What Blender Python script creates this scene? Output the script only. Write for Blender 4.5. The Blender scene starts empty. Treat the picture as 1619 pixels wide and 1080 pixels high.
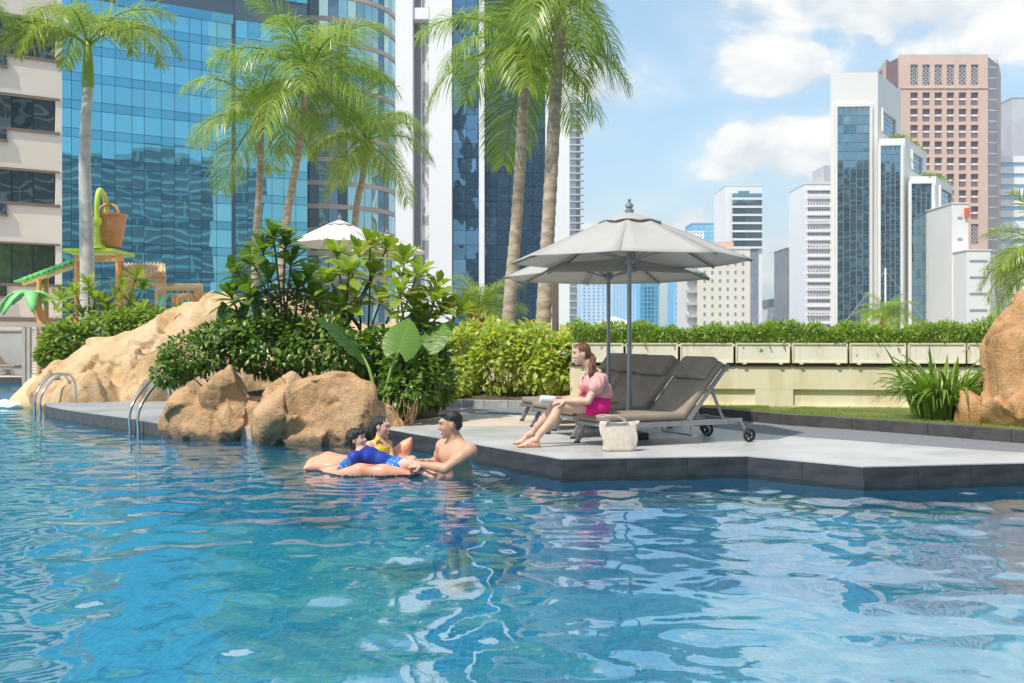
import bpy, bmesh, math, random
import numpy as np
from mathutils import Vector, Matrix, Euler, Quaternion

random.seed(7); np.random.seed(7)
R = math.radians
scene = bpy.context.scene
COL = scene.collection

# ------------------------------------------------------------------ camera
CAM_Z = 1.325                      # eye height above the water (z = 0)
FPX = 1574.0                       # focal length in photo pixels (1619 px wide frame)
cam_data = bpy.data.cameras.new('camera')
cam_data.sensor_width = 36.0
cam_data.lens = 36.0 * FPX / 1619.0
cam_data.clip_start = 0.05
cam_data.clip_end = 6000
camera = bpy.data.objects.new('camera', cam_data)
COL.objects.link(camera)
camera.location = (0, 0, CAM_Z)
camera.rotation_euler = (R(90), 0, 0)
scene.camera = camera

# ------------------------------------------------------------------ light
TO_SUN = Vector((-0.60, -0.72, 1.40)).normalized()
SUN_ELEV = math.asin(TO_SUN.z)
SUN_AZ = math.atan2(TO_SUN.x, TO_SUN.y)
sd = bpy.data.lights.new('sun', 'SUN')
sd.energy = 2.3
sd.angle = R(0.9)
sd.color = (1.0, 0.935, 0.83)
sun = bpy.data.objects.new('sun', sd)
COL.objects.link(sun)
sun.rotation_euler = TO_SUN.to_track_quat('Z', 'Y').to_euler()
sun.location = (-20, -20, 60)

SKY_STRENGTH = 0.13
world = bpy.data.worlds.new('World')
scene.world = world
world.use_nodes = True
wt = world.node_tree
for n in list(wt.nodes): wt.nodes.remove(n)

class NT:
    """small helper around a node tree"""
    def __init__(self, tree): self.t = tree
    def n(self, typ, **kw):
        nd = self.t.nodes.new(typ)
        for k, v in kw.items():
            if k.startswith('i_'):
                key = k[2:]
                key = int(key) if key.isdigit() else key.replace('_', ' ')
                self.put(nd, key, v)
            else: setattr(nd, k, v)
        return nd
    def put(self, nd, key, v):
        s = nd.inputs[key]
        if isinstance(v, bpy.types.NodeSocket): self.t.links.new(v, s)
        elif isinstance(v, bpy.types.Node): self.t.links.new(v.outputs[0], s)
        else: s.default_value = v
    def m(self, op, a, b=0.0, c=0.0, clamp=False):
        nd = self.t.nodes.new('ShaderNodeMath'); nd.operation = op; nd.use_clamp = clamp
        for i, v in enumerate((a, b, c)): self.put(nd, i, v)
        return nd.outputs[0]
    def mixc(self, f, a, b, blend='MIX'):
        nd = self.t.nodes.new('ShaderNodeMix'); nd.data_type = 'RGBA'; nd.blend_type = blend
        self.put(nd, 0, f)
        for key, v in ((6, a), (7, b)):
            if isinstance(v, (tuple, list)) and len(v) == 3: v = (*v, 1)
            self.put(nd, key, v)
        return nd.outputs[2]
    def ramp(self, f, stops, interp='LINEAR'):
        nd = self.t.nodes.new('ShaderNodeValToRGB'); cr = nd.color_ramp; cr.interpolation = interp
        while len(cr.elements) < len(stops): cr.elements.new(0.5)
        for e, (p, c) in zip(cr.elements, stops):
            e.position = p; e.color = (*c, 1) if len(c) == 3 else c
        self.put(nd, 0, f)
        return nd.outputs[0]
    def sstep(self, v, lo, hi):
        nd = self.t.nodes.new('ShaderNodeMapRange'); nd.interpolation_type = 'SMOOTHSTEP'
        self.put(nd, 0, v); nd.inputs[1].default_value = lo; nd.inputs[2].default_value = hi
        return nd.outputs[0]

w = NT(wt)
sky = w.n('ShaderNodeTexSky', sky_type='NISHITA', sun_disc=False, sun_elevation=SUN_ELEV,
          sun_rotation=SUN_AZ, air_density=1.15, dust_density=1.2, ozone_density=1.6, altitude=60)
tc = w.n('ShaderNodeTexCoord')
sep = w.n('ShaderNodeSeparateXYZ', i_0=tc.outputs['Generated'])
X_, Y_, Z_ = sep.outputs
az = w.m('ARCTAN2', X_, Y_)
hyp = w.m('SQRT', w.m('ADD', w.m('MULTIPLY', X_, X_), w.m('MULTIPLY', Y_, Y_)))
el = w.m('ARCTAN2', Z_, hyp)
# fractal cloud detail in direction space (stretched so that clouds are wider than high)
mp = w.n('ShaderNodeMapping', i_0=tc.outputs['Generated'])
mp.inputs['Scale'].default_value = (1, 1, 1.7)
nz = w.n('ShaderNodeTexNoise', i_Vector=mp.outputs[0], i_Scale=7.0, i_Detail=9.0, i_Roughness=0.56, i_Distortion=0.25)
nz2 = w.n('ShaderNodeTexNoise', i_Vector=mp.outputs[0], i_Scale=2.6, i_Detail=3.0, i_Roughness=0.5)
mp3 = w.n('ShaderNodeMapping', i_0=tc.outputs['Generated'])
mp3.inputs['Scale'].default_value = (1, 1, 1.7); mp3.inputs['Location'].default_value = (-0.02, -0.01, 0.045)
nz3 = w.n('ShaderNodeTexNoise', i_Vector=mp3.outputs[0], i_Scale=7.0, i_Detail=5.0, i_Roughness=0.5, i_Distortion=0.25)
# cumulus banks (azimuth deg, elevation deg, half width, half height, weight)
banks = [(22.0, 18.0, 10.5, 4.8, 1.15), (15.2, 14.9, 4.4, 2.4, 1.0), (25.5, 15.5, 6, 3.0, .9), (16.0, 10.2, 5.8, 2.3, 0.95), (5.6, 14.2, 3.6, 2.0, 0.85),
         (4.2, 11.6, 3.0, 1.3, 0.8), (3.6, 5.2, 5.5, 2.6, .62), (14.0, 4.8, 9.0, 2.2, .6),
         (-20, 26, 10, 5, 1.0), (-48, 16, 14, 6, 1.0), (50, 18, 14, 6, 1.0), (84, 14, 12, 5, 1.0), (-84, 20, 12, 5, .9),
         (120, 22, 16, 7, 1.0), (160, 15, 12, 5, 1.0), (-125, 15, 14, 5, 1.0), (-165, 24, 14, 6, 1.0), (21, 31, 24, 9, 1.25), (-12, 42, 16, 7, 1.0), (140, 45, 20, 8, 1.0), (-70, 48, 18, 8, .9)]  # widest bank, above the view, is added to whiten the water's reflections
field = None
for (a, e, hw, hh, wgt) in banks:
    da = w.m('DIVIDE', w.m('SUBTRACT', az, R(a)), R(hw))
    de = w.m('DIVIDE', w.m('SUBTRACT', el, R(e)), R(hh))
    de = w.m('MULTIPLY', de, w.m('ADD', 1.0, w.m('MULTIPLY', w.m('LESS_THAN', de, 0.0), 0.55)))   # flatter bases
    d2 = w.m('ADD', w.m('MULTIPLY', da, da), w.m('MULTIPLY', de, de))
    b = w.m('MULTIPLY', w.m('SUBTRACT', 1.0, d2), wgt)
    field = b if field is None else w.m('MAXIMUM', field, b)
field = w.m('MAXIMUM', field, -1.6)
dens = w.m('ADD', w.m('MULTIPLY', field, 0.30), w.m('MULTIPLY', w.m('SUBTRACT', nz.outputs[0], 0.5), 1.55))
dens = w.m('ADD', dens, w.m('MULTIPLY', w.m('SUBTRACT', nz2.outputs[0], 0.5), 0.5))
mask = w.sstep(dens, -0.02, 0.22)
veil = w.m('MULTIPLY', w.sstep(dens, -0.36, 0.3), 0.34)
mask = w.m('MAXIMUM', mask, veil)
lit = w.sstep(w.m('SUBTRACT', nz.outputs[0], nz3.outputs[0]), -0.13, 0.15)
K = 1.0 / SKY_STRENGTH
ccol = w.mixc(lit, (0.43 * K, 0.455 * K, 0.48 * K), (0.64 * K, 0.625 * K, 0.60 * K))
hz = w.sstep(el, R(13), R(-1))            # whitish air towards the horizon, all round
skyb = w.mixc(0.45, sky.outputs[0], (0.19 * K, 0.32 * K, 0.385 * K))
skyc = w.mixc(w.m('MULTIPLY', hz, 0.55), skyb, (0.35 * K, 0.415 * K, 0.45 * K))
final = w.mixc(mask, skyc, ccol)
bg = w.n('ShaderNodeBackground', i_Color=final, i_Strength=SKY_STRENGTH)
wo = w.n('ShaderNodeOutputWorld', i_0=bg.outputs[0])

# ------------------------------------------------------------------ colour management / sampling
vs = scene.view_settings
vs.view_transform = 'Standard'; vs.look = 'None'; vs.exposure = 0.95; vs.gamma = 1.0
vs.use_curve_mapping = False
scene.render.engine = 'CYCLES'
cy = scene.cycles
cy.use_denoising = True
try: cy.denoiser = 'OPENIMAGEDENOISE'
except Exception: pass
cy.max_bounces = 10; cy.diffuse_bounces = 3; cy.glossy_bounces = 4
cy.transmission_bounces = 6; cy.transparent_max_bounces = 12
cy.sample_clamp_indirect = 4.0
cy.blur_glossy = 0.4
cy.caustics_reflective = False; cy.caustics_refractive = True
# ------------------------------------------------------------------ helpers
def W(u, v, d):
    """photo pixel at a depth (metres) -> world point"""
    return Vector(((u - 809.5) / FPX * d, d, CAM_Z - (v - 540.0) / FPX * d))

def tag(o, label=None, cat=None, group=None, kind=None):
    if label: o['label'] = label
    if cat: o['category'] = cat
    if group: o['group'] = group
    if kind: o['kind'] = kind
    return o

def link(o, parent=None):
    COL.objects.link(o)
    if parent is not None: o.parent = parent
    return o

def empty(name, loc, rz=0.0):
    o = bpy.data.objects.new(name, None)
    o.empty_display_size = 0.2
    o.location = loc; o.rotation_euler = (0, 0, rz)
    return link(o)

def obj(name, me, parent=None, loc=None, rot=None, scale=None):
    o = bpy.data.objects.new(name, me)
    if loc is not None: o.location = loc
    if rot is not None: o.rotation_euler = rot
    if scale is not None: o.scale = scale if hasattr(scale, '__len__') else (scale,) * 3
    return link(o, parent)

def np_mesh(name, V, F, mats, smooth=False, midx=None):
    """V (n,3); F (m,3) or (m,4) arrays or list of polygons"""
    me = bpy.data.meshes.new(name)
    V = np.asarray(V, dtype=np.float32)
    if isinstance(F, np.ndarray):
        m, k = F.shape
        me.vertices.add(len(V)); me.vertices.foreach_set('co', V.ravel())
        me.loops.add(m * k); me.loops.foreach_set('vertex_index', F.astype(np.int32).ravel())
        me.polygons.add(m)
        me.polygons.foreach_set('loop_start', np.arange(0, m * k, k, dtype=np.int32))
        me.polygons.foreach_set('loop_total', np.full(m, k, dtype=np.int32))
        me.update(calc_edges=True)
    else:
        me.from_pydata([tuple(map(float, v)) for v in V], [], F)
    for mm in (mats if isinstance(mats, (list, tuple)) else [mats]): me.materials.append(mm)
    if midx is not None: me.polygons.foreach_set('material_index', np.asarray(midx, dtype=np.int32))
    if smooth: me.polygons.foreach_set('use_smooth', np.ones(len(me.polygons), dtype=bool))
    me.validate(clean_customdata=False)
    me.update()
    return me

class MB:
    """collects boxes, prisms, tubes, lathes into one mesh"""
    def __init__(self): self.V = []; self.F = []; self.M = []; self.mi = 0
    def add(self, V, F):
        o = len(self.V); self.V += [tuple(v) for v in V]
        self.F += [tuple(i + o for i in f) for f in F]; self.M += [self.mi] * len(F); return self
    def box(self, c, s, rot=None, bev=0.0):
        x, y, z = s[0] / 2, s[1] / 2, s[2] / 2
        if bev > 0:
            b = min(bev, x * .9, y * .9, z * .9)
            bm = bmesh.new()
            bmesh.ops.create_cube(bm, size=1.0)
            for v in bm.verts: v.co = Vector((v.co.x * 2 * x, v.co.y * 2 * y, v.co.z * 2 * z))
            bmesh.ops.bevel(bm, geom=bm.edges[:], offset=b, segments=2, affect='EDGES', profile=0.6)
            bm.verts.index_update()
            V = [v.co.copy() for v in bm.verts]; F = [[v.index for v in f.verts] for f in bm.faces]; bm.free()
        else:
            V = [Vector((sx * x, sy * y, sz * z)) for sx in (-1, 1) for sy in (-1, 1) for sz in (-1, 1)]
            F = [(0, 1, 3, 2), (4, 6, 7, 5), (0, 4, 5, 1), (2, 3, 7, 6), (0, 2, 6, 4), (1, 5, 7, 3)]
        if rot is not None:
            if not isinstance(rot, Matrix): rot = Euler(rot).to_matrix()
            V = [rot @ v for v in V]
        c = Vector(c)
        return self.add([v + c for v in V], F)
    def prism(self, pts, z0, z1):
        """pts 2D CCW polygon, extruded in z"""
        n = len(pts)
        V = [(p[0], p[1], z0) for p in pts] + [(p[0], p[1], z1) for p in pts]
        F = [tuple(range(n - 1, -1, -1)), tuple(range(n, 2 * n))]
        F += [(i, (i + 1) % n, n + (i + 1) % n, n + i) for i in range(n)]
        return self.add(V, F)
    def bar(self, a, b, wdt, hgt, up=(0, 0, 1)):
        """rectangular bar between two points"""
        a, b = Vector(a), Vector(b); d = (b - a); L = d.length; d.normalize()
        s = d.cross(Vector(up)); s.normalize(); u = s.cross(d)
        s *= wdt / 2; u *= hgt / 2
        V = [a - s - u, a + s - u, a + s + u, a - s + u, b - s - u, b + s - u, b + s + u, b - s + u]
        return self.add(V, [(3, 2, 1, 0), (4, 5, 6, 7), (0, 1, 5, 4), (1, 2, 6, 5), (2, 3, 7, 6), (3, 0, 4, 7)])
    def tube(self, pts, rad, n=8, caps=True):
        pts = [Vector(p) for p in pts]
        if not hasattr(rad, '__len__'): rad = [rad] * len(pts)
        V, F = [], []
        prev = None
        for i, p in enumerate(pts):
            t = (pts[min(i + 1, len(pts) - 1)] - pts[max(i - 1, 0)])
            if t.length < 1e-9: t = Vector((0, 0, 1))
            t.normalize()
            if prev is None:
                a = Vector((0, 0, 1)) if abs(t.z) < 0.9 else Vector((1, 0, 0))
                s = t.cross(a).normalized()
            else:
                s = (prev - t * prev.dot(t))
                s = s.normalized() if s.length > 1e-6 else t.orthogonal().normalized()
            prev = s; q = t.cross(s)
            for k in range(n):
                an = 2 * math.pi * k / n
                V.append(p + (s * math.cos(an) + q * math.sin(an)) * rad[i])
        for i in range(len(pts) - 1):
            for k in range(n):
                F.append((i * n + k, i * n + (k + 1) % n, (i + 1) * n + (k + 1) % n, (i + 1) * n + k))
        if caps:
            F.append(tuple(range(n - 1, -1, -1))); F.append(tuple((len(pts) - 1) * n + k for k in range(n)))
        return self.add(V, F)
    def lathe(self, prof, n=24, c=(0, 0, 0), ax=None):
        """prof = [(r, z)...]"""
        V, F = [], []
        M = Matrix.Identity(3) if ax is None else Vector((0, 0, 1)).rotation_difference(Vector(ax)).to_matrix()
        for r, z in prof:
            for k in range(n):
                a = 2 * math.pi * k / n
                V.append(M @ Vector((r * math.cos(a), r * math.sin(a), z)) + Vector(c))
        for i in range(len(prof) - 1):
            for k in range(n):
                F.append((i * n + k, i * n + (k + 1) % n, (i + 1) * n + (k + 1) % n, (i + 1) * n + k))
        F.append(tuple(range(n - 1, -1, -1))); F.append(tuple((len(prof) - 1) * n + k for k in range(n)))
        return self.add(V, F)
    def mesh(self, name, mats, smooth=False):
        return np_mesh(name, np.array([tuple(v) for v in self.V], dtype=np.float32), self.F, mats, smooth, self.M if any(self.M) else None)
    def build(self, name, mats, parent=None, loc=None, rot=None, smooth=False):
        return obj(name, self.mesh(name, mats, smooth), parent, loc, rot)

def smooth_by_angle(o, ang=40):
    me = o.data if hasattr(o, 'data') else o
    me.polygons.foreach_set('use_smooth', np.ones(len(me.polygons), dtype=bool))
    try: me.set_sharp_from_angle(angle=R(ang))
    except Exception: pass
    return o

def spline(pts, n):
    """Catmull-Rom through points, n samples per segment"""
    P = [Vector(p) for p in pts]; out = []
    for i in range(len(P) - 1):
        p0 = P[max(i - 1, 0)]; p1 = P[i]; p2 = P[i + 1]; p3 = P[min(i + 2, len(P) - 1)]
        for k in range(n):
            t = k / n
            out.append(0.5 * ((2 * p1) + (p2 - p0) * t + (2 * p0 - 5 * p1 + 4 * p2 - p3) * t * t + (3 * p1 - p0 - 3 * p2 + p3) * t ** 3))
    out.append(P[-1]); return out

# ---- numpy noise
_rng = np.random.RandomState(11)
_lat = _rng.rand(64, 64, 64).astype(np.float32)
def vnoise(P, scale=1.0, off=0.0):
    """value noise in [-1,1] at points P (n,3)"""
    q = np.asarray(P, dtype=np.float32) * scale + 100.0 + off
    i = np.floor(q).astype(np.int64); f = q - i; f = f * f * f * (f * (f * 6 - 15) + 10)
    i0 = i & 63; i1 = (i + 1) & 63
    def g(a, b, c): return _lat[a, b, c]
    x0, y0, z0 = i0.T; x1, y1, z1 = i1.T; fx, fy, fz = f.T
    c00 = g(x0, y0, z0) * (1 - fx) + g(x1, y0, z0) * fx
    c10 = g(x0, y1, z0) * (1 - fx) + g(x1, y1, z0) * fx
    c01 = g(x0, y0, z1) * (1 - fx) + g(x1, y0, z1) * fx
    c11 = g(x0, y1, z1) * (1 - fx) + g(x1, y1, z1) * fx
    return ((c00 * (1 - fy) + c10 * fy) * (1 - fz) + (c01 * (1 - fy) + c11 * fy) * fz) * 2 - 1
def fbm(P, scale, octv=4, off=0.0, gain=0.5):
    s = 0; a = 1.0; tot = 0
    for k in range(octv):
        s = s + a * vnoise(P, scale * 2.03 ** k, off + 17.3 * k); tot += a; a *= gain
    return s / tot

# ---- signed distance modelling + surface nets (continuous organic meshes)
class SDF:
    def __init__(self, vox): self.p = []; self.vox = vox
    def cap(self, a, b, ra, rb=None, k=0.02):
        self.p.append(('cap', np.array(a, float), np.array(b, float), ra, ra if rb is None else rb, k)); return self
    def chain(self, pts, rads, k=0.02):
        for i in range(len(pts) - 1): self.cap(pts[i], pts[i + 1], rads[i], rads[i + 1], k)
        return self
    def ell(self, c, r, rot=None, k=0.02, sub=False):
        M = np.array(Euler(rot).to_matrix()) if rot is not None and not isinstance(rot, np.ndarray) else (rot if rot is not None else np.eye(3))
        self.p.append(('sub' if sub else 'ell', np.array(c, float), np.array(r, float), M, k)); return self
    def prim(self, pr, P):
        if pr[0] == 'cap':
            _, a, b, ra, rb, k = pr
            ba = b - a; h = np.clip(((P - a) @ ba) / max(ba @ ba, 1e-12), 0, 1)
            return np.linalg.norm(P - a - h[..., None] * ba, axis=-1) - (ra + (rb - ra) * h)
        _, c, r, M, k = pr
        q = (P - c) @ M
        k0 = np.linalg.norm(q / r, axis=-1); k1 = np.linalg.norm(q / (r * r), axis=-1)
        return k0 * (k0 - 1.0) / np.maximum(k1, 1e-9)
    def bounds(self, pr):
        if pr[0] == 'cap':
            _, a, b, ra, rb, k = pr; m = max(ra, rb)
            return np.minimum(a, b) - m, np.maximum(a, b) + m, k
        _, c, r, M, k = pr; m = np.abs(M) @ r
        return c - m, c + m, k
    def grid(self, pad=0.03):
        lo = np.min([self.bounds(p)[0] for p in self.p], axis=0) - pad
        hi = np.max([self.bounds(p)[1] for p in self.p], axis=0) + pad
        n = np.ceil((hi - lo) / self.vox).astype(int) + 1
        F = np.full(n, 0.5, dtype=np.float32)
        ax = [lo[i] + np.arange(n[i]) * self.vox for i in range(3)]
        for pr in self.p:
            a, b, k = self.bounds(pr); mg = k * 1.5 + self.vox * 3
            i0 = np.maximum(((a - mg - lo) / self.vox).astype(int), 0)
            i1 = np.minimum(((b + mg - lo) / self.vox).astype(int) + 2, n)
            sl = tuple(slice(i0[i], i1[i]) for i in range(3))
            G = np.stack(np.meshgrid(*[ax[i][sl[i]] for i in range(3)], indexing='ij'), -1)
            d = self.prim(pr, G).astype(np.float32); f = F[sl]
            if pr[0] == 'sub':
                h = np.clip(0.5 - 0.5 * (f + d) / k, 0, 1); F[sl] = f * (1 - h) - d * h + k * h * (1 - h)
            else:
                h = np.clip(0.5 + 0.5 * (f - d) / k, 0, 1); F[sl] = f * (1 - h) + d * h - k * h * (1 - h)
        return F, lo, ax
    def mesh(self, level=0.0, cut=None, smooth=1):
        """returns V, F of the level set; cut(P)->sdf intersected (max)"""
        F, lo, ax = self.grid()
        F = F - level
        if cut is not None:
            G = np.stack(np.meshgrid(*ax, indexing='ij'), -1)
            F = np.maximum(F, cut(G).astype(np.float32))
        return surface_nets(F, lo, self.vox, smooth)

def surface_nets(F, lo, vox, smooth=1):
    s = F < 0
    nx, ny, nz = F.shape
    cnt = np.zeros((nx - 1, ny - 1, nz - 1), dtype=np.int8)
    for dx in (0, 1):
        for dy in (0, 1):
            for dz in (0, 1):
                cnt += s[dx:nx - 1 + dx, dy:ny - 1 + dy, dz:nz - 1 + dz]
    act = (cnt > 0) & (cnt < 8)
    idx = np.full(act.shape, -1, dtype=np.int64)
    I = np.argwhere(act); idx[act] = np.arange(len(I))
    acc = np.zeros((len(I), 3)); c = np.zeros(len(I))
    cor = [(0, 0, 0), (1, 0, 0), (0, 1, 0), (1, 1, 0), (0, 0, 1), (1, 0, 1), (0, 1, 1), (1, 1, 1)]
    val = [F[I[:, 0] + a, I[:, 1] + b, I[:, 2] + d] for a, b, d in cor]
    for a in range(8):
        for b in range(a + 1, 8):
            df = np.array(cor[b]) - np.array(cor[a])
            if np.abs(df).sum() != 1: continue
            va, vb = val[a], val[b]; m = (va < 0) != (vb < 0)
            t = np.where(m, va / np.where(m, va - vb, 1), 0)
            acc[m] += (np.array(cor[a]) + t[:, None] * df)[m]; c[m] += 1
    V = (I + acc / np.maximum(c, 1)[:, None]) * vox + lo
    faces = []
    for axn in range(3):
        sh = [slice(None)] * 3; sh2 = [slice(None)] * 3
        sh[axn] = slice(0, -1); sh2[axn] = slice(1, None)
        a = s[tuple(sh)]; b = s[tuple(sh2)]
        E = np.argwhere(a != b)
        u, v = (axn + 1) % 3, (axn + 2) % 3
        ok = (E[:, u] > 0) & (E[:, v] > 0) & (E[:, u] < F.shape[u] - 1) & (E[:, v] < F.shape[v] - 1)
        E = E[ok]; sg = a[tuple(E.T)]
        q = []
        for (du, dv) in ((-1, -1), (0, -1), (0, 0), (-1, 0)):
            e = E.copy(); e[:, u] += du; e[:, v] += dv
            q.append(idx[tuple(e.T)])
        q = np.stack(q, 1)
        q[~sg] = q[~sg][:, ::-1]
        faces.append(q)
    Q = np.concatenate(faces); Q = Q[(Q >= 0).all(1)]
    for _ in range(smooth):
        A = np.zeros_like(V); n = np.zeros(len(V))
        for i in range(4):
            np.add.at(A, Q[:, i], V[Q[:, (i + 1) % 4]]); np.add.at(n, Q[:, i], 1)
            np.add.at(A, Q[:, i], V[Q[:, (i + 3) % 4]]); np.add.at(n, Q[:, i], 1)
        V = 0.5 * V + 0.5 * A / np.maximum(n, 1)[:, None]
    return V, Q

def vnormals(V, Q):
    N = np.zeros_like(V)
    fn = np.cross(V[Q[:, 2]] - V[Q[:, 0]], V[Q[:, -1]] - V[Q[:, 1]])
    for i in range(Q.shape[1]): np.add.at(N, Q[:, i], fn)
    return N / np.maximum(np.linalg.norm(N, axis=1), 1e-12)[:, None]

# ---- many copies of a small template in one mesh
def scatter(name, TV, TF, mats3, locs, mat, smooth=True):
    TV = np.asarray(TV, float); TF = np.asarray(TF); n = len(locs)
    V = np.einsum('nij,vj->nvi', mats3, TV) + np.asarray(locs)[:, None, :]
    F = TF[None] + (np.arange(n) * len(TV))[:, None, None]
    return np_mesh(name, V.reshape(-1, 3), F.reshape(-1, TF.shape[1]), mat, smooth)

def frames(dirs, ups, scl, roll=None):
    """orientation matrices with local x along dirs, local z near ups, scaled; (n,3,3)"""
    d = dirs / np.maximum(np.linalg.norm(dirs, axis=1), 1e-9)[:, None]
    y = np.cross(ups, d); y /= np.maximum(np.linalg.norm(y, axis=1), 1e-9)[:, None]
    z = np.cross(d, y)
    if roll is not None:
        c, s = np.cos(roll)[:, None], np.sin(roll)[:, None]
        y, z = y * c + z * s, z * c - y * s
    scl = np.asarray(scl)
    if scl.ndim == 1: scl = np.repeat(scl[:, None], 3, 1)
    return np.stack([d * scl[:, :1], y * scl[:, 1:2], z * scl[:, 2:3]], 2)

def leaf_tpl(nseg=4, wid=0.4, shape='ov', fold=0.12, droop=0.18, wave=0.0):
    """unit-length leaf along +x, width wid (full), folded along the midrib; quads"""
    V, F = [], []
    for i in range(nseg + 1):
        t = i / nseg
        if shape == 'ov': h = math.sin(math.pi * min(t * 0.94 + 0.03, 1)) ** 0.75
        elif shape == 'obov': h = (t ** 0.8) * math.sqrt(max(1 - t ** 5, 0)) * 1.15 + 0.04
        elif shape == 'lance': h = math.sin(math.pi * (t ** 0.7)) ** 0.9 + 0.02
        elif shape == 'strap': h = (1 - t ** 3) * 0.9 + 0.02
        h *= wid / 2
        z = -droop * t * t
        x = t * (1 - 0.15 * droop * t)
        wv = wave * math.sin(i * 2.6)
        V += [(x, h, z + fold * h * 2 + wv), (x, 0, z), (x, -h, z + fold * h * 2 - wv)]
    for i in range(nseg):
        a = i * 3
        F += [(a, a + 1, a + 4, a + 3), (a + 1, a + 2, a + 5, a + 4)]
    return np.array(V), np.array(F)
# ------------------------------------------------------------------ materials
M = {}
def newmat(name):
    m = bpy.data.materials.new(name); m.use_nodes = True
    t = m.node_tree
    for n in list(t.nodes): t.nodes.remove(n)
    N = NT(t); N.out = N.n('ShaderNodeOutputMaterial')
    M[name] = m
    return m, N

def pm(name, c1, c2=None, scale=4.0, rough=0.6, metal=0.0, bump=0.0, bscale=None, detail=5.0, spec=0.5,
       rough2=None, coords='Object', stretch=(1, 1, 1), lo=0.35, hi=0.65, coat=0.0, island=0.0):
    m, N = newmat(name)
    b = N.n('ShaderNodeBsdfPrincipled')
    b.inputs['Roughness'].default_value = rough; b.inputs['Metallic'].default_value = metal
    b.inputs['Specular IOR Level'].default_value = spec
    if coat: b.inputs['Coat Weight'].default_value = coat
    tcn = N.n('ShaderNodeTexCoord')
    mpn = N.n('ShaderNodeMapping', i_0=tcn.outputs[coords]); mpn.inputs['Scale'].default_value = stretch
    c2 = c2 or tuple(min(1, x * 1.12) for x in c1)
    no = N.n('ShaderNodeTexNoise', i_Vector=mpn.outputs[0], i_Scale=scale, i_Detail=detail, i_Roughness=0.6)
    f = N.sstep(no.outputs[0], lo, hi)
    col = N.mixc(f, c1, c2)
    if island:
        g = N.n('ShaderNodeNewGeometry'); r = g.outputs['Random Per Island']
        col = N.mixc(1.0, col, N.ramp(r, [(0, (1 - island,) * 3), (1, (1 + island,) * 3)]), 'MULTIPLY')
    N.put(b, 'Base Color', col)
    if rough2 is not None:
        rr = N.m('ADD', rough, N.m('MULTIPLY', f, rough2 - rough)); N.put(b, 'Roughness', rr)
    if bump:
        nb = N.n('ShaderNodeTexNoise', i_Vector=mpn.outputs[0], i_Scale=bscale or scale * 6, i_Detail=6.0, i_Roughness=0.6)
        bp = N.n('ShaderNodeBump', i_Height=nb.outputs[0], i_Strength=bump, i_Distance=0.02)
        N.put(b, 'Normal', bp.outputs[0])
    N.put(N.out, 0, b.outputs[0])
    m['bsdf'] = b.name
    return m

def leafmat(name, c1, c2, c3=None, trans=0.35, rough=0.4, spec=0.5, objrand=False, nscale=0.9):
    """leaf: colour varies leaf by leaf, light passes through"""
    m, N = newmat(name)
    if objrand:
        oi = N.n('ShaderNodeObjectInfo'); r = oi.outputs['Random']
    else:
        g = N.n('ShaderNodeNewGeometry'); r = g.outputs['Random Per Island']
    stops = [(0, c1), (1, c2)] if c3 is None else [(0, c1), (0.8, c2), (1, c3)]
    col = N.ramp(r, stops)
    tcn = N.n('ShaderNodeTexCoord')
    no = N.n('ShaderNodeTexNoise', i_Vector=tcn.outputs['Object'], i_Scale=nscale, i_Detail=3.0)
    col = N.mixc(N.sstep(no.outputs[0], 0.35, 0.7), col, N.mixc(0.5, col, c2))
    b = N.n('ShaderNodeBsdfPrincipled', i_Base_Color=col)
    b.inputs['Roughness'].default_value = rough; b.inputs['Specular IOR Level'].default_value = spec
    t = N.n('ShaderNodeBsdfTranslucent', i_Color=N.mixc(1.0, col, (1.5, 1.6, 0.6), 'MULTIPLY'))
    mx = N.n('ShaderNodeMixShader', i_0=trans, i_1=b.outputs[0], i_2=t.outputs[0])
    N.put(N.out, 0, mx.outputs[0])
    return m

def glassmat(name, tint, dark, scale=0.25, wav=0.35, rough=0.02, metal=0.85, distort=0.02):
    """mirror-tinted curtain wall glass; panes differ a little, and each pane is slightly bowed"""
    m, N = newmat(name)
    oi = N.n('ShaderNodeObjectInfo')
    g = N.n('ShaderNodeNewGeometry')
    r = N.m('FRACT', N.m('ADD', oi.outputs['Random'], g.outputs['Random Per Island']))
    col = N.ramp(r, [(0, tuple(x * .86 for x in tint)), (0.75, tint), (0.86, tint), (1, dark)])
    b = N.n('ShaderNodeBsdfPrincipled', i_Base_Color=col)
    b.inputs['Metallic'].default_value = metal; b.inputs['Roughness'].default_value = rough
    no = N.n('ShaderNodeTexNoise', i_Vector=g.outputs['Position'], i_Scale=scale, i_Detail=1.5)
    bp = N.n('ShaderNodeBump', i_Height=no.outputs[0], i_Strength=wav, i_Distance=distort * 10)
    N.put(b, 'Normal', bp.outputs[0]); N.put(N.out, 0, b.outputs[0])
    return m

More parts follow.
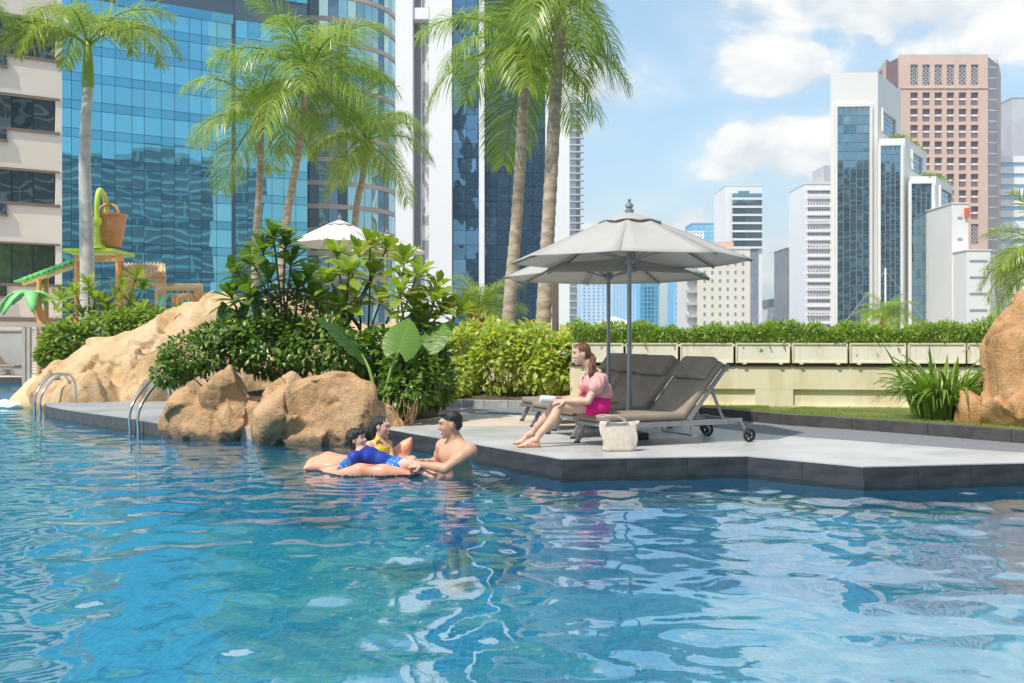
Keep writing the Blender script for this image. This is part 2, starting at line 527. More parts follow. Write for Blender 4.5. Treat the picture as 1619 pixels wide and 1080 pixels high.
# stone, paving
def rockmat(name, c1, c2, c3, bump=0.6, wet=False):
    m, N = newmat(name)
    tcn = N.n('ShaderNodeTexCoord')
    n1 = N.n('ShaderNodeTexNoise', i_Vector=tcn.outputs['Object'], i_Scale=1.1, i_Detail=6.0, i_Roughness=0.62)
    n2 = N.n('ShaderNodeTexNoise', i_Vector=tcn.outputs['Object'], i_Scale=7.0, i_Detail=8.0, i_Roughness=0.68)
    n3 = N.n('ShaderNodeTexNoise', i_Vector=tcn.outputs['Object'], i_Scale=38.0, i_Detail=4.0, i_Roughness=0.6)
    col = N.ramp(N.m('ADD', N.m('MULTIPLY', n1.outputs[0], 0.65), N.m('MULTIPLY', n2.outputs[0], 0.4)), [(0.33, c1), (0.52, c2), (0.72, c3)])
    col = N.mixc(N.m('MULTIPLY', N.sstep(n3.outputs[0], 0.40, 0.72), 0.32), col, tuple(x * 0.5 for x in c1))
    gp = N.n('ShaderNodeNewGeometry')
    if wet:   # algae / water stain line just above the water (wear with its own shape)
        sp = N.n('ShaderNodeSeparateXYZ', i_0=gp.outputs['Position'])
        zz = N.m('ADD', sp.outputs[2], N.m('MULTIPLY', N.m('SUBTRACT', n2.outputs[0], 0.5), 0.30))
        st = N.m('MULTIPLY', N.sstep(zz, 0.20, 0.03), 0.78)
        col = N.mixc(st, col, (0.10, 0.085, 0.07))
    b = N.n('ShaderNodeBsdfPrincipled', i_Base_Color=col)
    b.inputs['Roughness'].default_value = 0.85; b.inputs['Specular IOR Level'].default_value = 0.25
    vr = N.n('ShaderNodeTexVoronoi', i_Vector=tcn.outputs['Object'], i_Scale=3.2, feature='DISTANCE_TO_EDGE')
    h = N.m('ADD', N.m('MULTIPLY', n2.outputs[0], 1.25), N.m('MULTIPLY', n3.outputs[0], 0.6))
    h = N.m('ADD', h, N.m('MULTIPLY', N.sstep(vr.outputs[0], 0.0, 0.06), 0.12))
    bp = N.n('ShaderNodeBump', i_Height=h, i_Strength=bump, i_Distance=0.05)
    N.put(b, 'Normal', bp.outputs[0]); N.put(N.out, 0, b.outputs[0])
    return m
rockmat('boulder', (0.37, 0.21, 0.10), (0.60, 0.375, 0.20), (0.70, 0.50, 0.31), 0.7, wet=True)
rockmat('cliff', (0.45, 0.26, 0.12), (0.66, 0.46, 0.26), (0.74, 0.57, 0.38), 0.5)
rockmat('ochre', (0.42, 0.20, 0.085), (0.58, 0.33, 0.15), (0.68, 0.47, 0.28), 0.6)

pm('deck_top_shaded', (0.30, 0.31, 0.32), (0.38, 0.39, 0.39), scale=1.1, rough=0.55, bump=0.08, bscale=50)  # deck concrete again, with the island's shade put into a darker colour
pm('deck_top', (0.45, 0.445, 0.435), (0.54, 0.53, 0.515), scale=1.4, rough=0.32, rough2=0.5, bump=0.05, bscale=60)
pm('slate', (0.028, 0.030, 0.035), (0.052, 0.054, 0.060), scale=3.0, rough=0.42, rough2=0.6, bump=0.25, bscale=24, stretch=(1, 1, 3))
pm('granite', (0.055, 0.052, 0.052), (0.09, 0.085, 0.083), scale=6, rough=0.5, bump=0.15, bscale=80)
pm('kerb_grey', (0.34, 0.34, 0.345), (0.44, 0.44, 0.43), scale=5, rough=0.7, bump=0.2, bscale=60)
pm('wash', (0.13, 0.135, 0.145), (0.32, 0.325, 0.335), scale=90, rough=0.75, bump=0.6, bscale=120, detail=2)
pm('paving', (0.58, 0.46, 0.37), (0.68, 0.56, 0.46), scale=1.5, rough=0.7, bump=0.08, bscale=50)
pm('soil', (0.07, 0.045, 0.03), (0.12, 0.08, 0.05), scale=6, rough=0.95, bump=0.6)
pm('lawn', (0.11, 0.17, 0.03), (0.20, 0.24, 0.06), scale=3, rough=0.9, bump=0.7, bscale=80)
pm('cream_wall', (0.68, 0.59, 0.37), (0.80, 0.73, 0.52), scale=1.6, rough=0.8, bump=0.12, bscale=40, stretch=(2.5, 2.5, .35), lo=.25, hi=.6)
pm('planter_face', (0.66, 0.60, 0.46), (0.82, 0.78, 0.66), scale=2.0, rough=0.7, bump=0.04, stretch=(2.5, 2.5, .4), lo=.25, hi=.55)
pm('gap_shade', (0.10, 0.08, 0.05), rough=0.9)  # dark tone that paints the shade in the gaps round the planters
pm('concrete', (0.42, 0.42, 0.41), (0.5, 0.5, 0.48), scale=0.5, rough=0.85)
pm('city', (0.20, 0.20, 0.20), (0.30, 0.31, 0.28), scale=0.05, rough=0.9)
# furniture
def fabric(name, c, trans):
    m, N = newmat(name)
    tcn = N.n('ShaderNodeTexCoord')
    no = N.n('ShaderNodeTexNoise', i_Vector=tcn.outputs['Object'], i_Scale=3.0, i_Detail=4.0)
    col = N.mixc(N.sstep(no.outputs[0], .35, .65), c, tuple(x * 1.05 for x in c))
    b = N.n('ShaderNodeBsdfPrincipled', i_Base_Color=col); b.inputs['Roughness'].default_value = .85
    nb = N.n('ShaderNodeTexNoise', i_Vector=tcn.outputs['Object'], i_Scale=7.0, i_Detail=3.0)
    bp = N.n('ShaderNodeBump', i_Height=nb.outputs[0], i_Strength=.12, i_Distance=.02); N.put(b, 'Normal', bp.outputs[0])
    t = N.n('ShaderNodeBsdfTranslucent', i_Color=col)
    N.put(N.out, 0, N.n('ShaderNodeMixShader', i_0=trans, i_1=b.outputs[0], i_2=t.outputs[0]).outputs[0])
fabric('canvas', (0.66, 0.635, 0.60), .40)
fabric('canvas_white', (0.80, 0.77, 0.73), .25)
pm('alu', (0.33, 0.33, 0.335), (0.38, 0.38, 0.38), scale=8, rough=0.38, metal=0.55)
pm('pole', (0.34, 0.34, 0.345), (0.38, 0.38, 0.385), scale=6, rough=0.35, metal=0.5)
pm('steel', (0.62, 0.63, 0.64), (0.7, 0.7, 0.7), scale=10, rough=0.16, metal=1.0)
pm('taupe', (0.27, 0.215, 0.165), (0.32, 0.26, 0.20), scale=5, rough=0.88, bump=0.22, bscale=14)
pm('black_rubber', (0.016, 0.016, 0.017), rough=0.6)
pm('tote', (0.66, 0.57, 0.47), (0.74, 0.66, 0.56), scale=40, rough=0.95, bump=0.5, bscale=160, stretch=(1, 1, 0.4))
pm('towel', (0.66, 0.66, 0.74), (0.74, 0.74, 0.80), scale=30, rough=0.95, bump=0.4, bscale=120)
pm('coral', (0.90, 0.36, 0.22), (0.92, 0.42, 0.27), scale=2.0, rough=0.34, bump=0.1, bscale=5)
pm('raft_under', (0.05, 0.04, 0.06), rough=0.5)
# bark, leaves
pm('royal_bark', (0.52, 0.48, 0.43), (0.66, 0.62, 0.56), scale=2.2, rough=0.85, bump=0.25, bscale=12, stretch=(1, 1, 2.0))
pm('coco_bark', (0.36, 0.28, 0.20), (0.58, 0.48, 0.37), scale=3.5, rough=0.9, bump=0.5, bscale=20, stretch=(1, 1, 3.0))
pm('crownshaft', (0.20, 0.32, 0.05), (0.30, 0.40, 0.08), scale=3, rough=0.45)
pm('husk', (0.20, 0.09, 0.03), (0.42, 0.24, 0.08), scale=8, rough=0.9, bump=0.8)
pm('twig', (0.10, 0.085, 0.07), (0.19, 0.165, 0.14), scale=9, rough=0.85, bump=0.4)
pm('dry_stem', (0.34, 0.22, 0.11), (0.48, 0.35, 0.2), scale=20, rough=0.9)
pm('stalk', (0.20, 0.32, 0.06), (0.28, 0.40, 0.10), scale=6, rough=0.45)
leafmat('frond', (0.14, 0.25, 0.03), (0.28, 0.39, 0.06), (0.56, 0.57, 0.24), trans=0.45, rough=0.33, spec=0.6)
leafmat('frond_royal', (0.17, 0.27, 0.035), (0.30, 0.38, 0.07), (0.46, 0.47, 0.16), trans=0.44, rough=0.33, spec=0.6)
leafmat('plumeria_dark', (0.08, 0.17, 0.025), (0.19, 0.29, 0.035), trans=0.30, rough=0.32, objrand=True)
leafmat('plumeria_light', (0.19, 0.29, 0.03), (0.36, 0.44, 0.06), (0.45, 0.38, 0.09), trans=0.38, rough=0.34, objrand=True)
leafmat('shrub_dark', (0.05, 0.125, 0.02), (0.16, 0.28, 0.035), (0.36, 0.44, 0.08), trans=0.25, rough=0.3)
leafmat('shrub_light', (0.28, 0.40, 0.05), (0.52, 0.56, 0.13), (0.75, 0.72, 0.30), trans=0.4, rough=0.42)
leafmat('shrub_mid', (0.13, 0.23, 0.03), (0.32, 0.42, 0.07), trans=0.35, rough=0.42)
leafmat('hedge', (0.15, 0.25, 0.04), (0.31, 0.43, 0.08), (0.46, 0.52, 0.17), trans=0.35, rough=0.5)
leafmat('strap', (0.10, 0.20, 0.03), (0.26, 0.37, 0.06), trans=0.35, rough=0.35, objrand=True)
leafmat('grass', (0.15, 0.22, 0.04), (0.28, 0.32, 0.08), trans=0.3, rough=0.6)
leafmat('far_palm', (0.14, 0.20, 0.07), (0.22, 0.27, 0.10), trans=0.3, rough=0.5)
pm('flower_red', (0.62, 0.09, 0.05), (0.72, 0.2, 0.1), scale=30, rough=0.8)

# elephant ear: veins from the leaf's own coordinates
def earmat(name, c1, c2):
    m, N = newmat(name)
    tcn = N.n('ShaderNodeTexCoord')
    sp = N.n('ShaderNodeSeparateXYZ', i_0=tcn.outputs['Object'])
    ay = N.m('ABSOLUTE', sp.outputs[1])
    v = N.m('SINE', N.m('MULTIPLY', N.m('SUBTRACT', sp.outputs[0], N.m('MULTIPLY', ay, 0.45)), 62.0))
    vein = N.m('MAXIMUM', N.sstep(v, 0.90, 1.0), N.sstep(ay, 0.016, 0.004))
    oi = N.n('ShaderNodeObjectInfo')
    col = N.ramp(oi.outputs['Random'], [(0, c1), (1, c2)])
    col = N.mixc(N.m('MULTIPLY', vein, 0.28), col, (0.36, 0.48, 0.16))
    b = N.n('ShaderNodeBsdfPrincipled', i_Base_Color=col)
    b.inputs['Roughness'].default_value = 0.42
    bp = N.n('ShaderNodeBump', i_Height=v, i_Strength=0.12, i_Distance=0.01); N.put(b, 'Normal', bp.outputs[0])
    t = N.n('ShaderNodeBsdfTranslucent', i_Color=N.mixc(1.0, col, (1.5, 1.6, 0.6), 'MULTIPLY'))
    mx = N.n('ShaderNodeMixShader', i_0=0.38, i_1=b.outputs[0], i_2=t.outputs[0])
    N.put(N.out, 0, mx.outputs[0])
earmat('ear_light', (0.12, 0.25, 0.035), (0.17, 0.31, 0.05))
earmat('ear_dark', (0.045, 0.13, 0.03), (0.08, 0.18, 0.045))

# buildings
pm('beige', (0.78, 0.70, 0.60), (0.82, 0.75, 0.65), scale=0.25, rough=0.8)
pm('beige_dark', (0.40, 0.35, 0.29), (0.46, 0.40, 0.33), scale=0.3, rough=0.8)
pm('white_clad', (0.85, 0.84, 0.84), (0.89, 0.88, 0.87), scale=0.06, rough=0.6)
pm('white_warm', (0.80, 0.77, 0.72), (0.84, 0.82, 0.77), scale=0.08, rough=0.65)
pm('grey_clad', (0.50, 0.51, 0.53), (0.58, 0.58, 0.60), scale=0.1, rough=0.7)
pm('textured', (0.32, 0.32, 0.32), (0.72, 0.72, 0.72), scale=0.9, rough=0.8, bump=0.8, bscale=1.5, lo=0.45, hi=0.55, stretch=(1, 1, 0.6))
pm('pink_clad', (0.66, 0.455, 0.365), (0.70, 0.50, 0.41), scale=0.1, rough=0.8)
pm('pink_band', (0.66, 0.47, 0.36), (0.70, 0.52, 0.42), scale=0.2, rough=0.7)
pm('maroon_glass', (0.20, 0.10, 0.10), (0.32, 0.17, 0.16), scale=0.12, rough=0.12, metal=0.5)
pm('window_mauve', (0.15, 0.09, 0.10), (0.24, 0.15, 0.155), scale=0.2, rough=0.1)
pm('mullion', (0.05, 0.10, 0.14), rough=0.5)
pm('mullion_grey', (0.28, 0.36, 0.42), rough=0.5)
pm('frame_brown', (0.20, 0.15, 0.12), rough=0.6)
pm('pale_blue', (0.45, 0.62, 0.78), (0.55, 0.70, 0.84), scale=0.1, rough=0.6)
pm('sky_blue', (0.18, 0.50, 0.74), (0.24, 0.56, 0.78), scale=0.1, rough=0.6)
pm('cream_far', (0.80, 0.74, 0.62), (0.84, 0.79, 0.69), scale=0.1, rough=0.8)
pm('dark_grey_far', (0.20, 0.21, 0.23), (0.28, 0.29, 0.31), scale=0.1, rough=0.6)
pm('window_dark', (0.05, 0.08, 0.10), (0.12, 0.17, 0.20), scale=0.3, rough=0.1)
pm('window_grey', (0.22, 0.26, 0.30), (0.32, 0.36, 0.40), scale=0.3, rough=0.15)
pm('hill', (0.14, 0.24, 0.30), (0.18, 0.28, 0.34), scale=0.01, rough=1.0)
glassmat('glass_blue', (0.18, 0.57, 0.72), (0.09, 0.42, 0.55), scale=0.10, wav=0.30)
glassmat('glass_spandrel', (0.11, 0.44, 0.60), (0.08, 0.34, 0.5), scale=0.10, wav=0.25)
glassmat('glass_teal', (0.42, 0.66, 0.68), (0.10, 0.24, 0.30), scale=0.15, wav=0.4)
glassmat('glass_navy', (0.12, 0.24, 0.36), (0.20, 0.34, 0.46), scale=0.22, wav=0.75, distort=0.03)
glassmat('glass_far', (0.22, 0.36, 0.42), (0.10, 0.20, 0.27), scale=0.15, wav=0.3)
glassmat('glass_pane', (0.20, 0.27, 0.30), (0.10, 0.15, 0.18), scale=0.3, wav=0.3)
# play structure
pm('play_orange', (0.78, 0.36, 0.09), (0.84, 0.42, 0.13), scale=3, rough=0.4)
pm('play_sand', (0.80, 0.50, 0.24), (0.86, 0.58, 0.32), scale=3, rough=0.5)
pm('play_lime', (0.62, 0.80, 0.05), (0.70, 0.84, 0.08), scale=3, rough=0.35)
pm('play_green', (0.20, 0.72, 0.20), (0.30, 0.80, 0.28), scale=3, rough=0.35)
pm('play_mint', (0.25, 0.72, 0.48), (0.40, 0.82, 0.60), scale=3, rough=0.4)
pm('bucket', (0.68, 0.29, 0.11), (0.74, 0.36, 0.16), scale=4, rough=0.5)
pm('rail_metal', (0.50, 0.42, 0.35), (0.58, 0.50, 0.42), scale=5, rough=0.45, metal=0.3)
# people
def skinmat(name, c1, c2):
    m = pm(name, c1, c2, scale=9, rough=0.5, bump=0.04, bscale=90)
    b = m.node_tree.nodes[m['bsdf']]
    b.inputs['Subsurface Weight'].default_value = 0.12; b.inputs['Subsurface Radius'].default_value = (0.02, 0.008, 0.004)
    b.inputs['Subsurface Scale'].default_value = 0.6
    return m
skinmat('skin_tan', (0.60, 0.33, 0.21), (0.66, 0.38, 0.25))
skinmat('skin_fair', (0.66, 0.40, 0.29), (0.72, 0.46, 0.34))
skinmat('skin_child', (0.70, 0.42, 0.30), (0.76, 0.48, 0.36))
pm('hair_black', (0.010, 0.008, 0.008), (0.026, 0.021, 0.02), scale=30, rough=0.35, bump=0.6, bscale=70, stretch=(1, 1, 0.2))
pm('hair_brown', (0.10, 0.035, 0.018), (0.20, 0.08, 0.04), scale=26, rough=0.4, bump=0.6, bscale=70, stretch=(1, 1, 0.2))
pm('eye_dark', (0.02, 0.012, 0.01), rough=0.2)
pm('teeth', (0.85, 0.83, 0.78), rough=0.3)
pm('lips', (0.52, 0.12, 0.11), rough=0.4)
pm('blouse_pink', (0.72, 0.36, 0.34), (0.78, 0.43, 0.41), scale=12, rough=0.85, bump=0.3, bscale=22)
pm('shorts_magenta', (0.82, 0.006, 0.24), (0.86, 0.012, 0.28), scale=9, rough=0.8, bump=0.25, bscale=16)
pm('sandal_tan', (0.42, 0.19, 0.09), rough=0.6)
def printmat(name, base, spots):
    m, N = newmat(name)
    tcn = N.n('ShaderNodeTexCoord')
    col = base
    for (c, sc, th) in spots:
        v = N.n('ShaderNodeTexVoronoi', i_Vector=tcn.outputs['Object'], i_Scale=sc)
        col = N.mixc(N.sstep(v.outputs[0], th, th * 0.72), col, c)
    b = N.n('ShaderNodeBsdfPrincipled'); b.inputs['Roughness'].default_value = 0.6
    if isinstance(col, tuple): col = (*col, 1)
    N.put(b, 'Base Color', col); N.put(N.out, 0, b.outputs[0])
printmat('swim_yellow', (0.86, 0.62, 0.03), [((0.75, 0.14, 0.05), 22, 0.26), ((0.25, 0.35, 0.05), 31, 0.16)])
printmat('rash_blue', (0.012, 0.045, 0.36), [])
printmat('rash_floral', (0.02, 0.16, 0.52), [((0.62, 0.72, 0.84), 34, 0.36), ((0.35, 0.5, 0.2), 45, 0.14)])
printmat('rash_light', (0.03, 0.28, 0.62), [])
# ------------------------------------------------------------------ water and pool
DECK_Z = 0.185
def water_material():
    m, N = newmat('water')
    tr = N.n('ShaderNodeBsdfTransparent'); tr.inputs[0].default_value = (0.86, 1.0, 1.0, 1)
    rf = N.n('ShaderNodeBsdfRefraction'); rf.inputs['Color'].default_value = (0.80, 0.97, 0.99, 1)
    rf.inputs['IOR'].default_value = 1.33; rf.inputs['Roughness'].default_value = 0.0
    body = N.n('ShaderNodeMixShader', i_0=0.38, i_1=tr.outputs[0], i_2=rf.outputs[0])
    gl = N.n('ShaderNodeBsdfGlossy'); gl.inputs['Roughness'].default_value = 0.015
    gl.inputs['Color'].default_value = (1, 1, 1, 1)
    fr = N.n('ShaderNodeFresnel'); fr.inputs['IOR'].default_value = 1.33
    g = N.n('ShaderNodeNewGeometry')
    nb = N.n('ShaderNodeTexNoise', i_Vector=g.outputs['Position'], i_Scale=9.0, i_Detail=2.0)
    bp = N.n('ShaderNodeBump', i_Height=nb.outputs[0], i_Strength=0.05, i_Distance=0.02)
    for nd in (rf, gl, fr): N.put(nd, 'Normal', bp.outputs[0])
    mx = N.n('ShaderNodeMixShader', i_0=N.m('MULTIPLY_ADD', fr.outputs[0], 0.12, 0.36, clamp=True), i_1=body.outputs[0], i_2=gl.outputs[0])
    N.put(N.out, 0, mx.outputs[0])
    return m
water_material()

def pool_tile_material():
    m, N = newmat('pool_tile')
    g = N.n('ShaderNodeNewGeometry')
    br = N.n('ShaderNodeTexBrick', i_Vector=g.outputs['Position'], i_Scale=1.0)
    br.offset = 0.0; br.squash = 1.0
    br.inputs['Brick Width'].default_value = 0.06; br.inputs['Row Height'].default_value = 0.06
    br.inputs['Mortar Size'].default_value = 0.005; br.inputs['Mortar Smooth'].default_value = 0.3
    br.inputs['Color1'].default_value = (0.0, 0.0, 0.0, 1); br.inputs['Color2'].default_value = (1, 1, 1, 1)
    n1 = N.n('ShaderNodeTexNoise', i_Vector=g.outputs['Position'], i_Scale=0.55, i_Detail=3.0)
    c = N.mixc(br.outputs[0], (0.0, 0.27, 0.58), (0.002, 0.53, 0.85))
    c = N.mixc(N.sstep(n1.outputs[0], 0.38, 0.66), c, N.mixc(0.45, c, (0.006, 0.62, 0.76)))
    c = N.mixc(N.m('MULTIPLY', br.outputs[1], 0.6), c, (0.24, 0.68, 0.78))
    b = N.n('ShaderNodeBsdfPrincipled', i_Base_Color=c); b.inputs['Roughness'].default_value = 0.35
    N.put(N.out, 0, b.outputs[0])
pool_tile_material()
pm('pool_wall_tile', (0.0, 0.24, 0.50), (0.002, 0.42, 0.72), scale=18, rough=0.35)

FLOOR_Z = -1.15
pf = MB(); pf.box((-2, 12, FLOOR_Z - 0.1), (64, 52, 0.2))
tag(pf.build('pool_floor', M['pool_tile']), kind='structure')

def wave_field(x, y):
    rng = np.random.RandomState(5)
    h = np.zeros_like(x)
    n = 64
    for i in range(n):
        lam = 0.19 * (1.9 / 0.19) ** (i / (n - 1.0))
        th = rng.uniform(0, math.pi * 2) if i % 3 else rng.normal(math.pi / 2, 0.5)
        k = 2 * math.pi / lam
        sl = 0.0170 * (0.25 + 0.95 * math.exp(-((math.log(lam / 0.46)) / 0.62) ** 2))
        ph = rng.uniform(0, 6.28)
        # each train varies slowly in strength over the pool
        md = 0.6 + 0.4 * np.sin(x * rng.uniform(.2, .7) + y * rng.uniform(.2, .7) + rng.uniform(0, 6.28))
        h += (sl / k) * md * np.sin(k * (x * math.cos(th) + y * math.sin(th)) + ph)
    # rings round the man standing in the water
    for (cx, cy, a, lam, dec) in ((-0.54, 9.75, 0.010, 0.16, 0.55), (-1.4, 9.7, 0.006, 0.22, 0.7)):
        r = np.sqrt((x - cx) ** 2 + (y - cy) ** 2)
        h += a * np.sin(2 * math.pi * r / lam) * np.exp(-r / dec) * (1 + 0.5 * np.sin(3 * np.arctan2(y - cy, x - cx)))
    fade = np.clip((30 - y) / 12, 0.3, 1)
    return h * fade
def axis(segs):
    out = []
    for a, b, s in segs: out += list(np.arange(a, b - 1e-6, s))
    out.append(segs[-1][1]); return np.array(out)
xs = axis([(-34, -13, 0.5), (-13, -8, 0.06), (-8, 9, 0.034), (9, 13, 0.07), (13, 20, 0.3)])
ys = axis([(-10, 1.5, 0.4), (1.5, 12.6, 0.03), (12.6, 20, 0.06), (20, 34, 0.16)])
GX, GY = np.meshgrid(xs, ys, indexing='ij')
GZ = wave_field(GX, GY)
nX, nY = GX.shape
idx = np.arange(nX * nY).reshape(nX, nY)
Q = np.stack([idx[:-1, :-1], idx[1:, :-1], idx[1:, 1:], idx[:-1, 1:]], -1).reshape(-1, 4)
tag(obj('water', np_mesh('water', np.stack([GX, GY, GZ], -1).reshape(-1, 3), Q, M['water'], True)), kind='structure')

# ------------------------------------------------------------------ terrace, decks
PEN = [(-13.4, 32.2), (-12.4, 27), (-11.6, 24.6), (-9.9, 22.2), (-8.9, 20.0), (-8.72, 18.7), (-8.30, 17.75), (-7.6, 16.85), (-6.93, 16.10), (-6.3, 15.45), (-5.75, 14.90), (-5.3, 14.35), (-4.9, 13.9)]
EDGE = [(-1.62, 13.02), (0.496, 9.72), (2.36, 9.96), (3.216, 9.11), (4.83, 9.40), (20, 12.14)]
terrace = [(-34, 32.2)] + PEN + [(-4.2, 13.6), (-3.3, 13.5), (-2.3, 13.3)] + EDGE + [(20, 62), (-34, 62)]
tb = MB(); tb.prism(terrace, -1.25, DECK_Z - 0.012)
terr = tag(tb.build('terrace', M['paving']), kind='structure')
wl = [(-34, 32.2)] + PEN + [(-4.2, 13.6), (-3.3, 13.5), (-2.3, 13.3)] + EDGE
def _wall_strip(pts, d):
    o = []
    for i, p in enumerate(pts):
        a = Vector(pts[max(i - 1, 0)]); b = Vector(pts[min(i + 1, len(pts) - 1)]); t = (b - a).normalized(); o.append((p[0] + t.y * d, p[1] - t.x * d))
    return o
wo_ = _wall_strip(wl, 0.006); nw = len(wo_)
V = [(p[0], p[1], FLOOR_Z - .01) for p in wo_] + [(p[0], p[1], -0.02) for p in wo_]
tag(obj('pool_wall', np_mesh('pool_wall', np.array(V), [(i, i + 1, nw + i + 1, nw + i) for i in range(nw - 1)], M['pool_wall_tile'])), kind='structure')
gb = MB(); gb.box((0, 250, -14.2), (3980, 3480, 0.4))
tag(gb.build('ground', M['city']), kind='structure')
pod = MB(); pod.box((-7, 47.15, -7.68), (53.9, 29.6, 12.8)); pod.box((-7, 12.2, -7.68), (53.9, 40.1, 12.8))
tag(pod.build('podium', M['concrete']), kind='structure')

def offset_poly(pts, d):
    """move an open polyline sideways (to its right-hand side for d > 0)"""
    out = []
    for i, p in enumerate(pts):
        a = Vector(pts[max(i - 1, 0)]); b = Vector(pts[min(i + 1, len(pts) - 1)]); p = Vector(p)
        n = Vector((0, 0))
        for q0, q1 in ((a, p), (p, b)):
            t = (q1 - q0)
            if t.length > 1e-6:
                t.normalize(); n += Vector((t.y, -t.x))
        n.normalize()
        t = (b - p).normalized() if (b - p).length > 1e-6 else (p - a).normalized()
        c = max(0.5, n.dot(Vector((t.y, -t.x))))
        out.append(tuple(p + n * d / c))
    return out

G1 = [(6.6, 9.735), (5.9, 9.85), (5.2, 10.25), (4.1, 11.25), (3.15, 12.25), (2.7, 13.1), (2.25, 14.0), (1.4, 14.9), (0.2, 15.6), (-1.2, 16.15), (-2.6, 16.5)]
G2 = [(7.2, 9.95), (6.5, 10.25), (5.70, 11.0), (4.70, 12.4), (3.75, 13.4), (3.35, 14.1), (2.75, 15.1), (1.7, 16.1), (0.3, 16.85), (-1.2, 17.25), (-2.6, 17.45)]
def sp2(pts, n): return [(p.x, p.y) for p in spline([(a, b, 0) for a, b in pts], n)]
G1s, G2s = sp2(G1, 6), sp2(G2, 6)
# light deck: pool edge (pushed out to cover the tiles) and the line where the sandy paving starts
front = offset_poly(EDGE[:-1] + [(6.6, 9.72)], 0.016)
deck_poly = front + [p for p in G1s if p[0] > 2.62] + [(2.35, 13.55), (0.6, 13.5), (-1.1, 13.42), (-1.6, 13.4)]
db = MB(); db.prism(deck_poly, DECK_Z - 0.0115, DECK_Z)
deck = tag(db.build('pool_deck', M['deck_top']), kind='structure')
def strip(name, A, B, za, zb, mat, parent=None):
    n = len(A); V = [(p[0], p[1], za) for p in A] + [(p[0], p[1], zb) for p in B]
    F = [(i, i + 1, n + i + 1, n + i) for i in range(n - 1)]
    me = np_mesh(name, np.array(V), F, mat, True)
    return obj(name, me, parent)
gut = tag(strip('gutter_strip', G1s, G2s, DECK_Z - 0.004, DECK_Z + 0.010, M['wash']), kind='structure')

# slate fascia tiles, one object each
def fascia(parent, pts, z0, z1, length, mat, name='tile', thick=0.012, side=1, gap=0.003):
    for (a, b) in zip(pts[:-1], pts[1:]):
        a, b = Vector((*a, 0)), Vector((*b, 0)); L = (b - a).length; n = max(1, round(L / length)); s = L / n
        t = (b - a) / L; nrm = Vector((t.y, -t.x, 0)) * side
        mb = MB(); mb.box((0, 0, 0), (s - gap, thick, z1 - z0))
        me = mb.mesh(name, mat)
        for i in range(n):
            p = a + t * s * (i + 0.5) + nrm * (thick / 2 + 0.0005 + random.uniform(0, .0006)); p.z = (z0 + z1) / 2
            o = obj(name, me, parent, p, (0, 0, math.atan2(t.y, t.x)))
fascia(deck, [(-2.3, 13.3)] + EDGE[:-1] + [(7.0, 9.79)], -0.30, DECK_Z - 0.0125, 0.62, M['slate'])
for q in (EDGE[1], EDGE[3]):
    mb = MB(); mb.lathe([(.0125, -.30), (.0125, DECK_Z - .0127)], 12, (q[0], q[1], 0)); mb.build('corner_trim', M['slate'], deck)
pen_top = PEN[3:]
pen_in = [(-4.9, 14.6), (-4.2, 17), (-4, 22), (-6, 26)]
pb = MB(); pb.prism(offset_poly(pen_top, 0.016) + pen_in, DECK_Z - 0.0115, DECK_Z)
pen = tag(pb.build('island_deck', M['deck_top_shaded']), kind='structure')
fascia(pen, sp2(PEN[4:], 2), -0.30, DECK_Z - 0.0125, 0.45, M['granite'])
# far pool edge
fascia(terr, [(-33, 32.2), (-13.45, 32.2)], -0.3, DECK_Z - 0.013, 0.9, M['granite'])

# kerb stones
def kerb(parent, pts, length, hgt, thick, mat, name='kerb_stone', side=1):
    P = [Vector((*p, 0)) for p in pts]
    cum = [0]
    for a, b in zip(P[:-1], P[1:]): cum.append(cum[-1] + (b - a).length)
    n = max(1, round(cum[-1] / length)); s = cum[-1] / n
    def at(t):
        for i in range(len(P) - 1):
            if t <= cum[i + 1] + 1e-9: return P[i].lerp(P[i + 1], (t - cum[i]) / max(cum[i + 1] - cum[i], 1e-9))
        return P[-1]
    mb = MB(); mb.box((0, 0, 0), (s - 0.006, thick, hgt), bev=0.008); me = mb.mesh(name, mat)
    for i in range(n):
        a, b = at(i * s), at((i + 1) * s); t = (b - a).normalized(); c = (a + b) / 2
        c += Vector((t.y, -t.x, 0)) * side * thick / 2; c.z = DECK_Z - 0.02 + hgt / 2 + random.uniform(0, .002)
        obj(name, me, parent, c, (0, 0, math.atan2(t.y, t.x)))
k1 = [p for p in G2s if p[0] > 2.6]
k2 = [p for p in G2s if p[0] <= 2.75]
kerb(gut, k1, 1.05, 0.175, 0.13, M['granite'])
kerb(gut, k2, 0.42, 0.15, 0.13, M['kerb_grey'])

# ------------------------------------------------------------------ garden wall, planters, lawn, hedge
WA, WB = Vector((1.02, 17.502, 0)), Vector((13.0, 15.57, 0))
WD = (WB - WA).normalized(); WNRM = Vector((WD.y, -WD.x, 0))          # faces the pool
WANG = math.atan2(WD.y, WD.x)
def wall_t(u):   # distance along the wall where the line of sight of column u meets it
    a = (u - 809.5) / FPX
    return (a * WA.y - WA.x) / (WD.x - a * WD.y)
wall = empty('garden_wall', WA, WANG)
tag(wall, 'cream rendered parapet wall with sunken panels behind the lawn', 'wall')
LW = (WB - WA).length
def wpart(name, t0, t1, z0, z1, y0, y1, mat=M['cream_wall']):
    mb = MB(); mb.box(((t0 + t1) / 2, (y0 + y1) / 2, (z0 + z1) / 2), (t1 - t0, y1 - y0, z1 - z0)); return mb.build(name, mat, wall)
wpart('panel', 0, LW, 0.05, 0.90, 0.06, 0.30)
wpart('upper_band', 0, LW, 0.515, 0.899, 0.0, 0.058)
wpart('plinth', 0, LW, 0.05, 0.235, -0.012, 0.057)
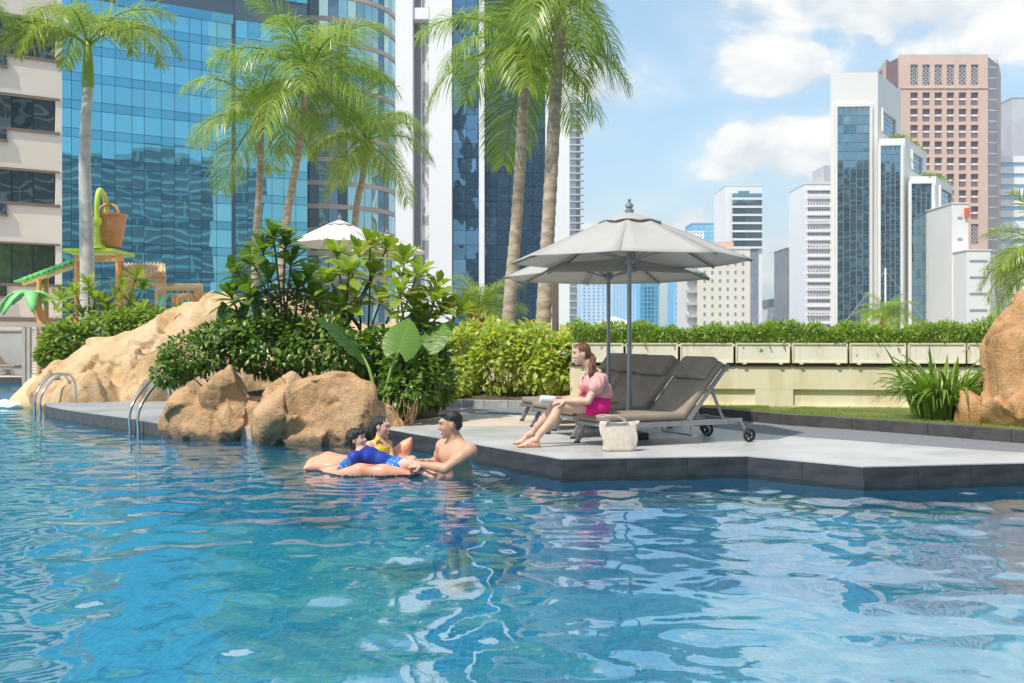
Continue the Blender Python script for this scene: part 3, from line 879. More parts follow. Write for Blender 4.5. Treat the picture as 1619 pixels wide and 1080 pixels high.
for (u0, u1) in ((905, 960), (1194, 1254), (1480, 1540), (1720, 1780)):
    wpart('pier', max(0, wall_t(u0)), wall_t(u1), 0.237, 0.513, 0.001, 0.057)
wpart('shade_ledge', 0, LW, 0.9005, 0.935, -0.02, 0.42, M['gap_shade'])  # coloured dark to stand for the shaded gap under the planters
wpart('gap_shade_board', 0, LW, 0.9352, 1.24, 0.16, 0.20, M['gap_shade'])  # added dark board, makes the gaps between planters look shaded
pitch = 0.935
t = 0.02; k = 0
bodym = MB(); bodym.box((0, 0.105, 0.17), (0.895, 0.19, 0.34), bev=0.006); body_me = bodym.mesh('box', M['planter_face'])
trim = MB()
for (c, s) in (((0, 0.001, 0.327), (0.895, 0.02, 0.026)), ((0, 0.001, 0.013), (0.895, 0.02, 0.026)), ((-0.436, 0.001, 0.17), (0.024, 0.02, 0.286)), ((0.436, 0.001, 0.17), (0.024, 0.02, 0.286))): trim.box(c, s)
trim_me = trim.mesh('face_frame', M['cream_wall'])
brm = MB(); brm.box((0, 0.1, -0.012), (0.06, 0.24, 0.02)); br_me = brm.mesh('bracket', M['planter_face'])
while t + pitch < LW:
    p = WA + WD * (t + pitch / 2) + WNRM * 0.055; p.z = 0.960
    pl = empty('planter_box', p, WANG)
    tag(pl, 'cream planter box with hedge growing out, on top of the garden wall', 'planter', 'planter boxes along the garden wall')
    obj('box', body_me, pl); obj('face_frame', trim_me, pl)
    for sx in (-0.3, 0.3): obj('bracket', br_me, pl, (sx, 0, 0))
    t += pitch; k += 1

# lawn sheet between kerb and wall
lawn_in = offset_poly([p for p in G2s if p[0] > 1.0], 0.125)
LV, LF = [], []
for i, p in enumerate(lawn_in):
    p = Vector((*p, 0))
    tt = max(0, min(LW, (p - WA).dot(WD) + (0.8 if i < len(lawn_in) * 0.6 else 0.3)))
    q = WA + WD * tt
    for j in range(9):
        f = j / 8; c = p.lerp(q, f)
        LV.append((c.x, c.y, 0.318 - 0.11 * f + 0.012 * math.sin(c.x * 3 + c.y * 2)))
for i in range(len(lawn_in) - 1):
    for j in range(8):
        a = i * 9 + j; LF.append((a, a + 1, a + 10, a + 9))
LVn = np.array(LV)
lawn = tag(obj('lawn', np_mesh('lawn', LVn, LF, M['lawn'], True)), kind='structure')
rng = np.random.RandomState(3)
fi = rng.randint(0, len(LF), 26000); uv = rng.rand(26000, 2)
qa = LVn[np.array(LF)[fi]]
gp = (qa[:, 0] * ((1 - uv[:, 0]) * (1 - uv[:, 1]))[:, None] + qa[:, 1] * (uv[:, 0] * (1 - uv[:, 1]))[:, None] + qa[:, 2] * (uv[:, 0] * uv[:, 1])[:, None] + qa[:, 3] * ((1 - uv[:, 0]) * uv[:, 1])[:, None])
gd = np.stack([rng.normal(0, .35, 26000), rng.normal(0, .35, 26000), np.ones(26000)], 1)
gm = frames(gd, rng.normal(0, 1, (26000, 3)), np.stack([rng.uniform(.025, .055, 26000), rng.uniform(.5, 1., 26000) * .05, np.full(26000, .05)], 1))
tag(obj('grass', scatter('grass', [(0, -.06, 0), (0, .06, 0), (1, 0, 0.1)], np.array([[0, 1, 2]]), gm, gp, M['grass'])), 'short green lawn grass in front of the cream wall', 'grass', kind='stuff')

# hedge in the planters: small leaves all through its volume
def leaf_cloud(n, sampler, size, tpl, seed=0, up=0.6, spread=1.0):
    r = np.random.RandomState(seed)
    P, O = sampler(r, n)                     # positions and outward directions
    d = O * 0.7 + r.normal(0, spread, (len(P), 3)) * 0.6; d[:, 2] += r.uniform(-.3, .5, len(P)) * up
    ups = O * 0.6 + np.array([0, 0, 1.0]) + r.normal(0, .45, (len(P), 3))
    s = r.uniform(size[0], size[1], len(P))
    return frames(d, ups, s), P
hedge_n = 27000
def hedge_s(r, n):
    t = r.uniform(0, LW, n); dep = r.uniform(-0.05, 0.62, n)
    top = 0.36 + 0.05 * np.sin(t * 2.1) + 0.04 * np.sin(t * 5.3 + 1) + 0.03 * np.sin(t * 11)
    clump = 0.5 + 0.5 * np.sin(t * 9 + 3 * np.sin(t * 3.1)) 
    z = r.uniform(0, 1, n) ** 0.65 * top * (0.82 + 0.25 * clump * r.rand(n))
    P = np.array(WA)[None] + np.array(WD)[None] * t[:, None] - np.array(WNRM)[None] * dep[:, None]
    P[:, 2] = 1.27 + z
    ov = (r.rand(n) < 0.05) & (dep < .1); P[ov, 2] -= r.uniform(0.02, .10, ov.sum()); P[ov] += np.array(WNRM)[None] * r.uniform(.05, .1, ov.sum())[:, None]
    O = np.tile(np.array([WNRM.x * .5, WNRM.y * .5, 0.8]), (n, 1)); return P, O
TVs, TFs = leaf_tpl(2, 0.5, 'ov', 0.15, 0.15)
mm, pp = leaf_cloud(hedge_n, hedge_s, (0.038, 0.095), (TVs, TFs), 4)
hd = empty('hedge', WA + Vector((0, 0, 1.27)))
hfo = obj('foliage', scatter('foliage', TVs, TFs, mm, pp, M['hedge']), hd); hfo.location = -hd.location; hfo['kind'] = 'stuff'
tag(hd, 'clipped bright green hedge running along the tops of the planter boxes', 'hedge')
core = MB(); core.box((LW / 2, 0.27, 0.13), (LW - .1, 0.36, 0.24)); co = core.build('inner_growth', M['hedge'], hd, (0, 0, 0), (0, 0, WANG))
# ------------------------------------------------------------------ buildings
GZ0 = -14.0
def ground_pt(u, d): return Vector(((u - 809.5) / FPX * d, d, 0))
def zat(v, d): return CAM_Z - (v - 540.0) / FPX * d
_me_cache = {}
def box_me(name, s, mat, bev=0.0):
    key = (name, tuple(round(x, 3) for x in s), mat.name)
    if key not in _me_cache:
        mb = MB(); mb.box((0, 0, 0), s, bev=bev); _me_cache[key] = mb.mesh(name, mat)
    return _me_cache[key]
def panes(parent, xs_, rows, mat, name='pane', y=-0.08, th=0.10, gap=0.07, tilt=0.35, pick=None):
    """rows = [(z0, z1)], xs_ = column lines; local x along the facade, -y towards the street"""
    for (z0, z1) in rows:
        for i in range(len(xs_) - 1):
            x0, x1 = xs_[i], xs_[i + 1]
            mt = pick(i, z0) if pick else mat
            o = obj(name, box_me(name, (x1 - x0 - gap, th, z1 - z0 - gap), mt), parent, ((x0 + x1) / 2, y, (z0 + z1) / 2))
            o.rotation_euler = (R(random.uniform(-tilt, tilt)), 0, R(random.uniform(-tilt, tilt)))
def facade_empty(name, a, b, z=GZ0):
    a = Vector((a.x, a.y, z)); t = (b - a); return empty(name, a, math.atan2(t.y, t.x)), Vector((t.x, t.y)).length
def lbox(parent, name, x0, x1, y0, y1, z0, z1, mat):
    mb = MB(); mb.box(((x0 + x1) / 2, (y0 + y1) / 2, (z0 + z1) / 2), (x1 - x0, y1 - y0, z1 - z0)); return mb.build(name, mat, parent)

# --- beige hotel wing at the far left
A = Vector((-41.5, 50.75, 0)); B = Vector((-27.12, 60.0, 0))
e, L = facade_empty('hotel_wing', A, B)
tag(e, 'beige rendered low building with dark ribbon windows beside the blue glass tower', 'building')
bands = [(20.5, 18.2), (15.83, 13.87), (11.46, 9.52), (7.1, 4.72)]
zz = [GZ0 - GZ0 - 0.0]
prev = 0.0
for (zt, zb) in reversed(bands):
    lbox(e, 'wall_band', 0, L, 0, 14, prev, zb - GZ0, M['beige'])
    lbox(e, 'sill', 0, L - 0.12, -0.10, 0.0, zb - GZ0 - 0.14, zb - GZ0 + 0.02, M['frame_brown'])
    lbox(e, 'head_trim', 0, L - 0.12, -0.08, 0.0, zt - GZ0 - 0.02, zt - GZ0 + 0.08, M['frame_brown'])
    lbox(e, 'corner_pier', L - 0.35, L, 0.002, 13.9, zb - GZ0 + 0.001, zt - GZ0 - 0.001, M['beige'])
    cols = list(np.arange(L - 0.4, -0.5, -1.15))[::-1]
    panes(e, cols, [(zb - GZ0, zt - GZ0)], M['glass_pane'], y=0.30, gap=0.05, tilt=0.5)
    lbox(e, 'window_back', 0, L - 0.36, 0.36, 0.5, zb - GZ0 + .002, zt - GZ0 - .002, M['mullion'])
    # stepped-down bay
    lbox(e, 'bay_window', 0, L - 3.0, -0.22, -0.02, zb - GZ0 - 0.75, zb - GZ0 - 0.16, M['glass_pane'])
    lbox(e, 'bay_trim', 0, L - 2.93, -0.24, 0.0, zb - GZ0 - 0.86, zb - GZ0 - 0.751, M['frame_brown'])
    prev = zt - GZ0
lbox(e, 'wall_band', 0, L, 0, 14, prev, prev + 8, M['beige'])
lbox(e, 'base_trim', 0, L, -0.06, 0, 2.5 - GZ0, 2.75 - GZ0, M['frame_brown'])

# --- blue glass tower
A = ground_pt(62, 138.3); B = ground_pt(366, 152.0)
e, L = facade_empty('glass_tower', A, B)
tag(e, 'blue mirror glass office tower with a grid of panes', 'building')
H = 84
A2 = ground_pt(372, 152.4); B2 = ground_pt(486, 157.0)
body = MB(); pts = [A, B, A2, B2, B2 + Vector((-12, 30, 0)), A + Vector((-12, 30, 0))]
inv = Matrix.Rotation(-e.rotation_euler.z, 3, 'Z')
loc = [inv @ (Vector((p.x, p.y, 0)) - Vector((A.x, A.y, 0))) for p in pts]
body.prism([(p.x, p.y) for p in loc], 0, H); body.build('core', M['mullion'], e)
cols = [0]; wpat = [1.7, 2.4, 1.9, 2.1, 1.8, 2.3]; i = 0
while cols[-1] < L - 1.2: cols.append(min(L, cols[-1] + wpat[i % 6])); i += 1
cols[-1] = L
f0 = 39.4 - GZ0
vis, spn = [], []
for k in range(-12, 7):
    zt = f0 + 3.97 * k
    if abs(zt + GZ0 - 51) < 1.2: continue
    spn.append((zt - 1.27, zt)); vis.append((zt, zt + 2.70))
panes(e, cols, vis, M['glass_blue'])
panes(e, cols, spn, M['glass_spandrel'], name='spandrel_panel')
lbox(e, 'dark_band', cols[5], L + 0.2, -0.35, -0.03, 49.7 - GZ0, 51.1 - GZ0, M['glass_spandrel'])
w2 = empty('wing_facade', (0, 0, 0)); w2.parent = e
t2 = loc[3] - loc[2]; w2.location = loc[2]; w2.rotation_euler = (0, 0, math.atan2(t2.y, t2.x)); L2 = Vector((t2.x, t2.y)).length
w2.location.z = 0
cols2 = list(np.linspace(0, L2, 7))
panes(w2, cols2, [(a + .5, b + .5) for a, b in vis], M['glass_blue'])
panes(w2, cols2, [(a + .5, b + .5) for a, b in spn], M['glass_spandrel'], name='spandrel_panel')

# --- round tower with pink bands
cx, cyy, Rr = (510 - 809.5) / FPX * 178, 178.0, 13.0
e = empty('round_tower', (cx, cyy, GZ0))
tag(e, 'rounded teal glass tower ringed by pink bands beside the white tower', 'building')
mb = MB(); mb.lathe([(Rr - 0.2, 0), (Rr - 0.2, 86)], 64); mb.build('core', M['mullion'], e)
f0 = 27.3 - GZ0
for k in range(-9, 12):
    z = f0 + 3.9 * k
    mb = MB(); prof = [(Rr - .1, z), (Rr + .22, z), (Rr + .22, z + .75), (Rr - .1, z + .75)]
    mb.lathe(prof, 72); ob = mb.build('band', M['pink_band'], e); smooth_by_angle(ob, 40)
    for i in range(22):
        a = R(-90 - 62 + 7.0 * (i + .5))
        dk = (i % 7 in (0, 1, 4, 6) and i < 12) or i % 6 == 5
        mt = M['glass_navy'] if dk else M['glass_teal']
        o = obj('pane', box_me('pane', (2 * Rr * math.sin(R(3.5)) - .08, .1, 3.1), mt), e, (math.cos(a) * Rr, math.sin(a) * Rr, z + .76 + 1.57))
        o.rotation_euler = (R(random.uniform(-.5, .5)), 0, a + R(90 + random.uniform(-.6, .6)))

# --- white tower with navy glass
d = 120.0; px = d / FPX
A = ground_pt(627, d); B = ground_pt(900, d)
e, L = facade_empty('white_tower', A, B)
tag(e, 'tall white clad tower with navy mirror glass strips behind the palms', 'building')
H = 80
def ux(u): return (u - 627) * px
lbox(e, 'pier', ux(627), ux(654), -1.2, 20, 0, H, M['white_clad'])
lbox(e, 'recess_wall', ux(654), ux(679), 1.6, 19, 0, H - 1, M['grey_clad'])
lbox(e, 'textured_strip', ux(667), ux(678), 0.4, 1.59, 0, H - 2, M['textured'])
lbox(e, 'strip_edge', ux(665.2), ux(666.9), 0.3, 1.58, 0, H - 2, M['white_clad'])
lbox(e, 'lintel', ux(654.1), ux(678.8), -0.9, 1.59, zat(34, d) - GZ0, zat(16, d) - GZ0, M['white_clad'])
lbox(e, 'pier', ux(679), ux(715), -0.8, 19.5, 0, H + 1, M['white_clad'])
lbox(e, 'glass_core', ux(715.1), ux(862), 0.5, 19, 0, H, M['mullion'])
lbox(e, 'fin', ux(757.5), ux(766), -0.5, 0.49, 0, H, M['white_clad'])
lbox(e, 'pier', ux(862.1), ux(900), -0.9, 21, 0, H, M['white_clad'])
rows = [(z, z + 1.75) for z in np.arange(6, 62, 1.75)]
panes(e, [ux(716), ux(736.5), ux(757)], rows, M['glass_navy'], y=0.42, gap=0.05, tilt=0.8)
panes(e, list(np.linspace(ux(766.5), ux(861.5), 6)), rows, M['glass_navy'], y=0.42, gap=0.05, tilt=0.8)
lbox(e, 'podium_block', ux(600), ux(905), -3, -1.25, 0, 10.5, M['grey_clad'])

# --- slim balcony tower
d = 450.0
A = ground_pt(898, d); B = ground_pt(918, d)
e, L = facade_empty('balcony_tower', A, B)
tag(e, 'slim grey tower of stacked open balconies beyond the white tower', 'building')
top = zat(157, d) - GZ0
lbox(e, 'core', 0, L, 1.5, 14, 0, top, M['dark_grey_far'])
lbox(e, 'inner_wall', 1.0, L - 2, 0.6, 1.49, 0, top - 2, M['grey_clad'])
z = 8.0
sl = box_me('balcony_slab', (L + 1.4, 3.4, 0.45), M['grey_clad'])
while z < top:
    obj('balcony_slab', sl, e, (L / 2 + .7, -0.2, z)); z += 3.2
lbox(e, 'roof_room', 1, L - 1, 2, 12, top, top + 3.5, M['grey_clad'])

# --- generic far block
def block(name, label, u0, u1, vt, d, depth, mat, rows=0, cols=0, wmat=None, wfrac=(0.5, 0.5), vb=530, side=None, as_obj=False, margin=0.06, vtop_off=0.0, shift=0.0):
    A = ground_pt(u0, d); B = ground_pt(u1, d + shift)
    e, L = facade_empty(name, A, B)
    tag(e, label, 'building')
    top = zat(vt, d) - GZ0
    lbox(e, 'wall', 0, L, 0, depth, 0, top, mat)
    lbox(e, 'roof_edge', -0.15, L + 0.15, -0.15, depth, top, top + d / FPX * 1.6, mat)
    if rows:
        zb = zat(vb, d) - GZ0; z1 = top - (top - zb) * 0.03 - vtop_off
        ph = (z1 - zb) / rows; pw = L * (1 - 2 * margin) / cols
        mb = MB()
        for r in range(rows):
            for c in range(cols):
                x = L * margin + pw * (c + .5); z = zb + ph * (r + .5)
                s = (pw * wfrac[0], 0.3, ph * wfrac[1])
                if as_obj: obj('window', box_me('window', s, wmat), e, (x, 0.12, z)).rotation_euler = (0, 0, R(random.uniform(-.3, .3)))
                else: mb.box((x, 0.12, z), s)
        if not as_obj:
            o = mb.build('window_grid', wmat, e); o['kind'] = 'stuff'
    return e, L, top
e, L, top = block('apartment_block', 'cream apartment building with two columns of small windows behind the parasols', 1103, 1186, 394, 210, 16, M['cream_far'], 10, 6, M['window_grey'], (0.30, 0.42), as_obj=True)
lbox(e, 'roof_room', 1.5, 8, 2, 12, top, top + 1.8, M['pink_band'])
lbox(e, 'side_wing', -1.9, -0.02, 1.5, 15, 0, top - 5, M['white_warm'])
for k in range(9): lbox(e, 'balcony', -2.3, -0.03, 0.4, 1.49, 10 + k * 2.6, 10.7 + k * 2.6, M['grey_clad'])
e, L, top = block('green_glass_tower', 'pale tower with green glass front and split crown behind the cream building', 1147, 1205, 294, 380, 22, M['white_clad'], 34, 1, M['glass_far'], (0.34, 0.72), margin=0.05)
lbox(e, 'glass_strip', L * .62, L * .88, -0.4, -0.02, 0, top - 24, M['window_grey'])
lbox(e, 'glass_crown', L * .18, L * .98, -0.8, -0.42, top - 24, top - 3, M['glass_far'])
for q in range(7): lbox(e, 'crown_slab', L * .17, L * .99, -1.1, -0.81, top - 24 + q * 3.1, top - 23.2 + q * 3.1, M['white_clad'])
mb = MB(); mb.bar((L * .35, 2, top), (L * .55, 2, top - 4), .8, .8); mb.bar((L * .75, 2, top), (L * .55, 2, top - 4), .8, .8); mb.build('crown_brace', M['white_clad'], e)
e, L, top = block('pale_blue_block', 'pale blue apartment slab with vertical window columns behind the umbrella poles', 917, 968, 440, 360, 18, M['pale_blue'], 16, 6, M['window_grey'], (0.35, 0.5))
e, L, top = block('striped_blue_block', 'light and dark blue glazed block behind the umbrella pole', 966, 1012, 438, 345, 18, M['pale_blue'], 18, 8, M['sky_blue'], (0.45, 0.8))
e, L, top = block('blue_glass_block', 'bright blue glass block next to the hill', 1010, 1043, 436, 340, 18, M['sky_blue'], 14, 5, M['glass_blue'], (0.86, 0.85))
e, L, top = block('sky_blue_slab', 'narrow sky blue slab with white edge seen right of the umbrella', 1065, 1086, 436, 300, 12, M['sky_blue'], 10, 2, M['window_grey'], (0.5, 0.4))
e, L, top = block('white_slab', 'white block beside the sky blue slab', 1085, 1101, 430, 290, 12, M['white_clad'], 10, 2, M['window_grey'], (0.4, 0.4))
e, L, top = block('blue_roof_tower', 'small sky blue tower top rising behind the cream building', 1094, 1131, 354, 420, 16, M['sky_blue'], 4, 4, M['pale_blue'], (0.5, 0.3), vb=384)
e, L, top = block('white_roof_tower', 'white tower top in front of the sky blue tower', 1088, 1113, 367, 400, 10, M['white_clad'], 5, 4, M['window_grey'], (0.5, 0.4), vb=390)
e, L, top = block('hillside_flats', 'small white flats with grey roof low beside the dark grey tower', 1220, 1243, 486, 420, 14, M['white_warm'], 4, 4, M['window_grey'], (0.5, 0.45))
lbox(e, 'roof', -0.5, L + .5, -1, 14, top + .5, top + 3.5, M['dark_grey_far'])
e, L, top = block('dark_slab', 'dark grey slab tower with balconies left of the white slab building', 1244, 1274, 393, 330, 16, M['dark_grey_far'], 13, 2, M['window_grey'], (0.6, 0.5))
lbox(e, 'end_wall', L * .38, L * .66, -0.5, -0.02, 0, top, M['grey_clad'])
for k in range(13): lbox(e, 'balcony', L * .68, L + .6, -0.9, -0.02, 6 + k * 2.9, 7 + k * 2.9, M['grey_clad'])
e, L, top = block('white_ribbon_block', 'white slab building with rows of small dark windows beside the stepped tower', 1272, 1316, 291, 290, 16, M['white_clad'], 24, 8, M['window_grey'], (0.62, 0.36), margin=0.1)
for k in range(24): lbox(e, 'floor_ledge', L * .08, L, -0.5, -0.02, 3.4 + k * (top / 25.2), 3.8 + k * (top / 25.2), M['white_clad'])
lbox(e, 'roof_tower', L * .72, L, 0.5, 12, top, top + 5.5, M['grey_clad'])

# --- stepped white and glass tower (three volumes)
e = empty('stepped_tower', (ground_pt(1313, 185.5).x, 185.5, GZ0))
tag(e, 'stepped white tower of three volumes with tall blue glass fronts', 'building')
def vol(name, pts, vtop, dref, slope=0):
    mb = MB(); o3 = e.location
    P = [(p.x - o3.x, p.y - o3.y) for p in pts]
    mb.prism(P, 0, zat(vtop, dref) - GZ0)
    return mb.build(name, M['white_warm'], e)
A0, A1, A2_, A3 = ground_pt(1313, 185.5), ground_pt(1388, 185), ground_pt(1424, 199), ground_pt(1330, 212)
B0, B1, B2_, B3 = ground_pt(1389.5, 183.2), ground_pt(1431, 182.6), ground_pt(1465, 196), ground_pt(1430, 205)
C0, C1, C2_, C3 = ground_pt(1438.5, 181), ground_pt(1480, 180.6), ground_pt(1506, 192), ground_pt(1470, 200)
vol('upper_volume', [A0, A1, A2_, A3], 114, 185)
vol('middle_volume', [B0, B1, B2_, B3], 219, 183)
vol('lower_volume', [C0, C1, C2_, C3], 279, 181)
def glass_bay(Pa, Pb, ua, ub, vt, dd, ncol, nrow, vb=535, mat=None, nm='glass_front'):
    """glazing set into a face between corner points Pa, Pb"""
    g = empty(nm, (0, 0, 0)); g.parent = e
    t = (Pb - Pa); tn = t.normalized()
    def on(u):
        a = (u - 809.5) / FPX
        return (a * Pa.y - Pa.x) / (tn.x - a * tn.y)
    s0, s1 = on(ua), on(ub)
    g.location = Vector((Pa.x - e.location.x, Pa.y - e.location.y, 0)) + Vector((tn.x, tn.y, 0)) * s0
    g.rotation_euler = (0, 0, math.atan2(tn.y, tn.x))
    w_ = s1 - s0; zt = zat(vt, dd) - GZ0; zb = zat(vb, dd) - GZ0
    lbox(g, 'reveal', 0, w_, -0.06, 0.3, zb, zt, M['mullion_grey'])
    zs = np.linspace(zb, zt, nrow + 1)
    panes(g, list(np.linspace(0, w_, ncol + 1)), list(zip(zs[:-1], zs[1:])), mat or M['glass_far'], y=-0.08, gap=0.12, tilt=0.5)
    mb = MB()
    for (x0, x1, z0, z1) in ((-.5, 0, zb, zt + .5), (w_, w_ + .5, zb, zt + .5), (0, w_, zt, zt + .5)):
        mb.box(((x0 + x1) / 2, -0.25, (z0 + z1) / 2), (x1 - x0, .5, z1 - z0))
    mb.build('surround', M['white_warm'], g)
glass_bay(A0, A1, 1323, 1374, 169, 185, 5, 26)
glass_bay(A1, A2_, 1393, 1413, 182, 190, 3, 4, vb=214)
glass_bay(B0, B1, 1391.5, 1423, 231, 183, 4, 22)
glass_bay(B1, B2_, 1440, 1455, 243, 187, 2, 4, vb=270)
glass_bay(C0, C1, 1440, 1472, 291, 181, 4, 18)
glass_bay(C1, C2_, 1484, 1501, 300, 184, 2, 14, vb=425)
def roof_green(P0, P1, P2, P3, vtop, dref, seed):
    r = np.random.RandomState(seed); n = 260
    z = zat(vtop, dref)
    uvw = r.rand(n, 2)
    a, b, c, dd = [np.array(p) for p in (P0, P1, P2, P3)]
    edge = r.rand(n)
    p = np.where((edge < .6)[:, None], b + (c - b) * uvw[:, :1], a + (b - a) * (0.5 + .5 * uvw[:, :1]))
    p = p + r.normal(0, .35, (n, 3)); p[:, 2] = z + np.abs(r.normal(0, .3, n)); p = p + np.array([0, 0.8, 0])
    mm_, pp_ = frames(r.normal(0, 1, (n, 3)), np.tile([0, 0, 1.], (n, 1)) + r.normal(0, .5, (n, 3)), r.uniform(.35, .7, n)), p
    o = obj('roof_plants', scatter('roof_plants', TVs, TFs, mm_, pp_, M['shrub_mid']), e); o.location = -e.location; o['kind'] = 'stuff'
roof_green(B0, B1, B2_, B3, 218, 183, 1); roof_green(C0, C1, C2_, C3, 278, 181, 2)

# --- pink tower
d = 240.0; px = d / FPX
A = ground_pt(1423, d); B = ground_pt(1562, d)
e, L = facade_empty('pink_tower', A, B)
tag(e, 'pink stone tower with rows of square paired windows and lattice screens', 'building')
top = zat(86, d) - GZ0
lbox(e, 'inner_core', 0.01, L - .01, 1.2, 26, 0, top - .5, M['window_mauve'])
def ux(u): return (u - 1423) * px
colu = [(1439.4 + 19.15 * k, 1451.4 + 19.15 * k) for k in range(6)]
rowv = [(102, 134.5)] + [(146 + 25.75 * k, 166.5 + 25.75 * k) for k in range(8)] + [(354, 386)] + [(398 + 25.75 * k, 418 + 25.75 * k) for k in range(5)]
ed = [0.0] + [x for c in colu for x in (ux(c[0]), ux(c[1]))] + [L]
for i in range(0, len(ed), 2): lbox(e, 'pier', ed[i], ed[i + 1], 0.0, 1.1, 0, top, M['pink_clad'])
zs_ = [top] + [z for (a, b) in rowv for z in (zat(a, d) - GZ0, zat(b, d) - GZ0)] + [0]
for i in range(0, len(zs_), 2):
    for c in colu: obj('spandrel', box_me('spandrel', (ux(c[1]) - ux(c[0]) - .002, 1.08, zs_[i] - zs_[i + 1]), M['pink_clad']), e, ((ux(c[0]) + ux(c[1])) / 2, 0.58, (zs_[i] + zs_[i + 1]) / 2))
lbox(e, 'string_course', 0, L, -0.2, -0.01, zat(140, d) - GZ0, zat(138.5, d) - GZ0, M['pink_band'])
for (va, vb_) in rowv:
    z1, z0 = zat(va, d) - GZ0, zat(vb_, d) - GZ0
    for c in colu:
        x0, x1 = ux(c[0]), ux(c[1]); wn = obj('window', box_me('window', (x1 - x0 - .02, .1, z1 - z0 - .02), M['window_mauve']), e, ((x0 + x1) / 2, .62, (z0 + z1) / 2))
        if vb_ - va > 25:
            mb = MB(); ww, hh = (x1 - x0) / 2, (z1 - z0) / 2
            for s in (-1, 1):
                for q in range(-3, 3):
                    za = q * ww
                    p0 = Vector((-ww, 0, s * (za))); p1 = Vector((ww, 0, s * (za + 2 * ww)))
                    def clip(p, qv):
                        tt = (min(max(p.z, -hh), hh) - p.z) / (qv.z - p.z); return p + (qv - p) * max(0, min(1, tt))
                    a_, b_ = clip(p0, p1), clip(p1, p0)
                    if (a_ - b_).length > .2: mb.bar(a_, b_, .18, .18, up=(0, 1, 0))
            mb.build('lattice', M['grey_clad'], wn, (0, -.25, 0))
        else:
            obj('glazing_bar', box_me('glazing_bar', (x1 - x0, .16, .42), M['white_clad']), wn, (0, -.1, 0))
def side_face(pa, pb, mat, name, zt):
    mb = MB(); q = [Vector((p.x - A.x, p.y - A.y, 0)) for p in (pa, pb)]
    mb.prism([(q[0].x, q[0].y), (q[1].x, q[1].y), (L / 2, 20)], 0, zt); mb.build(name, mat, e)
side_face(ground_pt(1401, d + 7), ground_pt(1422.9, d + .5), M['maroon_glass'], 'corner_glass', top - .4)
side_face(ground_pt(1384.5, d + 20), ground_pt(1401, d + 7), M['pink_clad'], 'side_wall', top + .8)
side_face(ground_pt(1562.1, d + .5), ground_pt(1577, d + 7), M['maroon_glass'], 'corner_glass', top - .4)
side_face(ground_pt(1577, d + 7), ground_pt(1582.5, d + 20), M['pink_clad'], 'side_wall', top + .8)
for k in range(30): lbox(e, 'floor_line', L + .3, L + 2.2, .35 + 0, .9, 6 + k * 2.6, 6.25 + k * 2.6, M['pink_band'])

# --- cream stepped offices in front of the pink tower
e, L, top = block('cream_offices', 'narrow cream office front with short dark windows beside the stepped tower', 1505, 1531, 322, 170, 14, M['white_warm'], 6, 1, M['window_grey'], (0.5, 0.13), margin=0.2, as_obj=True)
mb = MB(); mb.box((2.5, -0.3, top - 1.6), (.9, .3, 1.6)); so = mb.build('sign_board', M['flower_red'], e)
lbox(e, 'shaded_wing', L * 1.0, L * 1.42, 1.0, 13, 0, top - 12, M['grey_clad'])
e, L, top = block('cream_low_block', 'lower cream block with grey window strips behind the ochre rock', 1528, 1566, 396, 165, 14, M['white_warm'], 5, 1, M['window_grey'], (0.82, 0.16), margin=0.06, as_obj=True)
mb = MB(); mb.prism([(L, 0), (L + 1.6, 1.4), (L + 1.6, 12), (L, 12)], 0, top - .6); mb.build('chamfer_wall', M['white_warm'], e)
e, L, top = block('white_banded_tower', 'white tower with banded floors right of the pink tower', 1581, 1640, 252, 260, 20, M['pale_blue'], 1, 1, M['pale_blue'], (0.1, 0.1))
for k in range(22): lbox(e, 'floor_band', -0.1, L, -0.5, -0.02, 2 + k * (top / 22), 2 + (k + .58) * (top / 22), M['white_clad'])
block('grey_tower', 'pale grey tower rising at the right behind the banded tower', 1600, 1650, 155, 300, 20, M['grey_clad'], 0, 0)
block('pale_glass_tower', 'pale blue glass tower between pink tower and grey tower', 1581, 1602, 184, 310, 18, M['pale_blue'], 22, 4, M['glass_far'], (0.7, 0.5))

# small white pavilion roof beyond the hedge
e = empty('pavilion', (W(970, 540, 60).x, 60, -14)); tag(e, 'white hipped pavilion roof peeping over the hedge', 'pavilion')
mb = MB(); hw = 2.0; z0 = zat(521, 60) + 14; z1 = zat(500, 60) + 14
mb.add([(-hw, -2, z0), (hw, -2, z0), (hw, 2, z0), (-hw, 2, z0), (0, 0, z1)], [(0, 1, 4), (1, 2, 4), (2, 3, 4), (3, 0, 4), (3, 2, 1, 0)]); mb.build('roof', M['canvas_white'], e)
mb = MB()
for sx in (-1.8, 1.8):
    for sy in (-1.8, 1.8): mb.box((sx, sy, z0 / 2 - .02), (.2, .2, z0 - .06))
mb.build('post_frame', M['white_clad'], e)
# hills
hv, hf = [], []
n = 60
for i in range(n + 1):
    x = -700 + 1900 * i / n
    h = 26 + 14 * math.sin(i * .37) + 9 * math.sin(i * .9 + 1) + 4 * math.sin(i * 2.3)
    for j in range(4):
        hv.append((x, 1500 + j * 130, -14 + h * [0, .7, 1, .6][j]))
for i in range(n):
    for j in range(3):
        a = i * 4 + j; hf.append((a, a + 4, a + 5, a + 1))
tag(obj('hills', np_mesh('hills', np.array(hv), hf, M['hill'], True)), kind='structure')

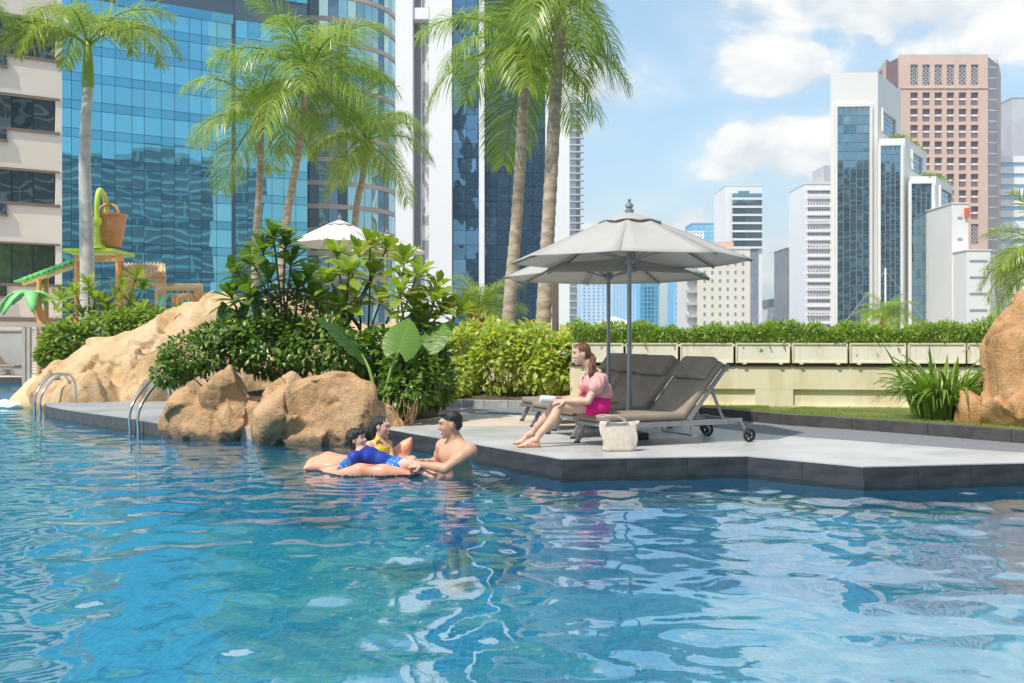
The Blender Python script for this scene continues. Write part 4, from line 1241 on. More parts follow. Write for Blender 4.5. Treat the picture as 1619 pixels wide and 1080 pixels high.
# --- buildings behind the photographer, seen mirrored in the glass towers
def back_block(name, label, c, size, rot, h, band=3.6, mat='beige', gm='window_dark'):
    e = empty(name, (c[0], c[1], GZ0), R(rot)); tag(e, label, 'building')
    lbox(e, 'wall', -size[0] / 2, size[0] / 2, 0, size[1], 0, h, M[gm])
    k = 0; z = 4.0
    while z < h:
        obj('floor_band', box_me('floor_band', (size[0] + .4, .5, band * .26), M[mat]), e, (0, -.26, z)); z += band
    for x in np.arange(-size[0] / 2, size[0] / 2 + .1, size[0] / 6):
        obj('pier', box_me('pier', (.7, .5, h), M[mat]), e, (x, -.55, h / 2))
back_block('mirrored_hotel', 'banded hotel block mirrored in the blue glass tower', (88, -40), (96, 18), 222, 84, mat='white_warm')
back_block('mirrored_offices', 'tall banded offices mirrored in the navy glass tower', (20, -72), (70, 18), 180, 128, mat='grey_clad')
# ------------------------------------------------------------------ rocks
class RockSDF(SDF):
    def rk(self, c, r, seed, ncut=16, k=0.10, lo=0.66, hi=0.95):
        rr = np.random.RandomState(seed)
        n = rr.normal(0, 1, (ncut, 3)); n[:, 2] *= 0.7; n /= np.linalg.norm(n, axis=1)[:, None]
        r = np.array(r, float)
        off = np.linalg.norm(n * r, axis=1) * rr.uniform(lo, hi, ncut)
        self.p.append(('rk', np.array(c, float), r, n, off, k)); return self
    def prim(self, pr, P):
        if pr[0] != 'rk': return SDF.prim(self, pr, P)
        _, c, r, n, off, k = pr
        q = P - c
        k0 = np.linalg.norm(q / r, axis=-1); k1 = np.linalg.norm(q / (r * r), axis=-1)
        dd = k0 * (k0 - 1.0) / np.maximum(k1, 1e-9)
        for i in range(len(n)):
            pl = q @ n[i] - off[i]; kk = 0.012
            h = np.clip(0.5 - 0.5 * (dd - pl) / kk, 0, 1); dd = dd * (1 - h) + pl * h + kk * h * (1 - h)
        return dd
    def bounds(self, pr):
        if pr[0] != 'rk': return SDF.bounds(self, pr)
        return pr[1] - pr[2], pr[1] + pr[2], pr[5]
def rock(name, prims, vox, mat, label, seed=0, amp=0.028, k=0.05, ncut=26, cellsize=.62, zst=.7, ridge=None):
    s = RockSDF(vox)
    for i, (c, r) in enumerate(prims): s.rk(c, r, seed * 31 + i, ncut, k)
    if ridge: s.chain([a for a, _ in ridge], [b for _, b in ridge], .25)
    V, Q = s.mesh(smooth=1)
    N = vnormals(V, Q)
    h = fbm(V, 1.6, 3, seed) * amp * 0.8 + fbm(V, 7.0, 3, seed + 5) * amp * 0.35
    # split faces: every cell of the stone is its own tilted plane, with a step to the next
    rr = np.random.RandomState(seed + 77)
    st = np.array([1, 1, zst])
    for (cell, ka) in ((cellsize, 1.0), (cellsize * .45, .22)):
        nc = max(12, int(len(V) * vox * vox / (cell * cell)))
        ci = V[rr.choice(len(V), nc, replace=False)]
        Vw = V + 0.12 * cell * np.stack([fbm(V, 2.5 / cell, 2, 1), fbm(V, 2.5 / cell, 2, 7), fbm(V, 2.5 / cell, 2, 13)], 1)
        near = np.concatenate([np.argmin((((Vw[i:i + 4000, None] - ci[None]) * st) ** 2).sum(-1), 1) for i in range(0, len(V), 4000)])
        off = rr.uniform(-1, .6, nc) * amp * .7 * ka; g = rr.normal(0, .11 * ka, (nc, 3))
        h = h + off[near] + ((V - ci[near]) * g[near]).sum(1)
    fis = fbm(V * np.array([1, 1, .6]), 1.15, 3, seed + 51); h -= amp * 1.7 * np.exp(-(fis / .022) ** 2) * np.clip(.4 + fbm(V, .9, 2, seed + 3) * 2, 0, 1)
    hs = np.zeros_like(h); cn = np.zeros_like(h)
    for i in range(4): np.add.at(hs, Q[:, i], h[Q[:, (i + 1) % 4]]); np.add.at(cn, Q[:, i], 1)
    h = .6 * h + .4 * hs / np.maximum(cn, 1)
    V = V + N * h[:, None]
    me = np_mesh(name, V, Q, M[mat], True)
    c = V.mean(0); c[2] = V[:, 2].min()
    o = obj(name, me); me.transform(Matrix.Translation(-Vector(c))); o.location = c
    tag(o, label, 'rock'); return o
rock('boulder', [((-4.12, 13.95, .05), (.70, .62, .60)), ((-4.0, 13.95, .52), (.42, .46, .52)), ((-4.55, 14.0, .15), (.44, .5, .55)), ((-3.84, 13.8, .12), (.38, .5, .56))], .025, 'boulder',
     'peaked brown sandstone boulder standing in the water beside the pool ladder', 3)
rock('boulder', [((-2.96, 13.35, .2), (.57, .6, .70)), ((-2.40, 13.35, .2), (.78, .66, .72)), ((-1.92, 13.4, .05), (.50, .5, .66)), ((-2.7, 13.15, -.1), (.7, .5, .5))], .025, 'boulder',
     'broad flat topped brown boulder behind the children on the raft', 8)
cl = [((-9.1, 20.8, .2), (1.0, 1.0, .78)), ((-8.4, 20.6, .35), (1.0, 1.0, .9)), ((-7.5, 20.5, .5), (1.0, 1.1, 1.15)), ((-6.6, 20.5, .7), (1.0, 1.1, 1.4)), ((-5.7, 20.5, .85), (1.1, 1.2, 1.55)),
      ((-4.6, 20.3, .7), (1.2, 1.2, 1.5)), ((-3.3, 20, .5), (1.2, 1.1, 1.4)), ((-2.3, 19.7, .4), (.9, 1.0, 1.35)),
      ((-8.05, 19.05, .15), (.68, .5, .58)), ((-7.2, 19.35, .4), (.42, .42, .85)), ((-6.65, 19.35, .5), (.40, .42, 1.05)), ((-6.05, 19.3, .45), (.42, .42, 1.0)), ((-5.4, 19.25, .4), (.5, .5, .95)), ((-8.9, 19.6, .1), (.7, .6, .62))]
rock('rock_outcrop', cl, .045, 'cliff', 'long pale sandstone outcrop sloping down to a small water chute', 21, amp=.045, k=.22, ncut=12, cellsize=.95, zst=.5, ridge=[((-9.3, 20.9, .15), .62), ((-8.2, 20.6, .45), .75), ((-7.0, 20.5, .80), .90), ((-5.8, 20.5, 1.20), 1.05), ((-4.6, 20.4, 1.15), 1.0)])
rock('standing_rock', [((6.95, 12.75, .8), (1.05, .8, 1.38)), ((6.38, 12.5, .6), (.55, .55, 1.05)), ((7.7, 12.6, 1.1), (.8, .8, 1.4)), ((5.98, 12.9, .25), (.34, .34, .55)), ((6.6, 12.7, 1.3), (.5, .6, .7))], .03, 'ochre',
     'tall ochre rock standing on the lawn beside the strap leaved plant', 5, amp=.04, ncut=30, cellsize=.7, zst=.5)
# water chute and foam at the outcrop's end
wf = empty('waterfall', (-10.2, 20.05, 0)); tag(wf, 'white foam where water runs off the smooth yellow chute into the pool', 'waterfall')
s = SDF(.04); s.ell((-9.75, 20.75, -.05), (.50, .75, .68), (0, R(-10), R(20)), .1).ell((-9.35, 20.9, .1), (.6, .7, .62), None, .1).ell((-10.0, 20.5, -.15), (.35, .5, .5), None, .1)
V, Q = s.mesh(smooth=2); rockmat('chute', (.58, .40, .18), (.70, .54, .30), (.74, .60, .38), .2)
tag(obj('water_chute', np_mesh('water_chute', V, Q, M['chute'], True)), 'smooth yellow rock chute at the low end of the outcrop', 'rock')
mb = MB(); r_ = random.Random(2)
s = SDF(.03)
for i in range(26): s.ell((r_.uniform(-.45, .35), r_.uniform(-.35, .35), r_.uniform(-.02, .06)), (r_.uniform(.07, .16), r_.uniform(.07, .16), r_.uniform(.04, .10)), k=.03)
V, Q = s.mesh(); pm('foam', (.85, .88, .9), rough=.5); obj('foam', np_mesh('foam', V, Q, M['foam'], True), wf)
# soil under the planting
s = SDF(.08); s.ell((-3.1, 15.6, 0.0), (2.1, 1.9, .62), k=.1).ell((-6.6, 23.9, 0), (5.0, 2.2, .6), k=.1).ell((-0.1, 18.9, .05), (2.6, 1.4, .35), k=.1)
V, Q = s.mesh(); tag(obj('planting_bed', np_mesh('planting_bed', V, Q, M['soil'], True)), kind='structure')

# ------------------------------------------------------------------ shrubs
def shrub(name, label, ells, n, size, mat, seed, stems=0, base=None, tpl=None, group=None, spikes=0, stem_mat='twig', hollow=.55, cat='shrub'):
    """ells: list of (centre, radii); leaves fill the outer shell of the union, with twigs from the base"""
    r = np.random.RandomState(seed)
    C = np.array([c for c, _ in ells]); Rd = np.array([q for _, q in ells])
    vol = Rd.prod(1) ** (2 / 3.); pick = r.choice(len(ells), n, p=vol / vol.sum())
    dirs = r.normal(0, 1, (n, 3)); dirs /= np.linalg.norm(dirs, axis=1)[:, None]
    rad = r.uniform(hollow, 1.0, n) ** 0.6
    P = C[pick] + dirs * Rd[pick] * rad[:, None]
    P += 0.10 * Rd.mean() * np.stack([vnoise(P, 2.2, 3), vnoise(P, 2.2, 13), vnoise(P, 2.2, 23)], 1)
    clump = vnoise(P, 3.4, seed)                      # leaves gather in sprays, leaving gaps
    keep = (clump > -0.28) | (r.rand(n) < .35)
    P, dirs = P[keep], dirs[keep]
    base = Vector(base) if base is not None else Vector((C[:, 0].mean(), C[:, 1].mean(), .2))
    e = empty(name, base); tag(e, label, cat, group)
    TV, TF = tpl or leaf_tpl(3, .48, 'ov', .18, .25)
    d = dirs * .75 + r.normal(0, .5, dirs.shape); d[:, 2] -= .15
    ups = dirs * .5 + np.array([0, 0, 1.]) + r.normal(0, .35, dirs.shape)
    fo = obj('foliage', scatter('foliage', TV, TF, frames(d, ups, r.uniform(size[0], size[1], len(P))), P, M[mat]), e); fo.location = -e.location; fo['kind'] = 'stuff'
    for i in range(stems):
        k = r.randint(len(P)); p = Vector(P[k]) - base
        b = Vector((r.uniform(-.15, .15) * Rd[:, 0].max() * 3, r.uniform(-.1, .1), 0)); b.z = .0
        mid = b.lerp(p, .5) + Vector((r.normal(0, .05), r.normal(0, .05), .06))
        mb = MB(); mb.tube(spline([b, mid, p], 4), [.013 - .0011 * q for q in range(9)], 5); obj('stem', mb.mesh('stem', M[stem_mat], True), e)
    for i in range(spikes):
        top = P[r.choice(np.argsort(-(P[:, 2] - .25 * P[:, 1]))[:len(P) // 2])]
        mb = MB(); h = r.uniform(.07, .14); mb.tube([(0, 0, 0), (.004, 0, h * .5), (0, .004, h)], [.010, .017, .004], 6)
        obj('flower_spike', mb.mesh('flower_spike', M['flower_red'], True), e, Vector(top) - base + Vector((0, -.03, .02)))
    return e
def E(u, v, d, ru, rv, rd): c = W(u, v, d); return (tuple(c), (ru / FPX * d, rd, rv / FPX * d))
big = leaf_tpl(3, .52, 'ov', .2, .28)
shrub('leafy_shrub', 'dark glossy shrub trailing over the peaked boulder', [E(300, 560, 14.6, 48, 34, .5), E(350, 550, 14.9, 55, 42, .6), E(270, 585, 14.3, 28, 24, .3)], 2300, (.07, .125), 'shrub_dark', 1, 8, (-4.2, 14.6, .5), big)
shrub('leafy_shrub', 'dense dark green shrub filling the bed above the two boulders', [E(430, 545, 15.0, 62, 50, .7), E(510, 545, 14.8, 60, 45, .6), E(470, 500, 15.6, 80, 42, .8), E(560, 560, 14.4, 45, 35, .5), E(390, 530, 15.2, 50, 45, .6)], 6200, (.07, .135), 'shrub_dark', 2, 14, (-3.1, 15.0, .5), big)
shrub('leafy_shrub', 'dark shrub drooping over dry stems at the corner of the deck', [E(650, 590, 14.2, 52, 42, .5), E(640, 620, 13.9, 40, 30, .35), E(690, 600, 14.6, 32, 40, .4), E(600, 560, 14.6, 40, 40, .5), E(672, 555, 14.8, 40, 35, .5)], 3600, (.085, .16), 'shrub_dark', 3, 10, (-1.75, 14.0, .2), big)
# dry stems at the deck corner
ds = empty('dry_stems', (-1.6, 13.55, .18)); tag(ds, 'bundle of dry brown stems under the dark shrub at the deck corner', 'plant')
r = random.Random(9)
for i in range(46):
    b = Vector((r.uniform(-.28, .30), r.uniform(-.12, .25), 0)); tpt = b + Vector((r.uniform(-.16, .25), r.uniform(-.1, .1), r.uniform(.25, .48)))
    mb = MB(); mb.tube([b, b.lerp(tpt, .5) + Vector((r.uniform(-.03, .03), 0, 0)), tpt], [.006, .005, .003], 4); obj('stem', mb.mesh('stem', M['dry_stem'], True), ds)
# bright shrubs behind the kerb
lt = leaf_tpl(3, .55, 'ov', .15, .22)
defs = [('pale variegated shrub beside the dark planting', [E(735, 575, 18.6, 38, 55, .5), E(722, 600, 18.3, 28, 35, .4), E(745, 540, 19.0, 34, 34, .5)]),
        ('yellow green shrub with a few red flower spikes before the leaning palm', [E(790, 570, 18.4, 42, 58, .55), E(785, 535, 18.9, 40, 32, .5)]),
        ('bright lime shrub around the foot of the tall palm', [E(845, 575, 18.3, 40, 55, .55), E(840, 540, 18.8, 40, 32, .5), E(862, 590, 18.0, 30, 40, .4)]),
        ('lime green shrub behind the seated woman', [E(898, 575, 18.2, 38, 52, .5), E(905, 545, 18.7, 42, 30, .5)]),
        ('pale green shrub beside the umbrella poles in front of the parapet', [E(930, 575, 18.0, 22, 46, .3), E(925, 545, 18.4, 26, 26, .4)])]
for i, (lb, el_) in enumerate(defs):
    c = el_[0][0]
    shrub('flowering_shrub', lb, el_, 2700 if i < 4 else 1300, (.055, .17), 'shrub_light', 20 + i, 12, (c[0], c[1], .2), lt, 'bright shrubs behind the kerb', 8 if i in (1, 2, 3) else 2, 'dry_stem')
# mixed greenery on the left bank
defs = [('mid green shrub beside the slatted railing', [E(105, 540, 22.6, 40, 30, .6), E(85, 560, 22.2, 24, 18, .4)], (-10.0, 22.6, .3)),
        ('mid green shrub at the foot of the royal palm', [E(165, 525, 23.2, 45, 32, .7), E(210, 520, 23.3, 40, 32, .6)], (-9.2, 23.2, .3)),
        ('green shrub on top of the pale outcrop', [E(250, 515, 23.4, 42, 26, .7), E(295, 505, 23.8, 28, 20, .6)], (-8.0, 23.4, .3))]
for i, (lb, el_, b) in enumerate(defs):
    shrub('leafy_shrub', lb, el_, 2600, (.09, .16), 'shrub_mid', 40 + i, 8, b, lt)

# ------------------------------------------------------------------ frangipani shrubs: branches ending in leaf rosettes
pl_tpl = leaf_tpl(5, .44, 'obov', .10, .22)
pl_me = {m: np_mesh('leaf', pl_tpl[0], pl_tpl[1], M[m], True) for m in ('plumeria_dark', 'plumeria_light')}
def frangipani(label, base, tips, mat, leaf=(.36, .50), nleaf=18, seed=0):
    r = random.Random(seed)
    base = Vector(base); e = empty('frangipani', base); tag(e, label, 'shrub')
    tips = [Vector(t) - base for t in tips]
    zmax = max(t.z for t in tips)
    forks = [Vector((sum(t.x for t in tips) / len(tips) * .4 + r.uniform(-.2, .2), r.uniform(-.15, .15), zmax * f)) for f in (.30, .38, .46)]
    trunk = MB(); trunk.tube(spline([Vector((0, 0, -.1)), Vector((.03, 0, zmax * .15)), forks[0]], 4), [.04 - .0016 * q for q in range(9)], 7)
    obj('trunk', trunk.mesh('trunk', M['twig'], True), e)
    for i, t in enumerate(tips):
        f = forks[i % 3]
        dirv = (t - f); side = Vector((r.uniform(-.12, .12), r.uniform(-.12, .12), -.10 * dirv.length))
        mid = f + dirv * .5 + side
        mb = MB(); pts = spline([forks[0] * .9 if i % 3 else Vector((0, 0, .05)), f, mid, t], 4)
        mb.tube(pts, [.027 - .0012 * q for q in range(len(pts))], 6); obj('branch', mb.mesh('branch', M['twig'], True), e)
        ax = (t - mid).normalized(); ax = (ax + Vector((0, 0, .35))).normalized()
        q0 = ax.to_track_quat('Z', 'Y')
        for k in range(nleaf):
            a = k * 2.39996 + r.uniform(-.25, .25); f_ = k / nleaf
            inc = R(12 + 78 * (1 - f_) + r.uniform(-9, 9))          # outer leaves spread, inner ones stand up
            d = Vector((math.cos(a) * math.sin(inc), math.sin(a) * math.sin(inc), math.cos(inc)))
            d = q0 @ d; up = (ax * math.sin(inc) - d * 0.2 + q0 @ Vector((-math.cos(a) * math.cos(inc), -math.sin(a) * math.cos(inc), math.sin(inc)))).normalized()
            y = up.cross(d).normalized(); z = d.cross(y)
            L = r.uniform(*leaf) * (1.0 - .35 * f_)
            o = obj('leaf', pl_me[mat], e)
            mt = Matrix((d, y, z)).transposed().to_4x4(); mt.translation = t - ax * (.10 * (1 - f_))
            o.matrix_local = mt @ Matrix.Diagonal((L, L, L, 1))
def T(lst, d0, seed):
    r = random.Random(seed); return [W(u, v, d0 + r.uniform(-.5, .5)) for u, v in lst]
frangipani('dark leaved frangipani with grey forked branches above the peaked boulder', (-3.15, 15.1, .3), T([(432, 372), (398, 412), (375, 432), (460, 415), (425, 440), (392, 462), (365, 468), (470, 452), (452, 385), (415, 395), (490, 440)], 15.0, 1), 'plumeria_dark', seed=1)
frangipani('mid green frangipani in the middle of the bed, before the white umbrella', (-2.6, 15.5, .3), T([(585, 385), (612, 392), (552, 428), (522, 442), (590, 432), (560, 470), (602, 475), (500, 470), (532, 400), (640, 445), (565, 400), (540, 480)], 15.3, 2), 'plumeria_light', seed=2)
frangipani('light green frangipani leaning out towards the deck', (-1.9, 14.8, .3), T([(660, 432), (692, 455), (655, 482), (700, 492), (728, 490), (688, 470), (632, 462), (640, 410), (668, 505)], 14.8, 3), 'plumeria_light', seed=3)
frangipani('sparse frangipani in front of the bucket tower', (-10.0, 24.0, .4), T([(118, 462), (150, 470), (192, 452), (216, 438), (170, 492), (130, 498), (96, 470), (205, 478), (180, 470), (110, 490), (150, 500), (140, 450), (225, 455), (160, 478)], 24.2, 4), 'plumeria_light', (.40, .54), 14, 4)
frangipani('bushy frangipani behind the crest of the outcrop', (-8.2, 24.0, .4), T([(272, 504), (232, 505), (292, 502), (240, 498), (255, 506), (210, 496), (225, 490)], 24.0, 5), 'plumeria_light', (.40, .54), 14, 5)

# ------------------------------------------------------------------ elephant ears
def ear_me(mat, seed):
    r = random.Random(seed); V, F = [], []; nu, nv = 18, 8
    for i in range(nu + 1):
        t = i / nu
        wd = .40 * math.sin(math.pi * min(1, (t * .93 + .07)) ** .8) ** .75 * (1 - .25 * t)
        for j in range(-nv, nv + 1):
            q = j / nv; back = -.20 * (abs(q) ** 1.3) * (1 - t) ** 3
            y = q * wd; x = t + back
            z = .10 * abs(y) - .30 * t * t * .6 - .18 * q * q * wd + .020 * math.sin(i * 2.1 + (3 if j > 0 else 0)) * abs(q) ** 2
            V.append((x, y, z))
    m = 2 * nv + 1
    for i in range(nu):
        for j in range(m - 1):
            a = i * m + j; F.append((a, a + 1, a + m + 1, a + m))
    return np_mesh('leaf', np.array(V), F, M[mat], True)
ears = {('ear_light', 0): ear_me('ear_light', 1), ('ear_dark', 0): ear_me('ear_dark', 2)}
def ear_plant(label, base, leaves):
    base = Vector(base); e = empty('elephant_ear', base); tag(e, label, 'plant')
    for (pb, tip, facing, L, mat, wsc) in leaves:
        pb = Vector(pb) - base; d = (Vector(tip) - base - pb); L = L or d.length; d.normalize()
        up = Vector(facing).normalized(); y = up.cross(d).normalized(); z = d.cross(y)
        mb = MB(); mid = pb * .55 + Vector((0, 0, .06)); mb.tube(spline([Vector((pb.x * .08, pb.y * .08, -.1)), mid, pb], 6), [.034 - .0017 * q for q in range(13)], 7)
        st = obj('leaf_stalk', mb.mesh('leaf_stalk', M['stalk'], True), e)
        o = obj('leaf', ears[(mat, 0)], e); mt = Matrix((d, y, z)).transposed().to_4x4(); mt.translation = pb
        o.matrix_local = mt @ Matrix.Diagonal((L, L * wsc, L, 1))
ear_plant('elephant ear with one big bright leaf and long pale stalks by the broad boulder', W(602, 640, 13.7), [
    (W(630, 556, 13.6), W(650, 492, 14.0), (.15, -.85, .55), .66, 'ear_light', 1.08),
    (W(572, 560, 13.9), W(500, 478, 14.0), (-.35, -.05, .9), .90, 'ear_dark', .62),
    (W(672, 552, 14.2), W(712, 500, 14.4), (-.25, -.8, .6), .62, 'ear_light', 1.0),
    (W(650, 515, 14.6), W(690, 472, 15.0), (.2, -.7, .7), .5, 'ear_dark', .9)])
ear_plant('dark elephant ear standing among the shrubs behind the peaked boulder', W(395, 580, 15.0), [
    (W(392, 530, 14.8), W(402, 462, 14.9), (-.1, -.95, .3), .72, 'ear_dark', .95),
    (W(360, 522, 14.9), W(352, 480, 15.0), (.2, -.95, .3), .5, 'ear_dark', .8),
    (W(365, 535, 14.6), W(325, 512, 14.7), (-.3, -.7, .6), .45, 'ear_dark', .9),
    (W(440, 540, 14.8), W(470, 520, 14.6), (.3, -.7, .6), .42, 'ear_dark', .9)])

# ------------------------------------------------------------------ strap leaved clump on the lawn
def strap_me(arch, seed):
    V, F = [], []; n = 9
    for i in range(n + 1):
        t = i / n; a = R(82) - R(arch) * t ** 1.5
        if i == 0: x = z = 0
        else: x += math.cos(a) / n; z += math.sin(a) / n
        h = .032 * (1 - t ** 2.4) * (0.5 + min(1, t * 3) * .5) + .002
        V += [(x, h, z + .012), (x, 0, z), (x, -h, z + .012)]
    for i in range(n):
        a = i * 3; F += [(a, a + 1, a + 4, a + 3), (a + 1, a + 2, a + 5, a + 4)]
    return np_mesh('leaf', np.array(V), F, M['strap'], True)
straps = [strap_me(a, 0) for a in (25, 55, 85, 115, 140)]
sb = W(1492, 645, 13.4); sb.z = .30
sc = empty('strap_leaf_plant', sb); tag(sc, 'clump of long arching strap leaves growing by the ochre rock', 'plant')
r = random.Random(4)
for i in range(230):
    a = r.uniform(0, 6.283); L = r.uniform(.6, 1.12)
    rad = r.uniform(0, .32); o = obj('leaf', r.choice(straps[1:] if i % 3 else straps), sc, (math.cos(a) * rad + r.uniform(-.12, .12), math.sin(a) * rad * .7, -.03), (R(r.uniform(-14, 14)), 0, a + r.uniform(-.5, .5)), (L, L * 1.0, L))

# ------------------------------------------------------------------ palms
def frond_me(e0, bend, seed, mat, n=56, leaflet=.92, droop=1.0, plume=0.0, wid=.0098):
    """unit-length frond along +x, starting angle e0 (deg), bending down by bend (deg)"""
    r = np.random.RandomState(seed)
    S = 40; pts = [np.zeros(3)]; tg = []
    for i in range(S):
        t = (i + .5) / S; a = R(e0 - bend * t ** 1.25); tg.append(np.array([math.cos(a), 0, math.sin(a)])); pts.append(pts[-1] + tg[-1] / S)
    tg.append(tg[-1]); pts = np.array(pts); tg = np.array(tg)
    mb = MB(); mb.tube([Vector(p) for p in pts[::4]], [.013 * (1 - .085 * k) for k in range(len(pts[::4]))], 5)
    V = [tuple(v) for v in mb.V]; F = [f for f in mb.F if len(f) == 4]
    for side in (-1, 1):
        for i in range(n):
            t = .16 + .84 * (i + r.uniform(-.3, .3)) / n; t = min(max(t, .12), .995)
            k = t * S; i0 = min(int(k), S - 1); p = pts[i0] + (pts[i0 + 1] - pts[i0]) * (k - i0); tv = tg[i0]
            nv = np.cross(tv, [0, 1, 0]); nv = nv if nv[2] > 0 else -nv
            L = leaflet * .42 * (math.sin(math.pi * (t * .80 + .16)) ** .8) * r.uniform(.85, 1.1) + .03
            sd = np.array([0, side, 0.])
            fw = .45 + .5 * t
            d1 = sd * .9 + tv * fw + nv * (r.normal(.10, .16) + plume * r.normal(0, .6)); d1 /= np.linalg.norm(d1)
            d2 = d1 + np.array([0, 0, -1.]) * droop * r.uniform(.45, .9); d2 /= np.linalg.norm(d2)
            d3 = d2 + np.array([0, 0, -1.]) * droop * r.uniform(.5, 1.0); d3 /= np.linalg.norm(d3)
            q0 = p; q1 = q0 + d1 * L * .38; q2 = q1 + d2 * L * .36; q3 = q2 + d3 * L * .30
            wv = np.cross(d1, nv); wv /= max(np.linalg.norm(wv), 1e-6); wv = wv * wid * .5 * r.uniform(.8, 1.2)
            o = len(V)
            for q, s_ in ((q0, .5), (q1, 1.0), (q2, .8), (q3, .12)): V += [tuple(q - wv * s_), tuple(q + wv * s_)]
            F += [(o, o + 1, o + 3, o + 2), (o + 2, o + 3, o + 5, o + 4), (o + 4, o + 5, o + 7, o + 6)]
    return np_mesh('frond', np.array(V), F, M[mat], False)
CO = [frond_me(e0, b, 50 + i, 'frond', droop=dr) for i, (e0, b, dr) in enumerate([(82, 60, .5), (68, 85, .7), (52, 95, .9), (36, 95, 1.0), (20, 90, 1.1), (4, 80, 1.1), (-14, 65, 1.0), (-34, 46, .8), (-52, 32, .5), (60, 110, 1.0)])]
RO = [frond_me(e0, b, 80 + i, 'frond_royal', droop=dr, plume=.5, leaflet=.62, wid=.0135) for i, (e0, b, dr) in enumerate([(84, 50, .3), (66, 95, .5), (48, 118, .7), (32, 112, .8), (14, 95, .8), (-4, 80, .8)])]
def trunk_me(pts, r0, r1, mat, ring=.11, bump=.045, swell=0.0, n=14):
    P = spline(pts, 26); L = 0; rad = []; tot = sum((b - a).length for a, b in zip(P[:-1], P[1:]))
    for i, p in enumerate(P):
        if i: L += (p - P[i - 1]).length
        t = L / tot; rr = r0 + (r1 - r0) * t ** .7
        rr *= 1 + swell * math.exp(-((t - .35) / .22) ** 2) + .55 * math.exp(-L / .22) + bump * math.sin(2 * math.pi * L / ring) + .02 * math.sin(L * 1.7)
        rad.append(rr)
    mb = MB(); mb.tube(P, rad, n); return mb.mesh('trunk', M[mat], True)
def palm(label, pts, r0, r1, L, spec, kind='coco', seed=0, group=None, ring=.11):
    """pts: trunk line base->crown (world), spec: list of (azimuth deg, mesh index, length factor)"""
    r = random.Random(seed)
    base = Vector(pts[0]); rel = [Vector(p) - base for p in pts]; top = rel[-1]
    e = empty('royal_palm' if kind == 'royal' else 'coconut_palm', base); tag(e, label, 'palm tree', group)
    obj('trunk', trunk_me(rel if kind != 'royal' else rel[:-1] + [rel[-1] - Vector((0, 0, 1.1))], r0, r1, 'royal_bark' if kind == 'royal' else 'coco_bark', ring, .012 if kind == 'royal' else .05, .12 if kind == 'royal' else 0), e)
    if kind == 'royal':
        mb = MB(); mb.lathe([(r1 * 1.06, .0), (r1 * 1.16, .10), (r1 * 1.12, .35), (r1 * .92, .8), (r1 * .62, 1.12), (r1 * .3, 1.3)], 16); obj('crownshaft', mb.mesh('crownshaft', M['crownshaft'], True), e, top - Vector((0, 0, 1.15)))
    else:
        s = SDF(.03); rr = np.random.RandomState(seed)
        s.ell((0, 0, -.05), (.16, .16, .30), k=.03)
        for i in range(12): a = i * .9; s.cap((math.cos(a) * .08, math.sin(a) * .08, -.15), (math.cos(a) * .24, math.sin(a) * .24, rr.uniform(-.25, .28)), .05, .03, k=.04)
        V, Q = s.mesh(); obj('husk', np_mesh('husk', V, Q, M['husk'], True), e, top)
        for i in range(5):
            a = r.uniform(0, 6.28); mb = MB(); mb.lathe([(.01, -.12), (.07, -.08), (.095, 0), (.07, .08), (.01, .12)], 10); obj('coconut', mb.mesh('coconut', M['crownshaft'], True), e, top + Vector((math.cos(a) * .24, math.sin(a) * .24, -.25 - r.uniform(0, .15))))
    lib = RO if kind == 'royal' else CO
    for (azd, mi, lf) in spec:
        o = obj('frond', lib[mi], e, top + Vector((0, 0, r.uniform(-.06, .10))), (R(r.uniform(-8, 8)), 0, R(azd + r.uniform(-5, 5)))); s_ = L * lf * r.uniform(.94, 1.06); o.scale = (s_, s_, s_)
def spiral(n, seed, idx, off=0):
    r = random.Random(seed); return [((off + k * 137.5) % 360, idx[int(k * len(idx) / n)], r.uniform(.88, 1.08)) for k in range(n)]
cidx = [0, 1, 1, 9, 2, 2, 3, 3, 4, 4, 5, 5, 6, 7]
palm('tall royal palm with smooth grey trunk and green crownshaft beside the bucket tower', [W(137, 556, 27), W(138, 430, 27), W(134, 250, 27), W(139, 72, 27)], .20, .14, 2.85, [(185, 2, 1), (200, 3, 1), (165, 2, .95), (150, 1, 1), (235, 3, .9), (10, 2, 1.05), (-15, 3, 1.1), (25, 1, 1), (60, 1, 1), (100, 1, 1), (280, 2, .9), (320, 3, .9), (130, 2, 1)], 'royal', 1, ring=.35)
palm('royal palm whose outer fronds hang before the beige hotel wing', [W(-72, 570, 26), W(-74, 300, 26), W(-70, 30, 26)], .20, .14, 2.3, spiral(11, 2, [1, 2, 2, 3, 3, 4]), 'royal', 2, ring=.35)
palm('coconut palm with a short crown before the glass tower, left of the leaning one', [W(398, 580, 34), W(405, 380, 34), W(411, 280, 34), W(412, 186, 34)], .15, .105, 3.0, spiral(15, 3, cidx, 20), 'coco', 3)
palm('tall leaning coconut palm with the highest full crown before the glass tower', [W(432, 580, 33), W(452, 360, 33), W(470, 250, 33), W(487, 128, 33)], .16, .11, 3.5, spiral(19, 4, cidx, 70), 'coco', 4)
palm('lower coconut palm with brown crown base before the round tower', [W(545, 570, 36), W(562, 345, 36), W(573, 285, 36), W(579, 226, 36)], .16, .11, 2.9, spiral(17, 5, cidx, 140), 'coco', 5)
palm('leaning coconut palm with hanging fronds before the navy glass', [W(802, 575, 20.5), W(806, 480, 20.5), W(818, 330, 20.5), W(826, 190, 20.5), W(832, 85, 20.5)], .155, .105, 2.55, spiral(16, 6, [0, 1, 1, 2, 2, 3, 4, 4, 5, 5, 6, 7], 200), 'coco', 6)
